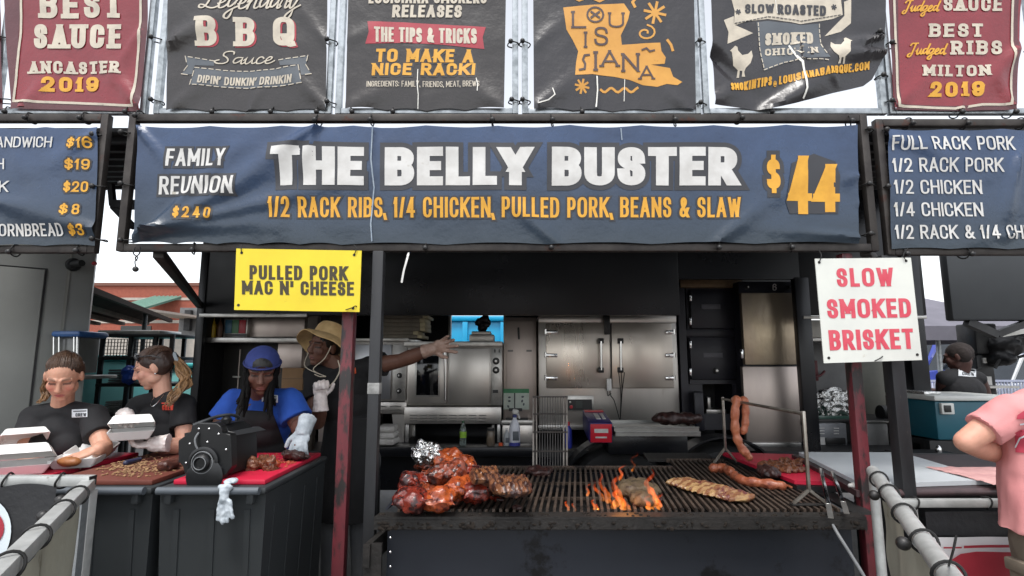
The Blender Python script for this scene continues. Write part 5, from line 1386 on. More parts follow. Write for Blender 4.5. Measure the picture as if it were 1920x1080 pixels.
# ------------------------------------------------------------------ small things along the trailer's edge
ZL = PY(960, 839, YT - .22).z
def on(px, Y, z): return V((ray(px, 830).x / ray(px, 830).y * Y, Y, z))
YI = YT - .12
K = YI / 1000
o = thing('water_bottle', 'clear water bottle with a green label on the trailer ledge', 'bottle', on(868, YI, ZL))
m_pet = mk('clear_pet', (150, 165, 160), None, rough=.08, trans=.7)
MB().lathe(on(868, YI, ZL), [(5.5 * K, 0), (6 * K, 2 * K), (6 * K, 28 * K), (4 * K, 34 * K), (2.2 * K, 38 * K), (2.2 * K, 41 * K)], 20).build('body', m_pet, o)
MB().lathe(on(868, YI, ZL + 14 * K), [(6.3 * K, 0), (6.3 * K, 11 * K)], 20).build('label_band', mk('lime_label', (150, 190, 50), (120, 170, 60), 40, .5), o)
MB().lathe(on(868, YI, ZL + 41 * K), [(2.6 * K, 0), (2.6 * K, 3 * K)], 14).build('cap', mk('green_cap', (50, 90, 60), None, rough=.4), o)
o = thing('glass_jar', 'small murky jar between the bottle and the sink', 'jar', on(920, YI, ZL))
MB().lathe(on(920, YI, ZL), [(7 * K, 0), (7.5 * K, 2 * K), (7.5 * K, 22 * K), (6 * K, 26 * K)], 20).build('body', mk('murky_glass', (110, 96, 80), (80, 74, 66), 20, .2), o)
MB().lathe(on(920, YI, ZL + 26 * K), [(6.5 * K, 0), (6.5 * K, 5 * K)], 18).build('lid', m_plblk, o)
o = thing('orange_cap', 'small orange cap on the ledge between jar and spray bottle', 'cap', on(939, YI, ZL)); MB().lathe(on(939, YI, ZL), [(4 * K, 0), (4 * K, 4 * K), (3 * K, 5 * K)], 14).build('cap_body', mk('orange_plastic', (210, 84, 40), None, rough=.4), o)
def spray(px, s, lab, m, foot=None, trig=True):
    c = on(px, YI, ZL)
    o = thing('spray_bottle', lab, 'bottle', c)
    k = K * s
    MB().lathe(c, [(9 * k, 0), (10 * k, 2 * k), (10 * k, 30 * k), (8.5 * k, 38 * k), (4 * k, 46 * k), (3.2 * k, 50 * k)], 22).build('body', m, o)
    if foot: MB().lathe(c + V((0, 0, .3 * k)), [(10.2 * k, 0), (10.2 * k, 6 * k)], 22).build('foot_band', foot, o)
    MB().lathe(c + V((0, 0, 50 * k)), [(4 * k, 0), (4 * k, 5 * k)], 16).build('collar', mk('blue_collar', (50, 60, 120), None, rough=.4) if foot else m_wht, o)
    if trig:
        q = MB().boxc(c + V((1.5 * k, 0, 60 * k)), (12 * k, 7 * k, 9 * k), Matrix.Rotation(R(15), 3, 'Y'), .01)
        q.bar(c + V((6 * k, 0, 58 * k)), c + V((9 * k, 0, 48 * k)), 2.5 * k, 3 * k)
        q.build('trigger', m_wht, o)
    MB().boxc(c + V((2 * k, -10.0 * k, 18 * k)), (11 * k, 1.2 * k, 16 * k), None, .002).build('printed_patch', m_grey, o)
spray(965, 1, 'white spray bottle with a blue foot before the sink', mk('milky_plastic', (214, 216, 224), (200, 203, 214), 8, .35), mk('blue_liquid', (58, 62, 140), None, rough=.3))
spray(950, .55, 'small clear bottle beside the white spray bottle', mk('pale_plastic', (160, 164, 166), None, rough=.3), None, False)
o = thing('blue_bottle', 'blue bottle with a red cap peeking out right of the upright grate', 'bottle', on(1066, YI, ZL - .02))
MB().lathe(on(1066, YI, ZL - .02), [(6 * K, 0), (6.5 * K, 2 * K), (6.5 * K, 32 * K), (3 * K, 40 * K)], 18).build('body', mk('blue_bottle_plastic', (44, 54, 150), None, rough=.35), o); MB().lathe(on(1066, YI, ZL - .02 + 40 * K), [(3.2 * K, 0), (3 * K, 7 * K)], 14).build('cap', mk('red_cap', (180, 40, 50), None, rough=.4), o)
m_cloth = mk('white_cloth', (206, 204, 200), (176, 172, 168), 18, .9, bump=.3, bscale=50)
o = thing('folded_towels', 'folded white towels on the ledge behind the black post', 'towels', on(724, YI, ZL))
for i in range(3): MB().boxc(on(724, YI + .01 * i, ZL + .03 + .05 * i) + V((0, .05, 0)), (.16 - .01 * i, .2, .048), Matrix.Rotation(R(4 * i - 4), 3, 'Z'), .02, 3).build('towel', m_cloth, o)
# film box lying on the fender, sheet pans with a joint
o = thing('film_box', 'red and blue cling film box leaning over the trailer wheel', 'box', PY(1130, 826, YT - .35))
d0, d1 = PY(1127, 812, YT - .42), PY(1112, 786, YT - .02)
s_, u_, d_ = frame_from(d1 - d0)
rot = Matrix((s_, d_, u_)).transposed()
w_ = .175
MB().boxc((d0 + d1) / 2, (w_, (d1 - d0).length, .15), rot, .004).build('carton', mk('film_blue', (44, 42, 106), (36, 34, 92), 9, .4), o)
MB().boxc(d0 - d_ * .004, (w_ - .012, .01, .14), rot, .003).build('end_flap', mk('film_red', (196, 36, 52), None, rough=.4), o)
MB().boxc(d1 + u_ * .077 - d_ * .03, (w_ * .9, .06, .004), rot).build('red_band', MATS['film_red'], o)
MB().boxc((d0 + d1) / 2 + u_ * .077 + s_ * .0, (w_ * .2, .17, .004), rot).boxc((d0 + d1) / 2 + u_ * .0775 + s_ * .045, (w_ * .14, .17, .004), rot).boxc(d0 - d_ * .011 + u_ * .02, (w_ * .6, .004, .03), rot).boxc(d0 - d_ * .011 - u_ * .03, (w_ * .5, .004, .012), rot).build('white_print_marks', m_wht, o)
o = None
m_pan = mk('sheet_pan', (172, 172, 168), (150, 150, 148), 6, .32, .85, c3=(116, 108, 98), s3=6, t3=.66)
def pan(z, lab, dx):
    a, b_ = on(1150, YT - .35, z).x + dx, on(1306, YT - .35, z).x + dx
    t = thing('sheet_pan', lab, 'pan', ((a + b_) / 2, YT - .2, z), 'sheet pans over the trailer wheel')
    q = MB().box(a, YT - .45, z, b_, YT + .05, z + .006)
    for s in ((a, YT - .45, b_, YT - .44), (a, YT + .04, b_, YT + .05), (a, YT - .44, a + .01, YT + .04), (b_ - .01, YT - .44, b_, YT + .04)): q.box(s[0], s[1], z + .0062, s[2], s[3], z + .03)
    q.build('pan_body', m_pan, t)
    MB().tube([V((a, YT - .452, z + .03)), V((b_, YT - .452, z + .03))], .006, 8).build('rolled_edge', m_ssd, t)
ZP = PY(960, 818, YT - .45).z
MB().box(on(1140, YT - .3, 0).x, YT - .3, ZP - .16, on(1290, YT - .3, 0).x, YT - .02, ZP - .002, .01).build('pan_bracket', m_tblk, tr)
pan(ZP, 'lower of two sheet pans over the trailer wheel', 0); pan(ZP + .036, 'upper of two sheet pans over the trailer wheel, with a roast on it', -.01)

# ------------------------------------------------------------------ food materials
def meat(name, a, b, c, rough=.32, s=16, coat=.3, t=.56, bump=.6, bs=45):
    return mk(name, a, b, s, rough, 0, bump=bump, bscale=bs, c3=c, s3=s * 1.3, t3=t, coat=coat, rvar=.12, bdist=.006)
m_ck = [meat('smoked_skin_red', (132, 46, 30), (86, 28, 22), (46, 18, 18), .3, 20, .35, .50, .9), meat('smoked_skin_orange', (178, 86, 38), (122, 44, 26), (84, 30, 22), .3, 20, .35, .53, .9), meat('smoked_skin_brown', (140, 66, 38), (86, 34, 26), (44, 20, 18), .32, 22, .3, .50, .9)]
m_rib = meat('rib_bark', (88, 48, 36), (60, 33, 28), (40, 24, 22), .45, 22, .1)
m_ribt = meat('rib_membrane', (128, 84, 54), (88, 52, 38), (54, 31, 27), .38, 18, .2, .54)
m_ribp = meat('pale_rib', (164, 134, 92), (128, 90, 64), (92, 46, 42), .4, 8, .15, .53)
m_brk = meat('dark_brisket', (62, 36, 32), (40, 24, 24), (24, 16, 16), .5, 26, .1)
m_brg = meat('greyed_brisket', (86, 74, 54), (62, 50, 38), (52, 40, 34), .6, 24, 0)
m_saus = meat('sausage_skin', (160, 92, 62), (134, 70, 50), (98, 46, 36), .42, 26, .12, .6, .5, 80)
m_saus2 = meat('hung_sausage_skin', (182, 112, 80), (160, 90, 66), (132, 66, 50), .42, 26, .12, .62, .5, 80)
m_pulled = meat('pulled_meat', (120, 74, 46), (88, 48, 34), (60, 30, 26), .5, 40, .1)

tag(MB().ell(on(1264, YT - .25, ZP + .11), (.17, .08, .05)).ell(on(1290, YT - .25, ZP + .11), (.12, .07, .045)).fused('roast_joint', m_brk, None, .01, 2, lambda p, n: n * fbm(p, 14) * .02), 'dark roast joint on the upper sheet pan', 'meat')

# ------------------------------------------------------------------ the grill
ZG = .90
YG0 = PZ(1160, 962, ZG).y
SHX = .122
def gp(px, py, z=ZG): return PZ(px, py, z)
gr = thing('charcoal_grill', 'long black charcoal grill with soot on its rim, in front', 'grill', (gp(1160, 962).x, YG0 + .5, 0))
m_grb = mk('grill_black', (46, 50, 58), (38, 41, 48), 1.6, .42, .3, bump=.12, bscale=12, c3=(20, 21, 24), s3=3.6, t3=.55, rvar=.12)
m_soot = mk('sooty_iron', (42, 39, 37), (28, 27, 26), 10, .6, .2, bump=.5, bscale=45, bdist=.008, c3=(56, 50, 44), s3=14, t3=.64)
m_grate = mk('grate_iron', (98, 84, 74), (62, 54, 49), 9, .55, .5, bump=.5, bscale=70, bdist=.004, c3=(34, 30, 28), s3=7, t3=.56)
m_ash = mk('charcoal_bed', (44, 42, 41), (20, 20, 21), 24, .9, bump=1, bscale=30, bdist=.02, c3=(90, 86, 82), s3=30, t3=.66)
XL0, XR0 = gp(716, 962).x, gp(1602, 962).x
YB1, YB2 = gp(1000, 878).y, gp(1330, 864).y
def shx(x, y): return x + SHX * (y - YG0)
def slab(q, x0, x1, y0, y1, z0, z1):
    q.prism([V((shx(x0, y0), y0, z0)), V((shx(x1, y0), y0, z0)), V((shx(x1, y1), y1, z0)), V((shx(x0, y1), y1, z0))], (0, 0, z1 - z0))
    return q
xm = gp(1262, 878).x - SHX * (YB1 - YG0)
q = MB()
slab(q, XL0 + .02, XR0 - .01, YG0 + .02, YG0 + .045, .25, ZG - .075)
slab(q, XL0 + .02, XL0 + .045, YG0 + .046, YB1 - .03, .25, ZG - .03)
slab(q, XR0 - .035, XR0 - .01, YG0 + .046, YB2 - .03, .25, ZG - .03)
slab(q, XL0 + .02, xm, YB1 - .03, YB1 - .005, .25, ZG - .02)
slab(q, xm + .001, XR0 - .01, YB2 - .03, YB2 - .005, .25, ZG - .02)
q.build('firebox', m_grb, gr, False)
q = MB(); slab(q, XL0 + .046, XR0 - .036, YG0 + .046, YB1 - .031, ZG - .16, ZG - .13); q.build('charcoal_bed', m_ash, gr, False)
q = MB()
slab(q, XL0 - .012, XR0 + .022, YG0 - .055, YG0 + .015, ZG - .012, ZG)
slab(q, XL0 - .012, XR0 + .022, YG0 - .058, YG0 - .05, ZG - .05, ZG - .0125)
b = q.build('front_rim', m_soot, gr, False)
q = MB(); slab(q, XR0 + .0, XR0 + .09, YG0 + .016, YB2, ZG - .012, ZG - .001); q.build('side_rim', mk('dark_rim', (46, 46, 46), (34, 34, 35), 8, .5, .3, bump=.3, bscale=50), gr, False)
q = MB(); slab(q, XL0 - .04, XL0 - .013, YG0 - .09, YB1 - .05, ZG - .19, ZG - .1); slab(q, XL0 - .04, XL0 + .03, YG0 - .075, YG0 - .062, .3, ZG - .1); q.build('corner_plate', m_soot, gr, False)
q = MB()
q.prism([V((shx(XL0 - .005, y), y, z)) for y, z in ((YG0 + .05, ZG), (YB1, ZG), (YB1 - .06, ZG + .09), (YG0 + .35, ZG + .07))], (.012, 0, 0))
q.build('left_guard', m_grb, gr, False)
# soot crumbs along the rim, one lumpy crust
q = MB()
rr = random.Random(4)
for i in range(130):
    x = XL0 + (XR0 - XL0) * rr.random() ** 1.4
    q.ell((x, YG0 - .058 - rr.random() * .004, ZG - .02 - rr.random() * .028), (rr.uniform(.003, .013), .004, rr.uniform(.003, .01)), None, 1)
for i in range(60):
    x = XL0 + (XR0 - XL0) * rr.random()
    q.ell((x, YG0 - rr.random() * .05, ZG + .001), (rr.uniform(.004, .014), rr.uniform(.004, .01), rr.uniform(.003, .007)), None, 1)
tag(q.build('soot_crust', mk('soot_flakes', (36, 33, 31), (52, 47, 43), 30, 1, spec=.05), gr), kind='stuff')
q = MB()
n = 66
for i in range(n):
    x = XL0 + .06 + (XR0 - XL0 - .11) * i / (n - 1)
    yb = YB1 if x < xm else YB2
    jig = rr.uniform(-.003, .003)
    q.prism([V((shx(x, YG0 + .03) - .006 + jig, YG0 + .03, ZG - .008)), V((shx(x, YG0 + .03) + .006 + jig, YG0 + .03, ZG - .008)), V((shx(x, yb) + .006, yb, ZG - .008)), V((shx(x, yb) - .006, yb, ZG - .008))], (0, 0, .016 + rr.uniform(-.001, .002)))
for yy, z in ((YG0 + .3, ZG - .022), (YG0 + .62, ZG - .022)): slab(q, XL0 + .05, XR0 - .05, yy, yy + .014, z, z + .012)
slab(q, XL0 + .05, xm - .002, YB1, YB1 + .016, ZG - .01, ZG + .012); slab(q, xm, XR0 - .05, YB2, YB2 + .016, ZG - .01, ZG + .012)
q.build('grate', m_grate, gr, False)
q = MB(); slab(q, xm - .12, xm + .32, YB2 + .02, YB2 + .28, ZG - .01, ZG + .004); q.build('rear_plate', m_soot, gr, False)
q = MB(); slab(q, XL0 + .04, xm - .0, YB1 + .02, YB1 + .04, .2, ZG + .0); q.build('rear_plate', m_grb, gr, False)
for x in (XL0 + .1, XR0 - .12):
    for y in (YG0 + .06, YB1 - .1): MB().box(x, y, 0, x + .05, y + .05, .2495).build('leg', m_grb, gr)
for (px, py) in ((732, 1008), (732, 1035), (732, 1062)): MB().ell(PY(px, py, YG0 - .075), (.006, .006, .006), None, 2).build('rivet', m_chrome, gr)

def onG(px, py, h): 
    """a point h above the grate, seen there in the photograph"""
    return PZ(px, py, ZG + h)
# chickens
def chicken(label, c, r, yaw, m, sc=1.0, seed=0):
    q = MB()
    M = Matrix.Rotation(yaw, 3, 'Z')
    def L(x, y, z): return V(c) + M @ V((x, y, z)) * (r * sc)
    q.ell(L(0, 0, .05), V((1.0, .74, .62)) * r * sc, M)
    q.ell(L(.42, 0, .2), V((.58, .6, .46)) * r * sc, M)
    for s in (-1, 1):
        q.caps(L(-.35, s * .52, .02), L(-.82, s * .44, .12), .34 * r, .22 * r); q.caps(L(-.82, s * .44, .12), L(-1.18, s * .22, .2), .17 * r, .08 * r)
        q.ell(L(-1.24, s * .19, .21), (.1 * r,) * 3, None, 2)
        q.chain([L(.52, s * .6, .16), L(.2, s * .86, .05), L(.6, s * .92, -.05)], [.19 * r, .14 * r, .08 * r])
    o = q.fused('smoked_chicken', m, None, .0075, 2, lambda p, n: n * (fbm(p + V((seed, 0, 0)), 11, 3) * .021 - abs(noise.noise(p * 30 + V((seed, 3, 1)))) * .012 - abs(noise.noise(p * 70 + V((seed, 3, 1)))) * .005))
    return tag(o, label, 'chicken', 'smoked chickens piled on the grill')
chicken('dark red chicken at the lower left corner of the pile', onG(772, 938, .062), .088, R(160), m_ck[0], 1, 1)
chicken('glossy orange chicken at the foot of the pile, front middle', onG(824, 938, .058), .086, R(20), m_ck[1], 1, 2)
chicken('red chicken above the lower left one, left flank of the pile', onG(783, 904, .085), .090, R(215), m_ck[0], 1, 3)
chicken('brown chicken in the middle of the pile, second from the top', onG(838, 890, .125), .094, R(10), m_ck[2], 1, 4)
chicken('orange chicken topmost on the pile beside the foil', onG(840, 863, .125), .092, R(-20), m_ck[1], 1, 5)
chicken('reddish orange chicken in the middle front, above the lowest one', onG(862, 917, .08), .086, R(70), m_ck[1], 1, 6)
chicken('rough red chicken at the right foot of the pile before the ribs', onG(893, 925, .066), .088, R(-60), m_ck[0], 1, 7)
chicken('dark chicken half hidden behind the left flank of the pile', onG(806, 876, .08), .085, R(90), m_ck[2], 1, 8)
for lab, p, r, yw, m_, sd in (('dark red chicken between the two lowest ones, tucked into the pile', onG(800, 926, .05), .07, R(100), m_ck[2], 21), ('orange brown chicken behind the topmost one, before the foil', onG(866, 872, .10), .08, R(40), m_ck[1], 22),
        ('red brown chicken on the right shoulder of the pile', onG(884, 898, .10), .085, R(-30), m_ck[0], 23), ('small dark chicken piece under the middle of the pile', onG(846, 936, .04), .06, R(130), m_ck[2], 24)):
    chicken(lab, p, r, yw, m_, 1, sd)
o = MB().ell(onG(800, 850, .16), (.085, .07, .065)).ell(onG(815, 858, .12), (.06, .06, .07)).fused('foil_ball', m_foil, None, .008, 0, lambda p, n: n * (abs(noise.noise(p * 26)) * .035 + abs(noise.noise(p * 60)) * .014 - .014))
tag(o, 'crumpled foil ball behind the top chicken', 'foil')
# rib slabs
def banded(m, d, freq, gap):
    """bones showing through as bands across the slab"""
    N, L = m.node_tree.nodes, m.node_tree.links
    b = N['Principled BSDF']
    src = b.inputs['Base Color'].links[0].from_socket
    tc = N.new('ShaderNodeTexCoord'); mp = N.new('ShaderNodeMapping'); w = N.new('ShaderNodeTexWave'); mr = N.new('ShaderNodeMapRange'); mx = N.new('ShaderNodeMix')
    mx.data_type = 'RGBA'
    mp.vector_type = 'TEXTURE'
    mp.inputs['Rotation'].default_value = (0, 0, math.atan2(d.y, d.x) + .35)
    w.inputs['Scale'].default_value = freq; w.inputs['Distortion'].default_value = 2.2; w.inputs['Detail'].default_value = 3; w.inputs['Detail Scale'].default_value = 1.2
    mr.inputs[1].default_value = .12; mr.inputs[2].default_value = .42
    L.new(tc.outputs['Object'], mp.inputs[0]); L.new(mp.outputs[0], w.inputs[0]); L.new(w.outputs[0], mr.inputs[0]); L.new(mr.outputs[0], mx.inputs[0])
    mx.inputs[6].default_value = lin(gap); L.new(src, mx.inputs[7]); L.new(mx.outputs[2], b.inputs['Base Color'])
def ribs(name, label, a, b, w, h, m, grp, seed, sag=0, tip=.7, nb=7.5, ro=1):
    """a slab from a to b: a soft block with raised bones across"""
    a, b = V(a), V(b)
    d = b - a; L = d.length; d.normalize()
    s = V((d.y, -d.x, 0)).normalized()
    up = s.cross(d)
    if up.z < 0: up = -up
    q = MB()
    k = 12
    for i in range(k + 1):
        t = i / k
        wd = w * (tip + (1 - tip) * math.sin(math.pi * min(1, .18 + t * .8)))
        q.ell(a + d * L * t, (L / k * .95, wd / 2, h / 2), Matrix((d, s, up)).transposed(), 2)
    def disp(p, n):
        t = (p - a).dot(d) / L
        v = (p - a).dot(s) / w
        bone = math.sin(t * 2 * math.pi * nb + v * 2.6 + noise.noise(p * 9) * 1.3 * ro) * .005 * max(0, n.dot(up))
        return n * (bone + fbm(p + V((seed, 0, 0)), 18, 3) * .015 * ro)
    o = q.fused(name, m, None, .006, 1, disp)
    return tag(o, label, 'ribs', grp)
RG = 'rib slabs on the grill'
for i, (z, dx) in enumerate(((.03, 0), (.085, 3), (.14, -2))):
    ribs('rib_slab', ('lowest rib slab of the stack in the middle of the grill', 'second rib slab from the bottom of the stack in the middle', 'top rib slab of the middle stack, bones showing')[i], onG(926 + dx, 910, z), onG(986 + dx, 908, z), .25, .062, m_ribt if i == 2 else m_rib, RG, i, 0, .9)
for i, (z, dx) in enumerate(((.035, 0), (.095, -3), (.15, 2))):
    ribs('rib_slab', ('lowest rib slab of the stack behind the chickens', 'middle rib slab of the stack behind the chickens', 'top rib slab of the stack behind the chickens')[i], onG(884 + dx, 892, z), onG(930 + dx, 890, z), .2, .06, m_rib if i == 0 else m_ribt, RG, 5 + i, 0, .9)
banded(m_ribp, onG(1390, 934, .02) - onG(1274, 902, .02), 7, (116, 76, 50)); banded(m_ribt, V((1, .1, 0)), 10, (56, 32, 26))
ribs('rib_slab', 'long pale rib slab lying alone on the right of the grate', onG(1274, 902, .024), onG(1390, 934, .026), .23, .034, m_ribp, RG, 9, 0, .72, 11, .6)
tag(MB().ell(onG(1008, 884, .02), (.075, .06, .028)).ell(onG(1024, 882, .02), (.04, .05, .022)).fused('brisket_end', m_brk, None, .008, 1, lambda p, n: n * fbm(p, 20) * .014), 'small charred brisket end right of the rib stack', 'meat')
tag(MB().ell(onG(1196, 918, .03), (.10, .14, .04)).ell(onG(1208, 935, .03), (.06, .06, .03)).fused('brisket', m_brg, None, .008, 1, lambda p, n: n * fbm(p, 18) * .018), 'greyish brisket searing between the flames', 'meat')
tag(MB().ell(onG(1205, 945, .014), (.05, .03, .016)).ell(onG(1228, 938, .012), (.04, .03, .014)).fused('meat_scrap', m_brk, None, .007, 1, lambda p, n: n * fbm(p, 24) * .012), 'charred meat scrap in front of the searing brisket', 'meat')
tag(MB().ell(onG(968, 951, .012), (.02, .018, .012)).ell(onG(973, 953, .012), (.016, .014, .010)).fused('meat_crumb', m_brk, None, .005, 1), 'small burnt crumb on the front rim below the rib stack', 'meat')
tag(MB().chain([onG(922, 934, .01), onG(932, 936, .012), onG(942, 938, .01)], [.012, .014, .008]).fused('meat_strip', m_ck[0], None, .005, 1), 'thin red meat strip right of the chickens', 'meat')
# sausages
def sausage(label, pts, r, m, seed, grp='sausages at the grill'):
    P = catmull(pts, 7)
    k = len(P)
    rs = [r * (1 + .12 * math.sin(i * 1.1 + seed)) for i in range(k)]
    o = MB().chain(P, rs, 12).fused('sausage', m, None, .006, 2, lambda p, n: n * (fbm(p + V((seed, 1, 0)), 40, 2) * .003 - abs(noise.noise(p * 22)) * .004))
    return tag(o, label, 'sausage', grp)
sausage('shorter grilled sausage lying at the back of the right grate', [onG(1338, 878, .028), onG(1356, 878, .03), onG(1372, 886, .028)], .027, m_saus, 1)
sausage('long grilled sausage lying towards the hanging rack\'s front foot', [onG(1377, 892, .028), onG(1394, 901, .028), onG(1428, 906, .028), onG(1466, 911, .026)], .025, m_saus, 2)
sausage('short dark sausage nub lying behind the long one', [onG(1468, 908, .012), onG(1484, 914, .012)], .010, m_saus, 3)

# hanging rack
rkY0, rkY1 = 3.42, PZ(1509, 925, ZG + .06).y
m_rod = mk('steel_rod', (172, 168, 160), (134, 128, 118), 18, .35, .85)
hr = thing('hanging_rack', 'steel hanging rack with two forked feet standing on the grill', 'rack', PZ(1400, 900, ZG))
tl, tr_ = PY(1355, 748, rkY0), PY(1507, 783, rkY1)
tr_.z = tl.z
bl, br = V((tl.x, rkY0, PY(1355, 840, rkY0).z)), V((tr_.x, rkY1, PY(1509, 918, rkY1).z))
MB().tube([tl, tr_], .008, 8).build('crossbar', m_rod, hr)
MB().bar(tl + V((0, 0, .012)), bl, .014, .014, .002).build('upright', m_rod, hr); MB().bar(tr_ + V((0, 0, .012)), br, .014, .014, .002).build('upright', m_rod, hr)
for c, (ax, ay), (bx, by) in ((bl, (1334, 866), (1382, 867)), (br, (1478, 953), (1540, 955))):
    A, B = PZ(ax, ay, ZG + .01), PZ(bx, by, ZG + .01)
    A.y = B.y = c.y + .0
    A.x, B.x = c.x - .075, c.x + .075
    A.z = B.z = ZG + .016
    MB().bar(c, A, .012, .012).bar(c, B, .012, .012).build('forked_foot', m_rod, hr)
MB().boxc(V((br.x, rkY1, ZG + .013)), (.17, .03, .008), None, .002).build('foot_plate', m_soot, hr)
def bar_at(t): return tl.lerp(tr_, t)
hb = bar_at(.23)
sausage('long sausage hanging over the rack\'s bar, its tip bent to the right', [hb + V((-.0, .03, .0)), hb + V((-.012, -.03, .012)), hb + V((-.035, -.045, -.06)), hb + V((-.035, -.04, -.16)), hb + V((-.015, -.04, -.24)), hb + V((.035, -.04, -.31))], .025, m_saus2, 5)
sausage('shorter sausage hanging behind the long one on the rack', [hb + V((.025, .02, .0)), hb + V((.03, -.03, .012)), hb + V((.035, -.03, -.06)), hb + V((.025, -.03, -.14)), hb + V((.012, -.03, -.17))], .022, m_saus2, 6)

# grate leaning upright behind the grill
ug = thing('spare_grate', 'narrow steel wire grate standing upright behind the grill', 'grate', PY(1030, 878, YB1 + .06))
m_wire = mk('wire_steel', (112, 107, 101), (78, 73, 68), 14, .4, .8)
ya, yb_ = YB1 + .05, YB1 + .22
q = MB()
for px in (1000, 1006, 1057, 1063): q.bar(PY(px, 905, ya), PY(px - (0), 743, yb_), .008 if px not in (1000, 1063) else .011)
q.build('frame_rods', m_wire, ug)
q = MB()
for i in range(10): q.bar(PY(1012 + i * 4.9, 905, ya), PY(1012 + i * 4.9, 744, yb_), .0045)
q.build('wires', mk('dark_wire', (72, 70, 68), (50, 48, 47), 14, .5, .6), ug)
q = MB()
for py in (744, 776, 810, 846): q.bar(PY(999, py, ya + (yb_ - ya) * (905 - py) / 162 - .008), PY(1064, py, ya + (yb_ - ya) * (905 - py) / 162 - .008), .009)
q.build('cross_rods', MATS['dark_wire'], ug)

# flames
def flame_mat(name):
    m = bpy.data.materials.new(name); m.use_nodes = True
    N, L = m.node_tree.nodes, m.node_tree.links
    N.clear()
    out = N.new('ShaderNodeOutputMaterial'); em = N.new('ShaderNodeEmission'); tc = N.new('ShaderNodeTexCoord'); sp = N.new('ShaderNodeSeparateXYZ'); cr = N.new('ShaderNodeValToRGB')
    nz = N.new('ShaderNodeTexNoise'); nz.inputs['Scale'].default_value = 30; nz.inputs['Detail'].default_value = 4
    mp = N.new('ShaderNodeMapping'); mp.inputs['Scale'].default_value = (1.6, 1.6, .45)
    L.new(tc.outputs['Object'], mp.inputs[0]); L.new(mp.outputs[0], nz.inputs[0])
    L.new(tc.outputs['Generated'], sp.inputs[0]); L.new(sp.outputs[2], cr.inputs[0])
    cr.color_ramp.elements[0].color = (1, .30, .045, 1); cr.color_ramp.elements[1].color = (1, .07, .012, 1)
    e = cr.color_ramp.elements.new(.45); e.color = (1, .15, .02, 1)
    L.new(cr.outputs[0], em.inputs[0])
    mr = N.new('ShaderNodeMapRange'); mr.inputs[1].default_value = .40; mr.inputs[2].default_value = .66; mr.inputs[3].default_value = 2; mr.inputs[4].default_value = 30
    L.new(nz.outputs[0], mr.inputs[0])
    fd = N.new('ShaderNodeMapRange'); fd.inputs[1].default_value = .3; fd.inputs[2].default_value = 1; fd.inputs[3].default_value = 1; fd.inputs[4].default_value = .22
    L.new(sp.outputs[2], fd.inputs[0])
    ml = N.new('ShaderNodeMath'); ml.operation = 'MULTIPLY'; L.new(mr.outputs[0], ml.inputs[0]); L.new(fd.outputs[0], ml.inputs[1])
    L.new(ml.outputs[0], em.inputs[1]); L.new(em.outputs[0], out.inputs['Volume'])
    return m
m_fl = flame_mat('flame')
fo = thing('grill_fire', 'orange flames leaping through the grate around the brisket', 'fire', onG(1180, 950, 0))
def flame(pts, r, seed):
    P = catmull(pts, 7)
    k = len(P)
    q = MB().tube(P, [max(.0015, r * min(1, .55 + i * .25) * (1 - (i / (k - 1))) ** .8 * (.85 + .5 * noise.noise(V((i * .45, seed, 0))))) for i in range(k)], 12, True, False, .8)
    q.build('flame_tongue', m_fl, fo)
def fl(px0, py0, px1, py1, Y, r, seed, bend=6):
    a, b = PY(px0, py0, Y), PY(px1, py1, Y)
    k = bend / 1000 * Y
    flame([a, a.lerp(b, .3) + V((k * .6, 0, 0)), a.lerp(b, .6) + V((-k, .02, 0)), a.lerp(b, .85) + V((k * .5, 0, 0)), b], r, seed)
for (x0, y0, x1, y1, Y, r, bend) in ((1152, 950, 1164, 880, 2.46, .034, 8), (1168, 956, 1154, 912, 2.38, .030, 6), (1178, 957, 1166, 930, 2.32, .022, 3), (1140, 944, 1124, 884, 2.5, .024, 5), (1150, 954, 1136, 922, 2.4, .020, 4), (1130, 940, 1112, 900, 2.52, .020, 4),
        (1224, 955, 1221, 878, 2.46, .034, 8), (1232, 954, 1240, 924, 2.4, .024, 4), (1214, 955, 1216, 926, 2.38, .022, 3), (1114, 956, 1112, 934, 2.34, .014, 2), (1066, 957, 1060, 938, 2.34, .011, 2), (1078, 958, 1074, 942, 2.32, .009, 2), (1122, 957, 1118, 944, 2.32, .010, 1),
        (1184, 884, 1194, 848, 2.6, .011, 5), (1160, 900, 1172, 868, 2.55, .016, 4), (1100, 930, 1106, 904, 2.5, .013, 3)):
    fl(x0, y0, x1, y1, Y, r * .8, x0 * .37, bend)
fire_l = bpy.data.lights.new('fire_glow', 'POINT'); fire_l.energy = .5; fire_l.color = (1, .38, .10); fire_l.shadow_soft_size = .08
fire_o = bpy.data.objects.new('fire_glow', fire_l); COL.objects.link(fire_o); fire_o.parent = fo; fire_o.location = PY(1175, 930, 2.42) - V(fo.location)

# hose and a white tape end
tag(MB().tube(catmull([PY(1560, 982, YG0 - .05), PY(1574, 1006, YG0 - .1), PY(1598, 1044, YG0 - .14), PY(1625, 1090, YG0 - .18), PY(1650, 1150, YG0 - .2)], 6), .0065, 8).build('gas_hose', m_tg), 'thin grey hose hanging from the grill\'s right corner', 'hose')

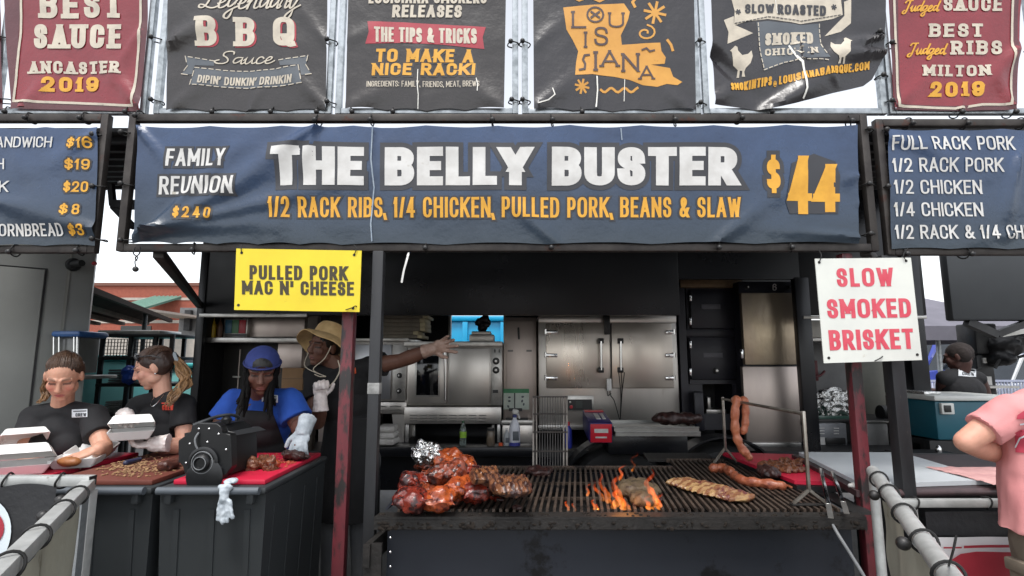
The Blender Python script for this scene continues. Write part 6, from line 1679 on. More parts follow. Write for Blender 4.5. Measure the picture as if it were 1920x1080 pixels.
# ------------------------------------------------------------------ bins used as counters, left
m_bin = mk('charcoal_bin_plastic', (50, 54, 56), (42, 45, 47), 2, .5, bump=.12, bscale=18, c3=(62, 64, 64), s3=6, t3=.64)
m_bedge = mk('bin_rim_plastic', (86, 92, 98), (74, 80, 86), 7, .4)
ZB = 1.05
YB0 = PZ(400, 914, ZB).y
YBK2 = PZ(620, 853, ZB).y
def bin_(label, x0, x1):
    t = thing('wheeled_bin', label, 'bin', ((x0 + x1) / 2, (YB0 + YBK2) / 2, 0), 'charcoal bins serving as a counter')
    q = MB()
    y0, y1 = YB0 + .03, YBK2
    q.prism([V((x0 + .0, y0, ZB - .03)), V((x1 - .0, y0, ZB - .03)), V((x1 - .03, y0 + .05, .06)), V((x0 + .03, y0 + .05, .06))], (0, y1 - y0 - .02, 0))
    q.build('body', m_bin, t, False)
    q = MB()
    for i in range(3):
        x = x0 + (x1 - x0) * (i + .5) / 3
        q.prism([V((x - .012, y0 - .0035, ZB - .09)), V((x + .012, y0 - .0035, ZB - .09)), V((x + .010, y0 + .0465, .1)), V((x - .010, y0 + .0465, .1))], (0, .012, 0))
    for i in range(4):
        y = y0 + (y1 - y0) * (i + .6) / 4.3
        q.prism([V((x1 + .0015, y - .012, ZB - .09)), V((x1 + .0015, y + .012, ZB - .09)), V((x1 - .0275, y + .012, .1)), V((x1 - .0275, y - .012, .1))], (-.012, 0, 0))
    q.build('ribs', m_bin, t, False)
    MB().box(x0 - .004, y0 - .02, ZB - .029, x1 + .006, y1, ZB - .004, .008).build('rim', m_bin, t)
    MB().tube([V((x0 + .01, YB0 - .005, ZB - .012)), V((x1 - .012, YB0 - .005, ZB - .012))], .0155, 12).build('handle', m_bedge, t)
    for x in (x0 + .05, x1 - .05): MB().boxc((x, YB0 + .015, ZB - .035), (.03, .04, .06), None, .008).build('handle_bracket', m_bin, t)
    for x in (x0 + .06, x1 - .06): MB().lathe((x, y1 - .06, .075), [(.05, -.02), (.075, -.02), (.075, .02), (.05, .02)], 20, V((1, 0, 0))).build('wheel', m_rubber, t)
    return t
bx1, bx0 = PZ(505, 908, ZB).x, PZ(298, 912, ZB).x
bin_('charcoal ribbed bin with the red board, nearest the red post', bx0, bx1)
bin_('charcoal ribbed bin under the brown board, middle of the three', bx0 - .50, bx0 - .03)
bin_('charcoal bin under the foam boxes, behind the left barricade', bx0 - 1.02, bx0 - .53)
m_rb = mk('red_board', (192, 32, 62), (176, 26, 52), 3, .45, bump=.1, bscale=30, c3=(120, 30, 40), s3=6, t3=.6)
m_bb = mk('brown_board', (108, 56, 44), (90, 46, 38), 4, .55, bump=.1, bscale=40, c3=(150, 118, 88), s3=7, t3=.62)
def board(label, x0, x1, y0, y1, m, z=ZB, sh=0):
    q = MB().box(x0, y0, z - .003, x1, y1, z + .017, .004)
    return tag(q.build('cutting_board', m), label, 'board')
board('red cutting board on the bin nearest the red post', bx0 + .03, bx1 - .02, YB0 + .06, YBK2 - .03, m_rb)
board('brown cutting board strewn with crumbs, between the two red boards', bx0 - .48, bx0 - .05, YB0 + .05, YBK2 - .02, m_bb)
board('red cutting board under the foam boxes at the left', bx0 - 1.0, bx0 - .56, YB0 + .04, YBK2 - .02, m_rb)
ZT = ZB + .018
def onB(px, py, h=0): return PZ(px, py, ZT + h)
# crumbs: nobody could count them
q = MB()
for i in range(420):
    p = onB(rr.gauss(258, 34), rr.gauss(876, 10))
    if not (bx0 - .47 < p.x < bx0 - .06 and YB0 + .08 < p.y < YBK2 - .04): continue
    s = rr.uniform(.002, .007)
    q.ell(p + V((0, 0, s * .4)), (s * rr.uniform(.7, 2), s, s * .6), Matrix.Rotation(rr.uniform(0, 6), 3, 'Z'), 1)
tag(q.build('meat_crumbs', mk('crumb_tan', (170, 136, 98), (96, 60, 42), 60, .8)), kind='stuff', label='tan meat crumbs strewn over the brown cutting board', cat='crumbs')
q = MB()
for i in range(160):
    p = onB(rr.gauss(548, 26), rr.gauss(867, 8))
    if not (bx0 + .05 < p.x < bx1 - .04 and YB0 + .08 < p.y < YBK2 - .05): continue
    s = rr.uniform(.002, .006)
    q.ell(p + V((0, 0, s * .4)), (s * rr.uniform(.7, 2.4), s, s * .6), Matrix.Rotation(rr.uniform(0, 6), 3, 'Z'), 1)
tag(q.build('meat_crumbs', mk('crumb_orange', (190, 104, 70), (150, 60, 44), 60, .7)), kind='stuff', label='reddish crumbs on the board nearest the red post', cat='crumbs')
q = MB()
for i in range(9): q.ell(onB(462 + i * 6, 871 + 2 * math.sin(i), .018), (.02, .03, .02 + .012 * (i % 3)), Matrix.Rotation(.4 * i, 3, 'Z'), 2)
tag(q.fused('pulled_meat', m_pulled, None, .005, 1, lambda p, n: n * fbm(p, 50) * .012), 'heap of pulled meat shreds on the board nearest the red post', 'meat')
tag(MB().ell(onB(513, 870, .02), (.034, .026, .02)).fused('meat_chunk', m_ck[1], None, .005, 1, lambda p, n: n * fbm(p, 40) * .006), 'orange meat chunk at the end of the pulled shreds', 'meat')
tag(MB().ell(onB(556, 857, .012), (.07, .025, .014)).fused('meat_slice', m_brk, None, .006, 1, lambda p, n: n * fbm(p, 30) * .01), 'dark meat slice at the far edge of the red board', 'meat')
tag(MB().ell(onB(316, 872, .02), (.035, .05, .024)).ell(onB(325, 866, .02), (.03, .03, .022)).fused('meat_chunk', m_rib, None, .006, 1, lambda p, n: n * fbm(p, 30) * .012), 'brown meat chunk on the brown board beside the black machine', 'meat')
o = thing('carving_knife', 'knife with a dark blue handle on the crumb covered board', 'knife', onB(245, 866))
MB().caps(onB(236, 868, .014), onB(262, 861, .014), .012, .010).build('handle', mk('navy_plastic', (40, 44, 70), None, rough=.4), o); MB().bar(onB(262, 861, .012), onB(300, 855, .008), .022, .002).build('blade', m_chrome, o)
# gloves over the handle
m_glove = mk('grey_white_glove', (196, 204, 210), (150, 160, 168), 24, .6, bump=.3, bscale=50)
o = MB()
hp = V((PY(421, 912, YB0 - .03).x, YB0 - .012, ZB + .012))
o.ell(hp + V((0, .03, .008)), (.026, .03, .012)).ell(hp + V((0, -.012, -.005)), (.028, .016, .014)).caps(hp + V((0, -.016, -.01)), hp + V((0.002, -.018, -.05)), .018, .018)
for i, (dx, l) in enumerate(((-.02, .062), (-.006, .075), (.009, .07), (.024, .058))): o.caps(hp + V((dx * .8 + .004, -.018, -.06)), hp + V((dx * 1.3 + .01, -.02, -.06 - l)), .0095, .008)
g = o.fused('work_glove', m_glove, None, .004, 2, lambda p, n: n * fbm(p, 50, 2) * .004)
tag(g, 'dirty pale glove draped over the bin handle, fingers down', 'glove')

# black machine on the bins
YM = PZ(390, 900, ZT).y + .02
mc = thing('black_machine', 'black motor housing with a round boss and silver bolts on the bins', 'machine', PY(395, 903, YM))
m_mc = mk('machine_black', (24, 25, 27), (17, 18, 19), 6, .38, .1, bump=.1, bscale=60)
q = MB()
prof = [(334, 826), (358, 812), (360, 798), (372, 793), (406, 794), (414, 800), (415, 812), (432, 815), (434, 876), (424, 890), (414, 897), (356, 897), (346, 888), (344, 872), (334, 866)]
P = [PY(x, y, YM) for x, y in prof]
q.prism(P, (.0, .05, 0))
bmesh.ops.bevel(q.bm, geom=list(q.bm.edges), offset=.003, segments=1, affect='EDGES')
q.build('face_plate', m_mc, mc, False)
q = MB()
P = [PY(x, y, YM + .052) for x, y in ((346, 812), (432, 818), (433, 888), (420, 894), (352, 894), (346, 880))]
q.prism(P, (.02, .19, 0)); q.build('housing', m_mc, mc, False)
q = MB(); P = [PY(x, y, YM + .06) for x, y in ((362, 797), (408, 797), (430, 817), (362, 815))]; q.prism(P, (.03, .17, 0)); q.build('upper_block', m_mc, mc, False)
MB().prism([PY(410, 811, YM + .054), PY(420, 811, YM + .054), PY(434, 818, YM + .054), PY(412, 818, YM + .054)], (.05, .21, 0.0)).build('side_shelf', mk('machine_edge', (44, 46, 48), None, rough=.4), mc, False)
c = PY(383, 866, YM)
b1 = MB().lathe(c, [(.062, .002), (.062, -.012), (.055, -.016), (.050, -.016), (.048, -.01), (.036, -.012), (.034, -.028), (.028, -.034), (.022, -.034), (.018, -.026), (.002, -.026)], 36, V((0, 1, 0))).build('round_boss', m_mc, mc)
MB().tube([c + V((.043 * math.cos(a), -.0165, .043 * math.sin(a))) for a in [i * math.pi / 16 for i in range(32)]], .0022, 6, closed=True).tube([c + V((.025 * math.cos(a), -.0355, .025 * math.sin(a))) for a in [i * math.pi / 12 for i in range(24)]], .0018, 6, closed=True).build('boss_ring', m_tg, b1)
q = MB(); q.lathe(PY(386, 893, YM + .0), [(.075, .03), (.075, -.012), (.066, -.018), (.002, -.018)], 30, V((0, 1, 0))); q.build('lower_drum', m_mc, mc)
for px, py in ((373, 804), (392, 804), (389, 829), (361, 876), (415, 877), (366, 866), (424, 843), (410, 814), (349, 868), (356, 832)): MB().ell(PY(px, py, YM - .001), (.0055, .005, .0055), None, 2).build('bolt', m_chrome, mc)
MB().tube(catmull([PY(373, 811, YM - .004), PY(366, 822, YM - .014), PY(367, 835, YM - .014), PY(374, 847, YM - .006)], 6), .004, 8).build('cable', m_tg, mc)
q = MB()
q.tube(catmull([PY(362, 797, YM + .02), PY(384, 789, YM + .04), PY(408, 781, YM + .09), PY(430, 778, YM + .13), PY(446, 781, YM + .18), PY(444, 787, YM + .19)], 6), .007, 8)
q.build('carrying_bar', mk('worn_black_bar', (60, 62, 64), None, rough=.35, metal=.4), mc)
MB().lathe(PY(424, 794, YM + .12), [(.02, 0), (.022, .02), (.012, .03), (.002, .032)], 16).build('lock_knob', m_mc, mc)
MB().box(P[0].x + .02, YM + .08, ZT - .001, P[0].x + .11, YM + .23, ZT + .03, .004).build('foot', m_mc, mc)

# ------------------------------------------------------------------ foam boxes
m_foam = mk('white_foam', (226, 226, 224), (214, 214, 212), 9, .55, bump=.08, bscale=160)
def tray_shape(q, c, M, s, h, t=.004, flip=False):
    """square foam half with sloped walls; flip makes the lid"""
    k = -1 if flip else 1
    def ring(a, z): return [V(c) + M @ V((x * a, y * a, z * k)) for x, y in ((-1, -1), (1, -1), (1, 1), (-1, 1))]
    A, B, C_, D = ring(s * .78, 0), ring(s, h), ring(s - t, h), ring(s * .78 - t, t)
    vs = [[q.bm.verts.new(p) for p in L] for L in (A, B, C_, D)]
    q.bm.faces.new(vs[0]); q.bm.faces.new(vs[3])
    for L, N_ in zip(vs, vs[1:]):
        for i in range(4): q.bm.faces.new((L[i], L[(i + 1) % 4], N_[(i + 1) % 4], N_[i]))
    return q
def foam(label, base_pos, yaw, open_deg, s=.115, tilt=0):
    t = thing('foam_box', label, 'takeaway box', base_pos, 'white foam takeaway boxes')
    M = Matrix.Rotation(yaw, 3, 'Z') @ Matrix.Rotation(tilt, 3, 'X')
    b_ = V(base_pos)
    q = tray_shape(MB(), b_, M, s, .042)
    bmesh.ops.bevel(q.bm, geom=list(q.bm.edges), offset=.004, segments=2, affect='EDGES')
    q.build('lower_half', m_foam, t)
    H = Matrix.Rotation(R(open_deg), 3, 'X')
    hinge = b_ + M @ V((0, s, .044))
    q = MB()
    ML = M @ Matrix.Rotation(-R(180 - open_deg) + math.pi, 3, 'X')
    ctr = hinge + ML @ V((0, -s, .042))
    tray_shape(q, ctr, ML, s, .042, .004, True)
    bmesh.ops.bevel(q.bm, geom=list(q.bm.edges), offset=.004, segments=2, affect='EDGES')
    q.build('lid', m_foam, t)
    return t
foam('foam box on the left edge with its lid ajar, nearest the front rail', onB(40, 886), R(34), -14, .105)
foam('wide open foam box holding a brown bread roll by the pointing hand', onB(146, 873), R(22), -174, .092)
foam('foam box behind the nearest one at the left edge, lid tipped up', onB(40, 864), R(46), -30, .09)
tag(MB().ell(onB(130, 866, .035), (.05, .03, .022)).fused('bread_roll', mk('crusty_brown', (156, 100, 54), (128, 76, 40), 14, .5), None, .005, 1, lambda p, n: n * fbm(p, 30) * .003), 'brown bread roll in the open foam box', 'bread')

# ------------------------------------------------------------------ barricades
m_bal = mk('barricade_aluminium', (186, 188, 186), (158, 160, 158), 14, .45, .35, bump=.15, bscale=80, c3=(126, 120, 112), s3=12, t3=.64)
m_bcl = mk('barricade_cloth', (170, 168, 152), (140, 140, 128), 3, .7, bump=.4, bscale=14, bdist=.01, c3=(120, 116, 100), s3=5, t3=.6)
m_bck = mk('black_cloth', (38, 39, 42), (28, 29, 31), 4, .5, bump=.5, bscale=10, bdist=.012)
ZR_ = 1.10
def loops(parent, a, b, ts, r, group, lab, ball=()):
    d = (b - a).normalized()
    s, u, _ = frame_from(d)
    for i, t in enumerate(ts):
        c = a.lerp(b, t)
        o = thing('bungee_tie', lab[i], 'bungee tie', c, group)
        MB().tube([c + (s * math.cos(k) + u * math.sin(k)) * (r + .002) + d * .006 * math.sin(k * 2) for k in [j * math.pi / 9 for j in range(18)]], .0036, 6, closed=True).build('cord', m_cord, o)
        if i in ball: MB().ell(c - s * (r + .016) * (1 if s.x > 0 else -1) - u * .01, (.017, .017, .017)).build('ball', m_ball, o)
def drape(fn, mat, name, par, nu=40, nv=24):
    return MB().sheet(fn, nu, nv).build(name, mat, par)
# left one, seen along its length, and the panel behind it
la, lb = PZ(168, 906, ZR_), PZ(-6, 1082, ZR_)
lb2 = la + (lb - la) * 1.5
bl_ = thing('barricade', 'aluminium barricade rail running towards the camera at the lower left', 'barricade', (lb.x, lb.y, 0), 'barricades before the stall')
MB().bar(la, lb2, .04, .04, .004).build('top_rail', m_bal, bl_)
MB().bar(la + V((0, 0, -.022)), V((la.x, la.y, 0)), .04, .04, .004).build('post', m_bal, bl_); MB().bar(lb2 + V((0, 0, -.022)), V((lb2.x, lb2.y, 0)), .04, .04, .004).build('post', m_bal, bl_)
MB().bar(la + (lb2 - la) * .06 + V((0, 0, -.021)), V((la.x, la.y, 0)) + (lb2 - la) * .06, .016, .03).build('clamp_strip', m_galv, bl_)
def f(u, v):
    p = la.lerp(lb2, .1 + .88 * u)
    return p + V((.012 * math.sin(u * 17) + .01 * noise.noise(V((u * 9, v * 5, 1))), .01 * noise.noise(V((u * 8, v * 6, 4))), -.045 - .75 * v + .012 * abs(math.sin(u * 9))))
drape(f, m_bcl, 'cloth', bl_)
loops(bl_, la, lb2, (.14, .28, .47, .62), .028, 'bungee ties on the barricades', ['black tie on the left barricade rail, nearest its corner post', 'black ball tie second from the corner on the left barricade rail', 'black tie third from the corner on the left barricade rail', 'black tie nearest the camera on the left barricade rail'], (0, 1))
fa, fb = PZ(174, 901, ZR_ + .015), PZ(174, 901, ZR_ + .015)
fb = V((fa.x - 1.6, fa.y, fa.z))
bp = thing('barricade', 'aluminium front rail with a black banner at the lower left edge', 'barricade', (fb.x, fb.y, 0), 'barricades before the stall')
MB().bar(fa, fb, .036, .036, .004).build('top_rail', m_bal, bp)
MB().box(fa.x - .002, fa.y - .017, fa.z - .017, fa.x + .001, fa.y + .017, fa.z + .017).build('end_cap', m_black, bp)
for x in (fa.x - .06, fb.x + .05): MB().box(x, fa.y - .012, 0, x + .025, fa.y + .012, fa.z - .019).build('post', m_bal, bp)
def cloth_left(px, py, e=0):
    p = PY(px, py, fa.y - .026)
    p.y -= e + .010 * noise.noise(V((p.x * 6, p.z * 5, 3))) + .012 * math.sin(p.x * 9 + p.z * 5) * .5
    return p
class SL:
    def at(self, px, py, e=0): return cloth_left(px, py, e)
cz = PY(60, 914, fa.y - .026).z
def f(u, v):
    x = fa.x - .11 - 1.4 * u
    z = cz - .85 * v + .014 * abs(math.sin(u * 22)) * max(0, 1 - v * 5)
    return V((x, fa.y - .026 - (.010 * noise.noise(V((x * 6, z * 5, 3))) + .012 * math.sin(x * 9 + z * 5) * .5), z))
drape(f, m_bck, 'black_cloth', bp, 60, 40)
disc = [(-20 + 48 * math.cos(a) , 995 + 62 * math.sin(a)) for a in [i * math.pi / 16 for i in range(32)]]
Letters(SL(), .004).area(disc).area([(-70, 1010), (18, 1010), (12, 1060), (14, 1120), (-70, 1120)]).build('white_emblem', mk('pale_print', (206, 216, 222), None, rough=.5), bp)
Letters(SL(), .007).line([(-16 + 27 * math.cos(a), 988 + 28 * math.sin(a)) for a in [i * math.pi / 14 for i in range(29)]], 9).build('red_ring', m_redp, bp)
loops(bp, fa, fb, (.07, .19), .025, 'bungee ties on the barricades', ['black strap around the front rail, right one of two, lower left corner', 'black strap around the front rail, left one of two, lower left corner'])
# right one
ra, rb_ = PZ(1637, 884, ZR_), PZ(1785, 1088, ZR_)
rb2 = ra + (rb_ - ra) * 1.4
br_ = thing('barricade', 'round grey barricade rail with pale cloth running to the camera at right', 'barricade', (rb_.x, rb_.y, 0), 'barricades before the stall')
MB().tube([ra, rb2], .0235, 16).build('top_rail', m_bal, br_)
MB().tube([ra + V((0, .002, -.0)), V((ra.x, ra.y, 0))], .018, 12).build('post', m_bal, br_); MB().tube([rb2, V((rb2.x, rb2.y, 0))], .018, 12).build('post', m_bal, br_)
def f(u, v):
    p = ra.lerp(rb2, .12 + .86 * u)
    return p + V((.012 * math.sin(u * 13 + v * 2) + .012 * noise.noise(V((u * 9, v * 5, 7))), .012 * noise.noise(V((u * 8, v * 6, 9))), -.05 - .75 * v + .012 * abs(math.sin(u * 9))))
drape(f, m_bcl, 'cloth', br_)
loops(br_, ra, rb2, (.10, .24, .40, .56, .70), .0275, 'bungee ties on the barricades', ['black tie at the corner end of the right barricade rail', 'black ball tie second from the corner on the right barricade rail', 'black tie in the middle of the right barricade rail', 'black ball tie fourth from the corner on the right barricade rail', 'black tie nearest the camera on the right barricade rail'], (1, 3))
# front rail to the right, with dark cloth and a white and red banner
ga, gb = PZ(1690, 943, .935), None
gb = V((ga.x + 1.9, ga.y, ga.z))
b2 = thing('barricade', 'pale front rail with black cloth before the pink shirted man', 'barricade', (ga.x + .8, ga.y, 0), 'barricades before the stall')
MB().bar(ga, gb, .034, .034, .006).build('top_rail', m_bal, b2)
for x in (ga.x + .03, gb.x - .03): MB().box(x, ga.y - .014, 0, x + .028, ga.y + .014, ga.z - .018).build('post', m_bal, b2)
def f(u, v):
    x = ga.x + .08 + 1.75 * u
    z = ga.z - .03 - .098 * v
    return V((x, ga.y - .02 - .012 * noise.noise(V((x * 6, z * 7, 5))), z))
drape(f, m_bck, 'black_cloth', b2)
def f(u, v):
    x = ga.x + .08 + 1.75 * u
    z = ga.z - .13 - .6 * v
    return V((x, ga.y - .034 - .012 * noise.noise(V((x * 6, z * 7, 15))), z))
drape(f, mk('white_vinyl', (214, 214, 216), (196, 196, 198), 3, .5), 'white_banner', b2)
class SRr:
    def at(self, px, py, e=0):
        p = PY(px, py, ga.y - .05); p.y -= e + .012 * noise.noise(V((p.x * 6, p.z * 7, 15))); return p
Letters(SRr(), .004).area([(1778, 1052), (1800, 1038), (1830, 1034), (1900, 1034), (1990, 1040), (1990, 1200), (1780, 1200)]).line([(1768, 1026), (1800, 1026)], 3).line([(1808, 1025), (1900, 1023)], 5).build('red_print_area', m_redp, b2)
loops(b2, ga, gb, (.03, .195), .024, 'bungee ties on the barricades', ['black strap at the left end of the pale front rail by the pink shirt', 'black strap on the pale front rail nearest the pink shirt'])
tag(MB().tube([PZ(1774, 1078, ZR_ - .03), PY(1788, 1030, 1.05), PY(1793, 1004, 1.05)], .0022, 6).build('cable_tail', m_cord), 'upright black cable tie tail on the right barricade rail', 'cable tie')

# ------------------------------------------------------------------ counters right of the grill
ZC = .97
rc = thing('serving_counter', 'dark counter right of the grill with a white board top', 'counter', (1.9, 2.7, 0))
c0, c1, c2, c3 = PZ(1618, 916, ZC), PZ(1866, 908, ZC), PZ(1690, 854, ZC), PZ(1498, 854, ZC)
q = MB().prism([c0, c1, c2, c3], (0, 0, .02)); q.build('white_board', mk('white_board', (206, 212, 216), (190, 196, 200), 3, .35, c3=(170, 172, 172), s3=8, t3=.68), rc, False)
q = MB().prism([p + V((0, 0, -.03)) for p in (c0 + V((-.05, -.03, 0)), c1 + V((.3, -.03, 0)), c2 + V((.6, .05, 0)), c3 + V((-.02, .05, 0)))], (0, 0, .028)); q.build('table_top', mk('dark_maroon_top', (66, 50, 52), (52, 42, 44), 5, .5), rc, False)
MB().tube([c0 + V((.08, -.05, -.01)), c1 + V((.02, -.05, -.02))], .018, 12).build('handle', mk('maroon_handle', (84, 66, 68), (64, 52, 54), 12, .45), rc)
for p in (c0, c1 + V((.2, 0, 0)), c2 + V((.4, 0, 0)), c3): MB().box(p.x - .02, p.y, 0, p.x + .02, p.y + .04, ZC - .031).build('leg', m_black, rc)
q = MB().box(c0.x + .1, c0.y + .1, .3, c1.x + .25, c0.y + .13, ZC - .031); q.build('skirt', m_bck, rc)
o = thing('pink_tablecloth', 'wrinkled pale pink cloth on the counter behind the pink shirted man', 'tablecloth', PZ(1830, 890, ZC + .02))
pa, pb_, pc, pd = PZ(1868, 914, ZC + .012), PZ(1990, 912, ZC + .012), PZ(1900, 880, ZC + .012), PZ(1736, 880, ZC + .012)
q = MB().sheet(lambda u, v: (pa.lerp(pb_, u)).lerp(pd.lerp(pc, u), v) + V((0, 0, .006 * noise.noise(V((u * 9 + v * 5, v * 14, 2))) + .012)), 40, 30)
q.build('cloth', mk('pink_cloth', (216, 168, 164), (190, 140, 140), 6, .7, bump=.4, bscale=20, bdist=.01, stretch=(1, 2, 1)), o)
# red board with chopped meat beside the grill
rbz = .93
k0, k1, k2, k3 = PZ(1490, 908, rbz), PZ(1612, 912, rbz), PZ(1488, 857, rbz), PZ(1352, 853, rbz)
q = MB().prism([k0, k1, k2, k3], (0, 0, .018)); b_ = q.build('cutting_board', m_rb, None, False)
tag(b_, 'red cutting board with chopped meat right behind the grill', 'board')
o = thing('board_table', 'black edged table carrying the red board beside the grill', 'table', k1)
MB().bar(k1 + V((.04, 0, .012)), k2 + V((.06, .0, .012)), .05, .04).build('raised_edge', m_soot, o)
q = MB().prism([p + V((0, 0, -.03)) for p in (k0 + V((-.0, -.02, 0)), k1 + V((.08, -.02, 0)), k2 + V((.06, .04, 0)), k3 + V((-.0, .04, 0)))], (0, 0, .028)); q.build('top', m_black, o, False)
for p in (k0, k1, k2, k3): MB().box(p.x - .015, p.y - .015, 0, p.x + .015, p.y + .015, rbz - .031).build('leg', m_black, o)
q = MB()
for i in range(26): q.ell(PZ(rr.gauss(1478, 26), rr.gauss(873, 6), rbz + .03), (rr.uniform(.02, .04), rr.uniform(.02, .05), .018), Matrix.Rotation(i, 3, 'Z'), 2)
tag(q.fused('chopped_meat', m_pulled, None, .007, 1, lambda p, n: n * fbm(p, 40) * .014), 'heap of dark chopped meat on the red board behind the grill', 'meat')
tag(MB().ell(PZ(1440, 884, rbz + .03), (.05, .09, .03)).fused('burnt_end', m_brk, None, .007, 1, lambda p, n: n * fbm(p, 30) * .014), 'dark burnt end beside the chopped meat heap', 'meat')
for (a, b_, lab) in (((1539, 880), (1553, 945), 'left one of two pale steel tongs leaning at the grill\'s right edge'), ((1561, 886), (1581, 941), 'right one of two pale steel tongs leaning at the grill\'s right edge')):
    A, B = PZ(a[0], a[1], 1.0), PZ(b_[0], b_[1], .955)
    o = thing('tongs', lab, 'tongs', B, 'steel tongs at the grill')
    q = MB().bar(A, B, .016, .006, .001); q.build('arm', m_chrome, o)
    q = MB().bar(A + V((.004, .002, -.012)), B + V((.004, .004, -.012)), .016, .005, .001).cyl(A + V((0, .004, -.018)), A + V((0, .004, .006)), .007); q.build('spring_arm', m_ssd, o)
    A2 = B + (B - A) * .25 ; MB().bar(B, A2 + V((0, 0, -.01)), .02, .004).build('gripper', m_ssd, o)
tag(MB().ell(PZ(1604, 912, ZC), (.03, .02, .016)).ell(PZ(1610, 912, ZC), (.02, .02, .018)).fused('white_rag', m_cloth, None, .006, 1, lambda p, n: n * fbm(p, 30) * .006), 'knotted white rag at the corner of the red post', 'rag')
# cooler behind
YCo = 4.1
o = thing('teal_ice_chest', 'teal ice chest with a white lid before the man in the tank top', 'cooler', PY(1800, 815, YCo))
MB().pbox(1756, 752, 1900, 826, YCo, YCo + .5, .02).build('chest', mk('deep_teal', (28, 92, 108), (22, 80, 96), 4, .4), o)
MB().pbox(1752, 742, 1904, 752, YCo - .02, YCo + .52, .012).build('lid', mk('cooler_white', (206, 208, 204), None, rough=.4), o)
l = MB().pbox(1766, 756, 1790, 777, YCo - .03, YCo - .001, .006).build('latch', MATS['cooler_white'], o)
MB().pbox(1771, 760, 1784, 773, YCo - .036, YCo - .031, .002).build('latch_pull', m_plblk, l)
MB().pbox(1815, 778, 1819, 784, YCo - .006, YCo - .001).build('sticker', m_wht, o)
MB().pbox(1752, 826.5, 1904, 1010, YCo, YCo + .06).pbox(1752, 826.5, 1904, 838, YCo + .061, YCo + .5).build('stand', m_black, o, False)
o = thing('side_shelf', 'black shelf unit with small steel fittings below the ice chest', 'shelf', PY(1745, 870, 3.95))
MB().pbox(1690, 850, 1795, 860, 3.9, 4.07, .004).pbox(1700, 861, 1790, 905, 3.98, 4.07).build('shelf_body', m_black, o, False)
MB().bar(PY(1758, 870, 3.95), PY(1782, 872, 3.9), .02).ell(PY(1760, 845, 3.95), (.02, .02, .04)).build('fittings', m_chrome, o)
o = thing('metal_tray', 'shallow pan with foil on the ice chest lid', 'tray', PY(1775, 742, YCo + .2))
MB().box(PY(1752, 742, YCo).x, YCo + .1, PY(960, 742, YCo).z + .002, PY(1785, 742, YCo).x, YCo + .4, PY(960, 742, YCo).z + .025, .006).build('pan', m_foil, o)
# ------------------------------------------------------------------ people
from mathutils.bvhtree import BVHTree
def skin_mat():
    m = bpy.data.materials.new('skin'); m.use_nodes = True
    N, L = m.node_tree.nodes, m.node_tree.links
    p = N['Principled BSDF']
    a = N.new('ShaderNodeVertexColor'); a.layer_name = 'tint'
    tc = N.new('ShaderNodeTexCoord'); t = N.new('ShaderNodeTexNoise'); t.inputs['Scale'].default_value = 38
    mr = N.new('ShaderNodeMapRange'); mr.inputs[3].default_value = .86; mr.inputs[4].default_value = 1.12
    mx = N.new('ShaderNodeMix'); mx.data_type = 'RGBA'; mx.blend_type = 'MULTIPLY'; mx.inputs[0].default_value = 1
    L.new(tc.outputs['Object'], t.inputs[0]); L.new(t.outputs[0], mr.inputs[0]); L.new(a.outputs[0], mx.inputs[6]); L.new(mr.outputs[0], mx.inputs[7]); L.new(mx.outputs[2], p.inputs['Base Color'])
    p.inputs['Roughness'].default_value = .56; p.inputs['Subsurface Weight'].default_value = .08; p.inputs['Subsurface Radius'].default_value = (.01, .004, .002)
    return m
m_skin = skin_mat()
def fabric(n, a, b, s=5, rough=.85): return mk(n, a, b, s, rough, bump=.35, bscale=160, bdist=.0015)
m_tee = fabric('black_tee', (26, 26, 29), (19, 19, 22)); m_bluetee = fabric('blue_tee', (36, 84, 176), (28, 68, 152)); m_apron = fabric('black_apron', (24, 24, 26), (17, 17, 19))
m_pink = fabric('pink_tee', (212, 144, 143), (202, 130, 131), 3); m_khaki = fabric('khaki_cotton', (128, 116, 102), (112, 102, 90)); m_pants = fabric('dark_trousers', (40, 40, 44), (32, 32, 36)); m_gpants = fabric('grey_trousers', (92, 94, 96), (78, 80, 84))
m_vglove = mk('vinyl_glove', (232, 224, 220), (208, 196, 192), 30, .35, bump=.5, bscale=60, bdist=.004)
def hair_mat(n, a, b): return mk(n, a, b, 30, .42, bump=.8, bscale=90, bdist=.004, stretch=(1, 1, .25), lo=.3, hi=.75)
m_hbr = hair_mat('brown_hair', (74, 52, 38), (48, 34, 27)); m_hbl = hair_mat('blond_brown_hair', (150, 116, 80), (96, 70, 48)); m_hdk = hair_mat('dark_hair', (22, 19, 18), (13, 12, 12)); m_hcb = hair_mat('chestnut_hair', (62, 42, 34), (40, 28, 24))

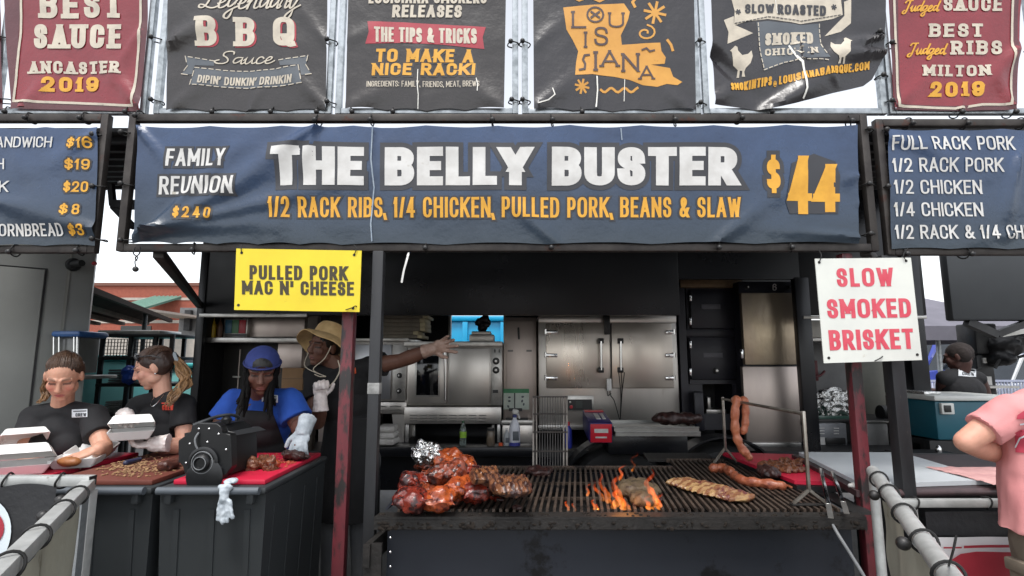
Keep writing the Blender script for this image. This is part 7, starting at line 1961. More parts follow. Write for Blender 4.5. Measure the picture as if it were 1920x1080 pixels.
class Head:
    def __init__(s, c, f, up=V((0, 0, 1)), roll=0, k=1):
        s.c, s.k = V(c), k
        s.f = V(f).normalized()
        s.r = s.f.cross(up).normalized()
        s.u = s.r.cross(s.f).normalized()
        if roll:
            q = Quaternion(s.f, roll); s.r, s.u = q @ s.r, q @ s.u
        s.M = Matrix((s.r, s.f, s.u)).transposed()
    def p(s, r, u, f): return s.c + (s.r * r + s.u * u + s.f * f) * s.k
    def loc(s, p):
        d = (p - s.c) / s.k
        return d.dot(s.r), d.dot(s.u), d.dot(s.f)
    def prims(s, q, neck, nr=.052):
        k = s.k
        E = lambda r, u, f, a, b, c: q.ell(s.p(r, u, f), (a * k, b * k, c * k), s.M)
        E(0, .022, -.014, .073, .096, .090); E(0, -.035, .030, .058, .062, .076); E(0, -.093, .060, .026, .022, .020)
        for g in (-1, 1):
            E(g * .033, -.02, .058, .028, .026, .030); E(g * .043, -.058, .01, .022, .04, .03)
            E(g * .076, -.006, -.012, .011, .020, .031); E(g * .0105, -.026, .098, .008, .010, .007)
            q.caps(s.p(g * .012, .030, .083), s.p(g * .046, .026, .066), .010 * k, .009 * k)
            E(g * .031, .006, .066, .014, .013, .010)
        q.caps(s.p(0, .02, .084), s.p(0, -.022, .104), .0085 * k, .0125 * k)
        q.caps(s.p(-.019, -.055, .078), s.p(.019, -.055, .078), .0075 * k); q.caps(s.p(0, -.053, .086), s.p(0, -.054, .086), .0072 * k); q.caps(s.p(-.013, -.067, .080), s.p(.013, -.067, .080), .0088 * k)
        q.caps(s.p(0, -.05, -.022), neck, nr * k, nr * 1.12 * k)
def face_colour(h, skin, lip, brow, lash, blush=None, beard=None, mouth=0):
    sk, lp, bw, ls = lin(skin), lin(lip), lin(brow), lin(lash)
    bl = lin(blush) if blush else sk
    def mixc(a, b, t): return tuple(a[i] * (1 - t) + b[i] * t for i in range(3))
    def fn(p):
        r, u, f = h.loc(p)
        c = sk
        if abs(r) > .11 or abs(u) > .14 or f < .02: return c
        a = abs(r)
        g = math.exp(-(((a - .038) / .022) ** 2 + ((u + .022) / .024) ** 2))
        c = mixc(c, bl, g * .8)
        yb = .034 - 3.2 * (a - .03) ** 2
        if .012 < a < .047 and f > .05: c = mixc(c, bw, max(0, 1 - abs(u - yb) / .0068) ** .5)
        ye = .006 - 5 * (a - .031) ** 2
        if .014 < a < .047 and f > .04: c = mixc(c, ls, max(0, 1 - abs(u - ye) / .0064) ** .5)
        if a < .026 and f > .06:
            yl = -.060
            hh = .0125 * (1 - (a / .027) ** 2)
            t = max(0, min(1, (hh - abs(u - yl)) / .004))
            c = mixc(c, lp, t)
            c = mixc(c, ls, .7 * max(0, 1 - abs(u - yl) / (.0018 + mouth)) * (a < .022))
        if abs(r) < .013 and abs(u + .033) < .005 and f > .09: c = mixc(c, ls, .35)
        return c
    return fn
def hand_prims(q, w, d, n, curl=.35, thumb=1, s=1, spread=.0, grow=0, point=False):
    """w wrist, d where the fingers go, n the way the palm faces, thumb +1/-1 its side"""
    w, d = V(w), V(d).normalized()
    n = (V(n) - d * V(n).dot(d)).normalized()
    t = d.cross(n).normalized() * thumb
    M = Matrix((t, d, n)).transposed()
    q.ell(w + d * .05 * s, ((.039 * s + grow), .048 * s, (.0145 * s + grow)), M)
    q.ell(w + d * .02 * s, ((.028 * s + grow), .03 * s, (.017 * s + grow)), M)
    for i, (o, l) in enumerate(((.030, .068), (.0098, .078), (-.0105, .072), (-.030, .056))):
        b = w + d * (.083 - abs(o) * .25) * s + t * o * s
        dd = (d + t * (o * (2.5 + spread * 12))).normalized()
        ax = dd.cross(n).normalized()
        pts = [b]
        for j, fr in enumerate((.45, .32, .23)):
            a = (curl * (.0 if (point and i == 0) else (1.8 if point else 1)) + i * .05) * (1, 1.15, .8)[j]
            dd = Quaternion(ax, a) @ dd
            pts.append(pts[-1] + dd * l * fr * s)
        q.chain(pts, [x * s + grow for x in (.0092, .0084, .0078, .0066)], 10)
    b = w + d * .028 * s + t * .030 * s
    d1 = (d * .62 + t * .72 + n * .25).normalized()
    p1 = b + d1 * .036 * s
    d2 = (d * .85 + t * .3 + n * .35).normalized()
    q.chain([w + d * .015 * s + t * .014 * s, b, p1, p1 + d2 * .03 * s], [x * s + grow for x in (.016, .0125, .0098, .0078)], 10)
def wrinkle(seed, amp=.006, f=9):
    return lambda p, n: n * (amp * (noise.noise(V((p.x * f, p.y * f, p.z * f * .55 + seed))) + .5 * noise.noise(V((p.x * f * 2.6 + seed, p.y * f * 2.6, p.z * f * 1.2)))) - amp * .5 * abs(noise.noise(V((p.x * 5 + p.z * 9, p.y * 5, p.z * 4 + seed)))))
class Person:
    """skeleton points in metres; one continuous body, clothes and hair as its children"""
    def __init__(s, label, neck, shl, shr, hip, head, width=1, foot=True, girl=False, fwd=None, cat='person', depth=1, group=None):
        s.root = thing('person', label, cat, (hip[0], hip[1], 0), group)
        s.n, s.a, s.b, s.h, s.head = V(neck), V(shl), V(shr), V(hip), head
        s.w, s.girl = width, girl
        s.side = (s.b - s.a).normalized()
        mid = (s.a + s.b) / 2
        s.sp = (mid - s.h).normalized()
        s.fw = s.sp.cross(s.side).normalized() * -1
        s.M = Matrix((s.side, s.side.cross(s.sp).normalized(), s.sp)).transposed()
        s.mid, s.dp = mid, depth
        s.arms = []
    def torso(s, q, g=0, low=True):
        sw = (s.b - s.a).length / 2
        L = (s.mid - s.h).length
        P = lambda t: s.h.lerp(s.mid, t)
        E = lambda t, a, b, c: q.ell(P(t), (a * s.w + g, b * s.dp + g, c), s.M)
        E(.80, sw * .92, .105, L * .26); E(.58, sw * .86, .108, L * .26); E(.34, sw * .78, .100, L * .25); E(.10, sw * .86, .112, L * .22)
        if low: E(-.08, sw * .84, .112, L * .2)
        for x in (s.a, s.b): q.caps(s.n - s.sp * .03, x, .048 + g, .052 + g)
        if s.girl:
            f = s.M @ V((0, 1, 0))
            f = f if f.y < 0 else -f
            for k in (-1, 1): q.ell(P(.66) + s.side * sw * .42 * k + f * .078, (.062 + g, .058 + g, .062 + g), s.M)
    def legs(s, q, g=0, ankle=.08, kneez=.48, feet=True, to=None):
        for k in (-1, 1):
            hp = s.h + V((s.side.x, s.side.y, 0)).normalized() * .088 * k - V((0, 0, .06))
            kn = V((hp.x, hp.y - .02, min(kneez, hp.z * .55))); an = V((kn.x, kn.y + .03, ankle))
            if to: q.caps(hp, kn, .088 + g, .064 + g)
            if to == 'knee': continue
            q.chain([hp, kn, an], [.086 + g, .056 + g, .038 + g])
            if feet: q.caps(an + V((0, .02, -.035)), an + V((0, -.15, -.045)), .042, .034)
    def build(s, arms, skin_fn, voxel=.0045, nr=.05, bare_legs=False):
        """arms: list of (shoulder, elbow, wrist, radii, hand kwargs)"""
        s.arms = arms
        q = MB()
        s.torso(q); s.legs(q)
        if s.head: s.head.prims(q, s.n, nr)
        for (sh, el, wr, rr_, hk) in arms:
            mid_ = V(el).lerp(V(wr), .35)
            q.chain([sh, V(sh).lerp(V(el), .4), el, mid_, wr], [rr_[0], rr_[0] * 1.0, rr_[1], rr_[1] * 1.09, rr_[2]])
            if hk: hand_prims(q, wr, **hk)
        s.body = q.fused('body', m_skin, s.root, voxel, 2, None, skin_fn)
        return s
    def shirt(s, mat, sleeve=.55, g=.013, flare=.012, name='shirt', seed=1, low=True, extra=None, amp=.006, voxel=.008):
        q = MB()
        s.torso(q, g, low)
        for (sh, el, wr, rr_, hk) in s.arms:
            if sleeve:
                e = V(sh).lerp(V(el), sleeve)
                q.tube([V(sh).lerp(V(el), -.1), V(sh).lerp(V(el), .1), e], [rr_[0] + g, rr_[0] + g + .003, rr_[0] + g + flare], 16)
                q.ell(sh, (rr_[0] + g + .004,) * 3)
        if extra: extra(q)
        o = q.fused(name, mat, s.root, voxel, 2, wrinkle(seed, amp))
        return o
    def trousers(s, mat, g=.014, seed=3):
        q = MB()
        s.legs(q, g, .07, feet=False)
        q.ell(s.h - V((0, 0, .03)), (.17 * s.w, .125, .12), None)
        q.fused('trousers', mat, s.root, .010, 2, wrinkle(seed, .006))
        q = MB()
        for k in (-1, 1):
            hp = s.h + V((s.side.x, s.side.y, 0)).normalized() * .088 * k
            q.caps((hp.x, hp.y + .05, .045), (hp.x, hp.y - .14, .04), .046, .04)
        q.fused('shoes', m_rubber, s.root, .01, 2)
def glove(par, w, d, n, mat=None, cuff=.05, **k):
    q = MB()
    hand_prims(q, w, d, n, grow=.0026, **k)
    d = V(d).normalized()
    q.tube([V(w) + d * .040, V(w) + d * .016, V(w) - d * cuff * .5, V(w) - d * cuff], [.030, .0385, .041, .046], 14)
    return q.fused('glove', mat or m_vglove, par, .0042, 2, lambda p, n_: n_ * fbm(p, 60, 2) * .0022)
class OnMesh:
    """marks lying on a garment: picture points dropped along the view onto its surface"""
    def __init__(s, *objs):
        s.t = []
        for o in objs:
            off = wpos(o)
            s.t.append(BVHTree.FromPolygons([v.co + off for v in o.data.vertices], [p.vertices[:] for p in o.data.polygons]))
        s.last = 3
    def at(s, px, py, e=0):
        d = ray(px, py).normalized()
        best = None
        for t in s.t:
            h = t.ray_cast(CAM, d)
            if h[0] is not None and (best is None or h[3] < best): best = h[3]
        if best is None: best = s.last
        s.last = best
        return CAM + d * (best - e)
def patch(par, on_, quad, name, mat, e=.004, nu=16, nv=12):
    a, b, c, d = [V(p) for p in quad]
    def f(u, v):
        x = a.lerp(b, u).lerp(d.lerp(c, u), v)
        return on_.at(x.x, x.y, e)
    o = MB().sheet(f, nu, nv).build(name, mat, par)
    o.modifiers.new('thick', 'SOLIDIFY').thickness = .0015
    return o
def hair_cap(q, h, gr=.008, f=-.022, u=.034, w=.079):
    k = h.k
    q.ell(h.p(0, u, f), (w * k, .098 * k, .088 * k), h.M)
    for g in (-1, 1): q.ell(h.p(g * .045, .01, -.045), (.04 * k, .06 * k, .07 * k), h.M)
def hairfuse(q, name, mat, par, h, seed=1, vox=.005):
    def d(p, n):
        r, u, f = h.loc(p)
        ang = math.atan2(u, f + .02)
        return n * (.0011 * math.sin(r * 420 + seed) * (.5 + .5 * noise.noise(p * 25)) + .0018 * noise.noise(V((r * 120, ang * 3, seed))))
    return q.fused(name, mat, par, vox, 1, d)
def strands(q, pts, n, r, jit, seed, taper=.3):
    rd = random.Random(seed)
    for i in range(n):
        o = [V((rd.gauss(0, jit), rd.gauss(0, jit), rd.gauss(0, jit * .6))) for _ in pts]
        P = catmull([V(p) + x * (1 if j else .6) for j, (p, x) in enumerate(zip(pts, o))], 5)
        k = len(P)
        q.tube(P, [r * rd.uniform(.7, 1.2) * (1 - (1 - taper) * (j / (k - 1)) ** 2) for j in range(k)], 6)
def combed(par, h, m, n, seed, back=(0, .03, -.11), w=.0765, f0=-.024, name='hair_strands', r=.0021):
    """locks combed from the hairline over the skull to where the hair is tied"""
    rd = random.Random(seed)
    q = MB()
    for i in range(n):
        a = rd.uniform(-1.5, 1.5)
        P = []
        for t in (0, .2, .45, .7, 1):
            th = a * (1 - t * .55)
            el = .52 + t * 2.08 + rd.gauss(0, .035)
            d = V((math.sin(th), math.sin(el) * math.cos(th), math.cos(el) * math.cos(th) - abs(math.sin(th)) * (.15 + .7 * t)))
            d = V((d.x / w * .0765, d.y, d.z)); d.normalize()
            g = .955 if t == 0 else 1
            P.append(h.p(d.x * (w + .003) * g, .034 + d.y * .0905 * g, f0 + d.z * .1005 * g))
        P.append(h.p(back[0] + rd.gauss(0, .012), back[1] + rd.gauss(0, .012), back[2]))
        P = catmull(P, 4)
        k = len(P)
        q.tube(P, [r * rd.uniform(.6, 1.3) * min(1, .3 + j / 4) for j in range(k)], 5)
    q.build(name, m, par)
WHITE_TAG = mk('white_shirt_print', (206, 210, 214), None, rough=.7)
def crew(par, on_, x0, y0, x1, y1, sl=0):
    patch(par, on_, [(x0, y1 + sl * (0)), (x1, y1 + sl), (x1, y0 + sl), (x0, y0)], 'shirt_print', WHITE_TAG, .005)
    h = y1 - y0
    L = Letters(on_, .011)
    L.text('CREW', x0 + (x1 - x0) * .22, y0 + h * .45, x1 - (x1 - x0) * .08, y1 - h * .12, .24, slope=sl / (x1 - x0))
    L.line([(x0 + 3, y0 + h * .22), (x1 - 3, y0 + h * .22 + sl)], h * .12, 4)
    L.build('shirt_lettering', m_shade, par)

# --- the woman with the bun, nearest the left edge
Y1 = 2.82
h = Head(PY(119, 706, Y1 - .10), (.42, -.78, -.56), k=.94)
w1 = Person('young woman with hair tied back in a black tee, pointing into a foam box', PY(117, 760, Y1), PY(66, 783, Y1), PY(176, 780, Y1), V((PY(120, 860, Y1).x, Y1 + .10, .92)), h, 1.02, girl=True)
eA, wA = PY(44, 852, Y1 - .10), PY(66, 884, Y1 - .34)
eB, wB = PY(194, 842, Y1 - .10), PY(184, 842, Y1 - .26)
hk1 = dict(d=V((.3, -.6, -.4)), n=V((0, 0, -1)), curl=.4, thumb=1)
hk2 = dict(d=V((-.62, -.55, -.28)), n=V((-.2, .1, -1)), curl=.42, thumb=-1, point=True)
w1.build([(w1.a, eA, wA, (.048, .040, .028), hk1), (w1.b, eB, wB, (.048, .040, .027), hk2)], face_colour(h, (196, 146, 122), (170, 94, 88), (104, 74, 58), (66, 46, 40), (200, 128, 110)), .004, .047)
sh = w1.shirt(m_tee, .62, .012, .010, seed=2)
w1.trousers(m_pants)
crew(w1.root, OnMesh(sh), 135, 768, 164, 783, -1)
q = MB(); hair_cap(q, h, .008, -.028, .034, .0775); q.ell(h.p(0, .098, -.05), (.034, .04, .026), h.M); q.ell(h.p(0, .02, -.1), (.05, .04, .05), h.M)
hairfuse(q, 'hair', m_hbr, w1.root, h, 2)
combed(w1.root, h, hair_mat('light_brown_hair', (92, 67, 49), (60, 43, 33)), 200, 31, f0=-.028, r=.0016)
q = MB(); strands(q, [h.p(.03, .0, -.10), h.p(.078, -.05, -.09), PY(88, 728, Y1 + .0), PY(84, 746, Y1 - .02), PY(76, 752, Y1 - .03)], 26, .006, .010, 4)
q.build('ponytail', m_hbl, w1.root)

# --- the woman in profile with the ponytail
Y2 = 3.0
h = Head(PY(288, 690, Y2), (-.86, -.42, -.40), k=.94)
w2 = Person('young woman in profile with a ponytail and black top, closing a foam box', PY(306, 741, Y2 + .02), PY(262, 762, Y2 + .10), PY(344, 760, Y2 - .03), V((PY(318, 860, Y2).x, Y2 + .12, .92)), h, 1.0, girl=True)
eA, wA = PY(236, 808, Y2 + .02), PY(236, 782, Y2 - .18)
eB, wB = PY(346, 838, Y2 - .10), PY(296, 832, Y2 - .24)
h1 = dict(d=V((.55, -.62, .0)), n=V((0, 0, -1)), curl=.18, thumb=1)
h2 = dict(d=V((-.95, -.2, -.05)), n=V((0, -.1, 1)), curl=.4, thumb=1)
w2.build([(w2.a, eA, wA, (.046, .037, .026), h1), (w2.b, eB, wB, (.046, .039, .027), h2)], face_colour(h, (206, 156, 134), (186, 104, 98), (84, 58, 48), (52, 38, 34), (208, 138, 122)), .004, .045)
sh = w2.shirt(m_tee, .55, .012, .012, seed=5)
w2.trousers(m_pants)
glove(w2.root, wA, **h1); glove(w2.root, wB, **h2)
om = OnMesh(sh)
L = Letters(om, .004); L.text('CREW', 304, 759, 325, 769, .26).line([(304, 756), (325, 756)], 2.4, 4); L.build('shirt_lettering', mk('orange_red_print', (196, 66, 48), None, rough=.7), w2.root)
q = MB(); hair_cap(q, h, .008, -.024, .034, .08); q.ell(h.p(0, .01, -.11), (.034, .03, .036), h.M)
hairfuse(q, 'hair', m_hcb, w2.root, h, 5)
combed(w2.root, h, hair_mat('chestnut_lock', (84, 58, 44), (54, 37, 30)), 120, 33, f0=-.024, w=.079)
q = MB(); strands(q, [h.p(0, .02, -.12), PY(346, 700, Y2 - .02), PY(346, 722, Y2 - .06), PY(330, 742, Y2 - .12), PY(316, 758, Y2 - .14)], 34, .0065, .013, 8); q.build('ponytail', m_hbl, w2.root)
q = MB(); q.tube([h.p(.036 * math.cos(a), .005 + .036 * math.sin(a), -.125) for a in [i * math.pi / 8 for i in range(16)]], .010, 8, closed=True); q.build('hair_tie', mk('grey_scrunchie', (150, 160, 166), None, rough=.7), w2.root)
q = MB()
for g in (-1, 1): q.ell(h.p(g * .036, .088, .052), (.030, .012, .022), h.M, 2); q.tube([h.p(g * .066, .088, .045), h.p(g * .084, .07, -.02), h.p(g * .082, .04, -.06)], .003, 6)
q.tube([h.p(-.012, .092, .060), h.p(.012, .092, .060)], .003, 6); q.build('sunglasses', mk('sunglass_grey', (70, 72, 74), None, rough=.15), w2.root)
q = MB().ell(h.p(.079, -.038, -.008), (.006, .006, .006)).ell(h.p(-.079, -.038, -.008), (.006, .006, .006)); q.build('earring', m_chrome, w2.root)
MB().tube(catmull([PY(290, 744, Y2 - .09), PY(283, 756, Y2 - .135), PY(286, 762, Y2 - .15), PY(296, 754, Y2 - .13), PY(308, 740, Y2 - .09)], 5), .0022, 6).build('necklace', m_chrome, w2.root)
# the box in her hands
bc = PY(246, 822, Y2 - .30)
foam('foam box held half closed by the woman with the ponytail', bc, R(32), -12, .094)

# --- the man in blue
Y3 = 2.98
h = Head(PY(492, 694, Y3 - .12), (.34, -.84, -.42), k=1.02)
w3 = Person('man in a blue tee and black apron with a blue cap and long dreadlocks', PY(490, 738, Y3), PY(440, 752, Y3), PY(542, 752, Y3), V((PY(480, 860, Y3).x, Y3 + .12, .95)), h, 1.06, depth=1.1)
eA, wA = PY(412, 800, Y3 - .02), PY(420, 842, Y3 - .26)
eB, wB = PY(562, 800, Y3 - .04), PY(570, 806, Y3 - .22)
h1 = dict(d=V((.4, -.8, -.2)), n=V((0, 0, -1)), curl=.5, thumb=1)
h2 = dict(d=V((-.02, -.62, -.75)), n=V((0, .6, -.6)), curl=.42, thumb=-1, s=1.05, spread=.3)
w3.build([(w3.a, eA, wA, (.056, .044, .032), h1), (w3.b, eB, wB, (.056, .046, .033), h2)], face_colour(h, (104, 70, 57), (136, 88, 80), (34, 24, 22), (26, 18, 16), (96, 62, 50)), .0042, .056)
sh = w3.shirt(m_bluetee, .72, .014, .016, seed=7, amp=.008)
w3.trousers(m_pants)
glove(w3.root, wA, **h1); glove(w3.root, wB, mat=m_glove, cuff=.07, **h2)
om = OnMesh(sh)
patch(w3.root, om, [(432, 872), (548, 872), (511, 772), (443, 768)], 'apron', m_apron, .012, 30, 30)
patch(w3.root, om, [(441, 770), (450, 770), (466, 728), (459, 726)], 'apron_strap', m_apron, .010, 4, 12)
patch(w3.root, om, [(503, 772), (511, 772), (512, 730), (504, 728)], 'apron_strap', m_apron, .012, 4, 12)
crew(w3.root, om, 491, 739, 521, 753, 2)
q = MB()
q.ell(h.p(0, .045, -.006), (.086, .108, .082), h.M)
c_ = q.fused('cap', mk('navy_blue_cap', (52, 66, 130), (44, 56, 114), 14, .85, bump=.3, bscale=120), w3.root, .006, 2)
for v in c_.data.vertices:
    r_, u_2, f_2 = h.loc(v.co + wpos(w3.root))
    lo_ = .040 + .026 * math.exp(-(r_ / .04) ** 2) * (f_2 > 0)
    if u_2 < lo_: v.co += h.u * (lo_ - u_2) * h.k
Letters(OnMesh(c_), .003).area([(473, 690), (474, 680), (480, 674), (489, 671), (498, 672), (506, 676), (511, 683), (512, 691), (500, 688), (486, 687)], 6).build('cap_opening', m_hdk, w3.root)
q = MB(); q.tube([h.p(.088 * math.cos(a), .042 + .01 * math.sin(a) , -.006 + .109 * math.sin(a)) for a in [i * math.pi / 14 for i in range(28)]], .0055, 6, closed=True); q.build('cap_band', mk('cap_band', (40, 50, 104), None, rough=.8), w3.root)
q = MB()
for i in range(5):
    t = (i - 2) * .2
    q.ell(h.p(.07 * math.sin(t * 2), .0, -.125 + .02 * abs(t)), (.03, .035, .006), h.M, 2)
q.fused('cap_brim', MATS['navy_blue_cap'], w3.root, .006, 2)
q = MB()
rd = random.Random(3)
for g in (-1, 1):
    for i in range(15):
        f0 = rd.uniform(-.085, .035)
        a0 = h.p(g * rd.uniform(.068, .080), rd.uniform(.01, .04), f0)
        ln = rd.uniform(.17, .27)
        x1 = a0 + V((g * .016 + rd.gauss(0, .008), -.03 + rd.gauss(0, .012), -ln * .5)); x2 = a0 + V((g * .012 + rd.gauss(0, .014), -.05 + rd.gauss(0, .016), -ln))
        P = catmull([a0, x1, x2], 7)
        q.tube(P, [.0085 * (1 + .22 * math.sin(j * 2.1 + i)) * (1 - .35 * (j / len(P)) ** 3) for j in range(len(P))], 8)
for i in range(14):
    a0 = h.p(rd.uniform(-.06, .06), .0, -.10); ln = rd.uniform(.2, .3)
    q.tube(catmull([a0, a0 + V((0, .04, -ln * .5)), a0 + V((rd.gauss(0, .02), .05, -ln))], 5), .009, 8)
q.build('dreadlocks', mk('matte_black_hair', (15, 13, 13), (9, 9, 9), 60, .85, bump=.6, bscale=120, spec=.2), w3.root)
tag(MB().ell(wB + V((-.02, -.10, -.10)), (.045, .03, .02)).ell(wB + V((.02, -.10, -.11)), (.03, .03, .02)).fused('meat_piece', m_brk, None, .005, 1, lambda p, n: n * fbm(p, 40) * .01), 'dark meat piece held in the white glove of the man in blue', 'meat')

# --- the man in the straw hat
Y4 = 3.42
h = Head(PY(606, 650, Y4 - .06), (-.42, -.86, -.08), roll=R(-10), k=1.0)
w4 = Person('man in a straw bucket hat and black apron, one arm flung out to the right', PY(632, 688, Y4), PY(590, 704, Y4 - .02), PY(692, 688, Y4 + .03), V((PY(655, 830, Y4).x, Y4 + .04, .98)), h, 1.0, depth=1.05)
eA, wA = PY(596, 792, Y4 - .10), PY(601, 748, Y4 - .26)
eB, wB = PY(752, 676, Y4 - .02), PY(808, 655, Y4 - .10)
h1 = dict(d=V((-.05, .0, 1)), n=V((.4, -.7, 0)), curl=1.05, thumb=1, s=1.05)
h2 = dict(d=V((.92, -.12, .26)), n=V((.0, -1, -.25)), curl=.10, thumb=1, s=1.1, spread=.9)
w4.build([(w4.a, eA, wA, (.054, .043, .031), h1), (w4.b, eB, wB, (.055, .044, .032), h2)], face_colour(h, (108, 74, 60), (132, 86, 78), (26, 19, 17), (20, 14, 13), (84, 54, 44), mouth=.004), .0044, .054)
def apron(q):
    q.tube([(w4.h.x, w4.h.y - .01, z) for z in (1.2, 1.0, .8, .58)], [.165, .18, .19, .195], 28, flat=.72)
sh = w4.shirt(m_apron, .5, .014, .014, name='shirt_and_apron', seed=11, extra=apron, amp=.007)
w4.trousers(m_gpants)
glove(w4.root, wA, cuff=.07, **h1); glove(w4.root, wB, cuff=.055, mat=mk('clear_glove', (176, 150, 136), (150, 122, 108), 40, .35, bump=.4, bscale=60), **h2)
Hax = (h.u * .80 - h.f * .52 + h.r * .10).normalized()
hc = h.p(0, .050, -.030)
m_straw = mk('straw_cloth', (222, 190, 138), (202, 168, 116), 20, .85, bump=.3, bscale=110)
s_, u_, d_ = frame_from(Hax, h.r)
nb = 40
prof = [(.001, .098), (.05, .097), (.078, .088), (.090, .065), (.094, .03), (.097, .002), (.125, -.012), (.155, -.034), (.172, -.054), (.170, -.058), (.150, -.040), (.122, -.018), (.096, -.006), (.090, .01), (.086, .05)]
q = MB()
rings = []
for r_, z_ in prof:
    ring = []
    for j in range(nb):
        a = 2 * math.pi * j / nb
        wv = 0 if r_ < .1 else (r_ - .1) * (.28 * math.sin(a * 2 + .8) + .12 * math.sin(a * 5))
        ring.append(q.bm.verts.new(hc + Hax * (z_ + wv) + (s_ * math.cos(a) * .94 + u_ * math.sin(a) * 1.08) * r_))
    rings.append(ring)
for A, B in zip(rings, rings[1:]):
    for j in range(nb): q.bm.faces.new((A[j], A[(j + 1) % nb], B[(j + 1) % nb], B[j]))
q.build('bucket_hat', m_straw, w4.root)
m_str = mk('cream_cord', (206, 196, 176), None, rough=.8)
kn = PY(611, 706, Y4 - .20)
MB().tube(catmull([h.p(.084, .02, .02), h.p(.088, -.05, .03), h.p(.06, -.13, .07), kn], 6), .0028, 6).tube(catmull([h.p(-.084, .02, .02), h.p(-.07, -.06, .05), h.p(-.03, -.13, .09), kn], 6), .0028, 6).tube(catmull([PY(634, 676, Y4 - .1), PY(637, 694, Y4 - .14), PY(629, 712, Y4 - .19), PY(616, 726, Y4 - .22)], 6), .004, 6).tube(catmull([kn, PY(600, 706, Y4 - .22), PY(590, 702, Y4 - .2)], 5), .003, 6).build('chin_cord', m_str, w4.root)
q = MB(); hair_cap(q, h, .004, -.02, .03, .077); hairfuse(q, 'hair', m_hdk, w4.root, h, 9)
patch(w4.root, OnMesh(sh), [(661, 702), (668, 700), (667, 689), (660, 691)], 'shirt_print', mk('orange_badge', (206, 84, 40), None, rough=.6), .004, 6, 6)

# --- the man in the tank top, seated beyond the ice chest
Y5 = 4.75
h = Head(PY(1796, 669, Y5), (-.62, .74, -.22), k=1.05)
w5 = Person('seated man in a black tank top seen from behind, beyond the ice chest', PY(1800, 696, Y5 + .02), PY(1834, 710, Y5 + .02), PY(1771, 709, Y5 - .06), V((PY(1812, 760, Y5).x, Y5 - .02, .88)), h, 1.08, depth=1.1)
eA, wA = PY(1850, 752, Y5 + .2), PY(1800, 756, Y5 + .4)
eB, wB = PY(1766, 742, Y5 + .10), PY(1748, 734, Y5 + .36)
h1 = dict(d=V((-.8, .5, 0)), n=V((0, 0, -1)), curl=.5, thumb=1)
h2 = dict(d=V((-.7, .5, .1)), n=V((.2, 0, -1)), curl=.6, thumb=-1)
w5.build([(w5.a, eA, wA, (.058, .046, .034), h1), (w5.b, eB, wB, (.058, .046, .034), h2)], lambda p: lin((78, 50, 44)), .006, .06)
sh = w5.shirt(m_tee, 0, .014, .01, name='tank_top', seed=13)
w5.trousers(m_pants)
q = MB(); hair_cap(q, h, .004, -.02, .03, .0785); hairfuse(q, 'hair', mk('cropped_hair', (42, 32, 30), (30, 24, 22), 60, .8, bump=.6, bscale=200), w5.root, h, 12)
crew(w5.root, OnMesh(sh), 1797, 690, 1830, 705, 2)
o = thing('stool', 'dark stool under the seated man in the tank top', 'stool', (w5.h.x, w5.h.y, 0))
MB().box(w5.h.x - .2, w5.h.y - .2, .70, w5.h.x + .2, w5.h.y + .2, .74, .01).build('seat', m_black, o)
for a in (-.17, .17):
    for b_ in (-.17, .17): MB().cyl((w5.h.x + a, w5.h.y + b_, 0), (w5.h.x + a, w5.h.y + b_, .70), .018).build('leg', m_black, o)

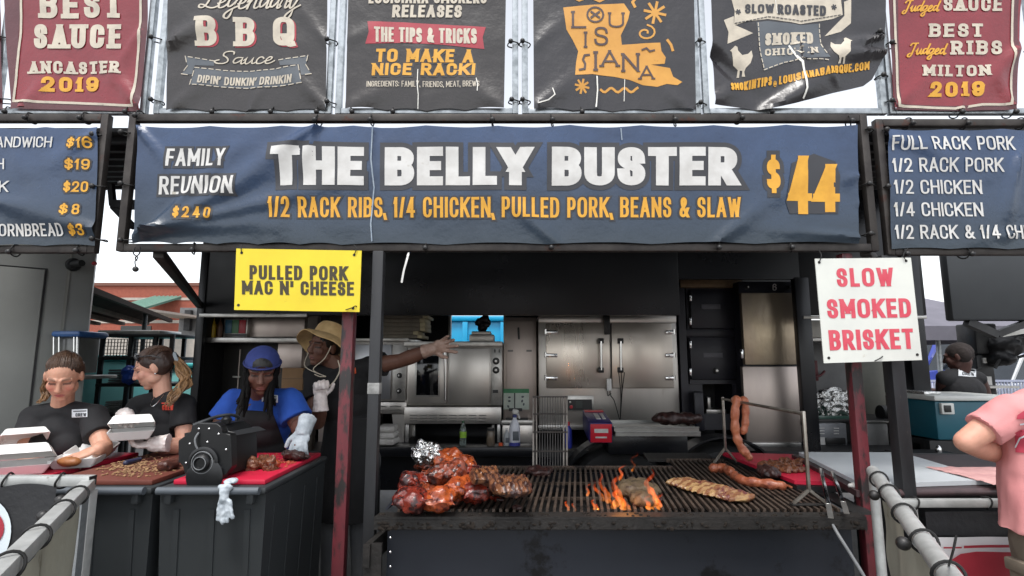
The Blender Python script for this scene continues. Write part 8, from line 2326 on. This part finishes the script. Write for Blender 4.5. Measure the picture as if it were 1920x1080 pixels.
# --- the man in pink, cut by the right edge
Y6 = 2.05
cx = PY(1990, 700, Y6).x
h = Head(V((cx + .12, Y6 + .03, 1.61)), (.2, .95, -.1), k=1.05)
w6 = Person('person in a pink tee and khaki shorts seen from behind, cut by the right edge', V((cx + .05, Y6 + .02, 1.46)), V((cx + .22, Y6, 1.37)), V((cx - .21, Y6, 1.36)), V((cx, Y6 + .02, .92)), h, 1.1, depth=1.15)
eB, wB = PY(1812, 828, Y6 + .02), PY(1890, 858, Y6 + .17)
eA, wA = V((cx + .30, Y6 + .05, 1.14)), V((cx + .12, Y6 + .25, 1.1))
h2 = dict(d=V((.9, .4, .1)), n=V((0, .4, 1)), curl=.5, thumb=1)
w6.build([(w6.b, eB, wB, (.050, .041, .033), h2), (w6.a, eA, wA, (.060, .050, .036), h2)], lambda p: lin((206, 152, 130)), .006, .06)
def hem(q):
    q.tube([(cx, Y6 + .02, 1.33), (cx, Y6 + .02, 1.15), (cx, Y6 + .02, .925)], [.205, .232, .262], 24, flat=.66); q.ell((cx + .04, Y6 + .02, 1.39), (.12, .10, .075))
sh = w6.shirt(m_pink, .62, .009, .010, seed=17, low=False, extra=hem, amp=.013)
q = MB()
for k in (-1, 1): q.caps((cx + .105 * k, Y6 + .02, .88), (cx + .115 * k, Y6 + .01, .52), .115, .098)
q.ell((cx, Y6 + .02, .88), (.20, .135, .12))
q.fused('shorts', m_khaki, w6.root, .009, 2, wrinkle(19, .008))
pk = MB().boxc((cx - .218, Y6 - .0, .74), (.03, .13, .14), None, .01).build('cargo_pocket', m_khaki, w6.root); MB().boxc((cx - .226, Y6 - .0, .80), (.034, .14, .045), None, .008).build('pocket_flap', m_khaki, pk)
q = MB()
for k in (-1, 1): q.caps((cx + .1 * k, Y6 + .07, .05), (cx + .11 * k, Y6 + .24, .045), .05, .042)
q.fused('shoes', m_rubber, w6.root, .01, 2)
q = MB(); hair_cap(q, h, .006, -.02, .03, .079); hairfuse(q, 'hair', m_hbr, w6.root, h, 14)
om = OnMesh(sh)
mr = mk('rose_print', (184, 62, 82), None, rough=.7)
Letters(om, .004).area([(1908, 778), (1930, 764), (1960, 766), (1960, 786), (1906, 786)], 8).area([(1903, 812), (1914, 806), (1960, 802), (1960, 852), (1904, 848)], 8).build('shirt_print', mr, w6.root)
Letters(om, .006).line([(1904, 838), (1912, 822), (1930, 814)], 3, 4).line([(1914, 796), (1940, 792)], 3, 4).build('shirt_lettering', WHITE_TAG, w6.root)
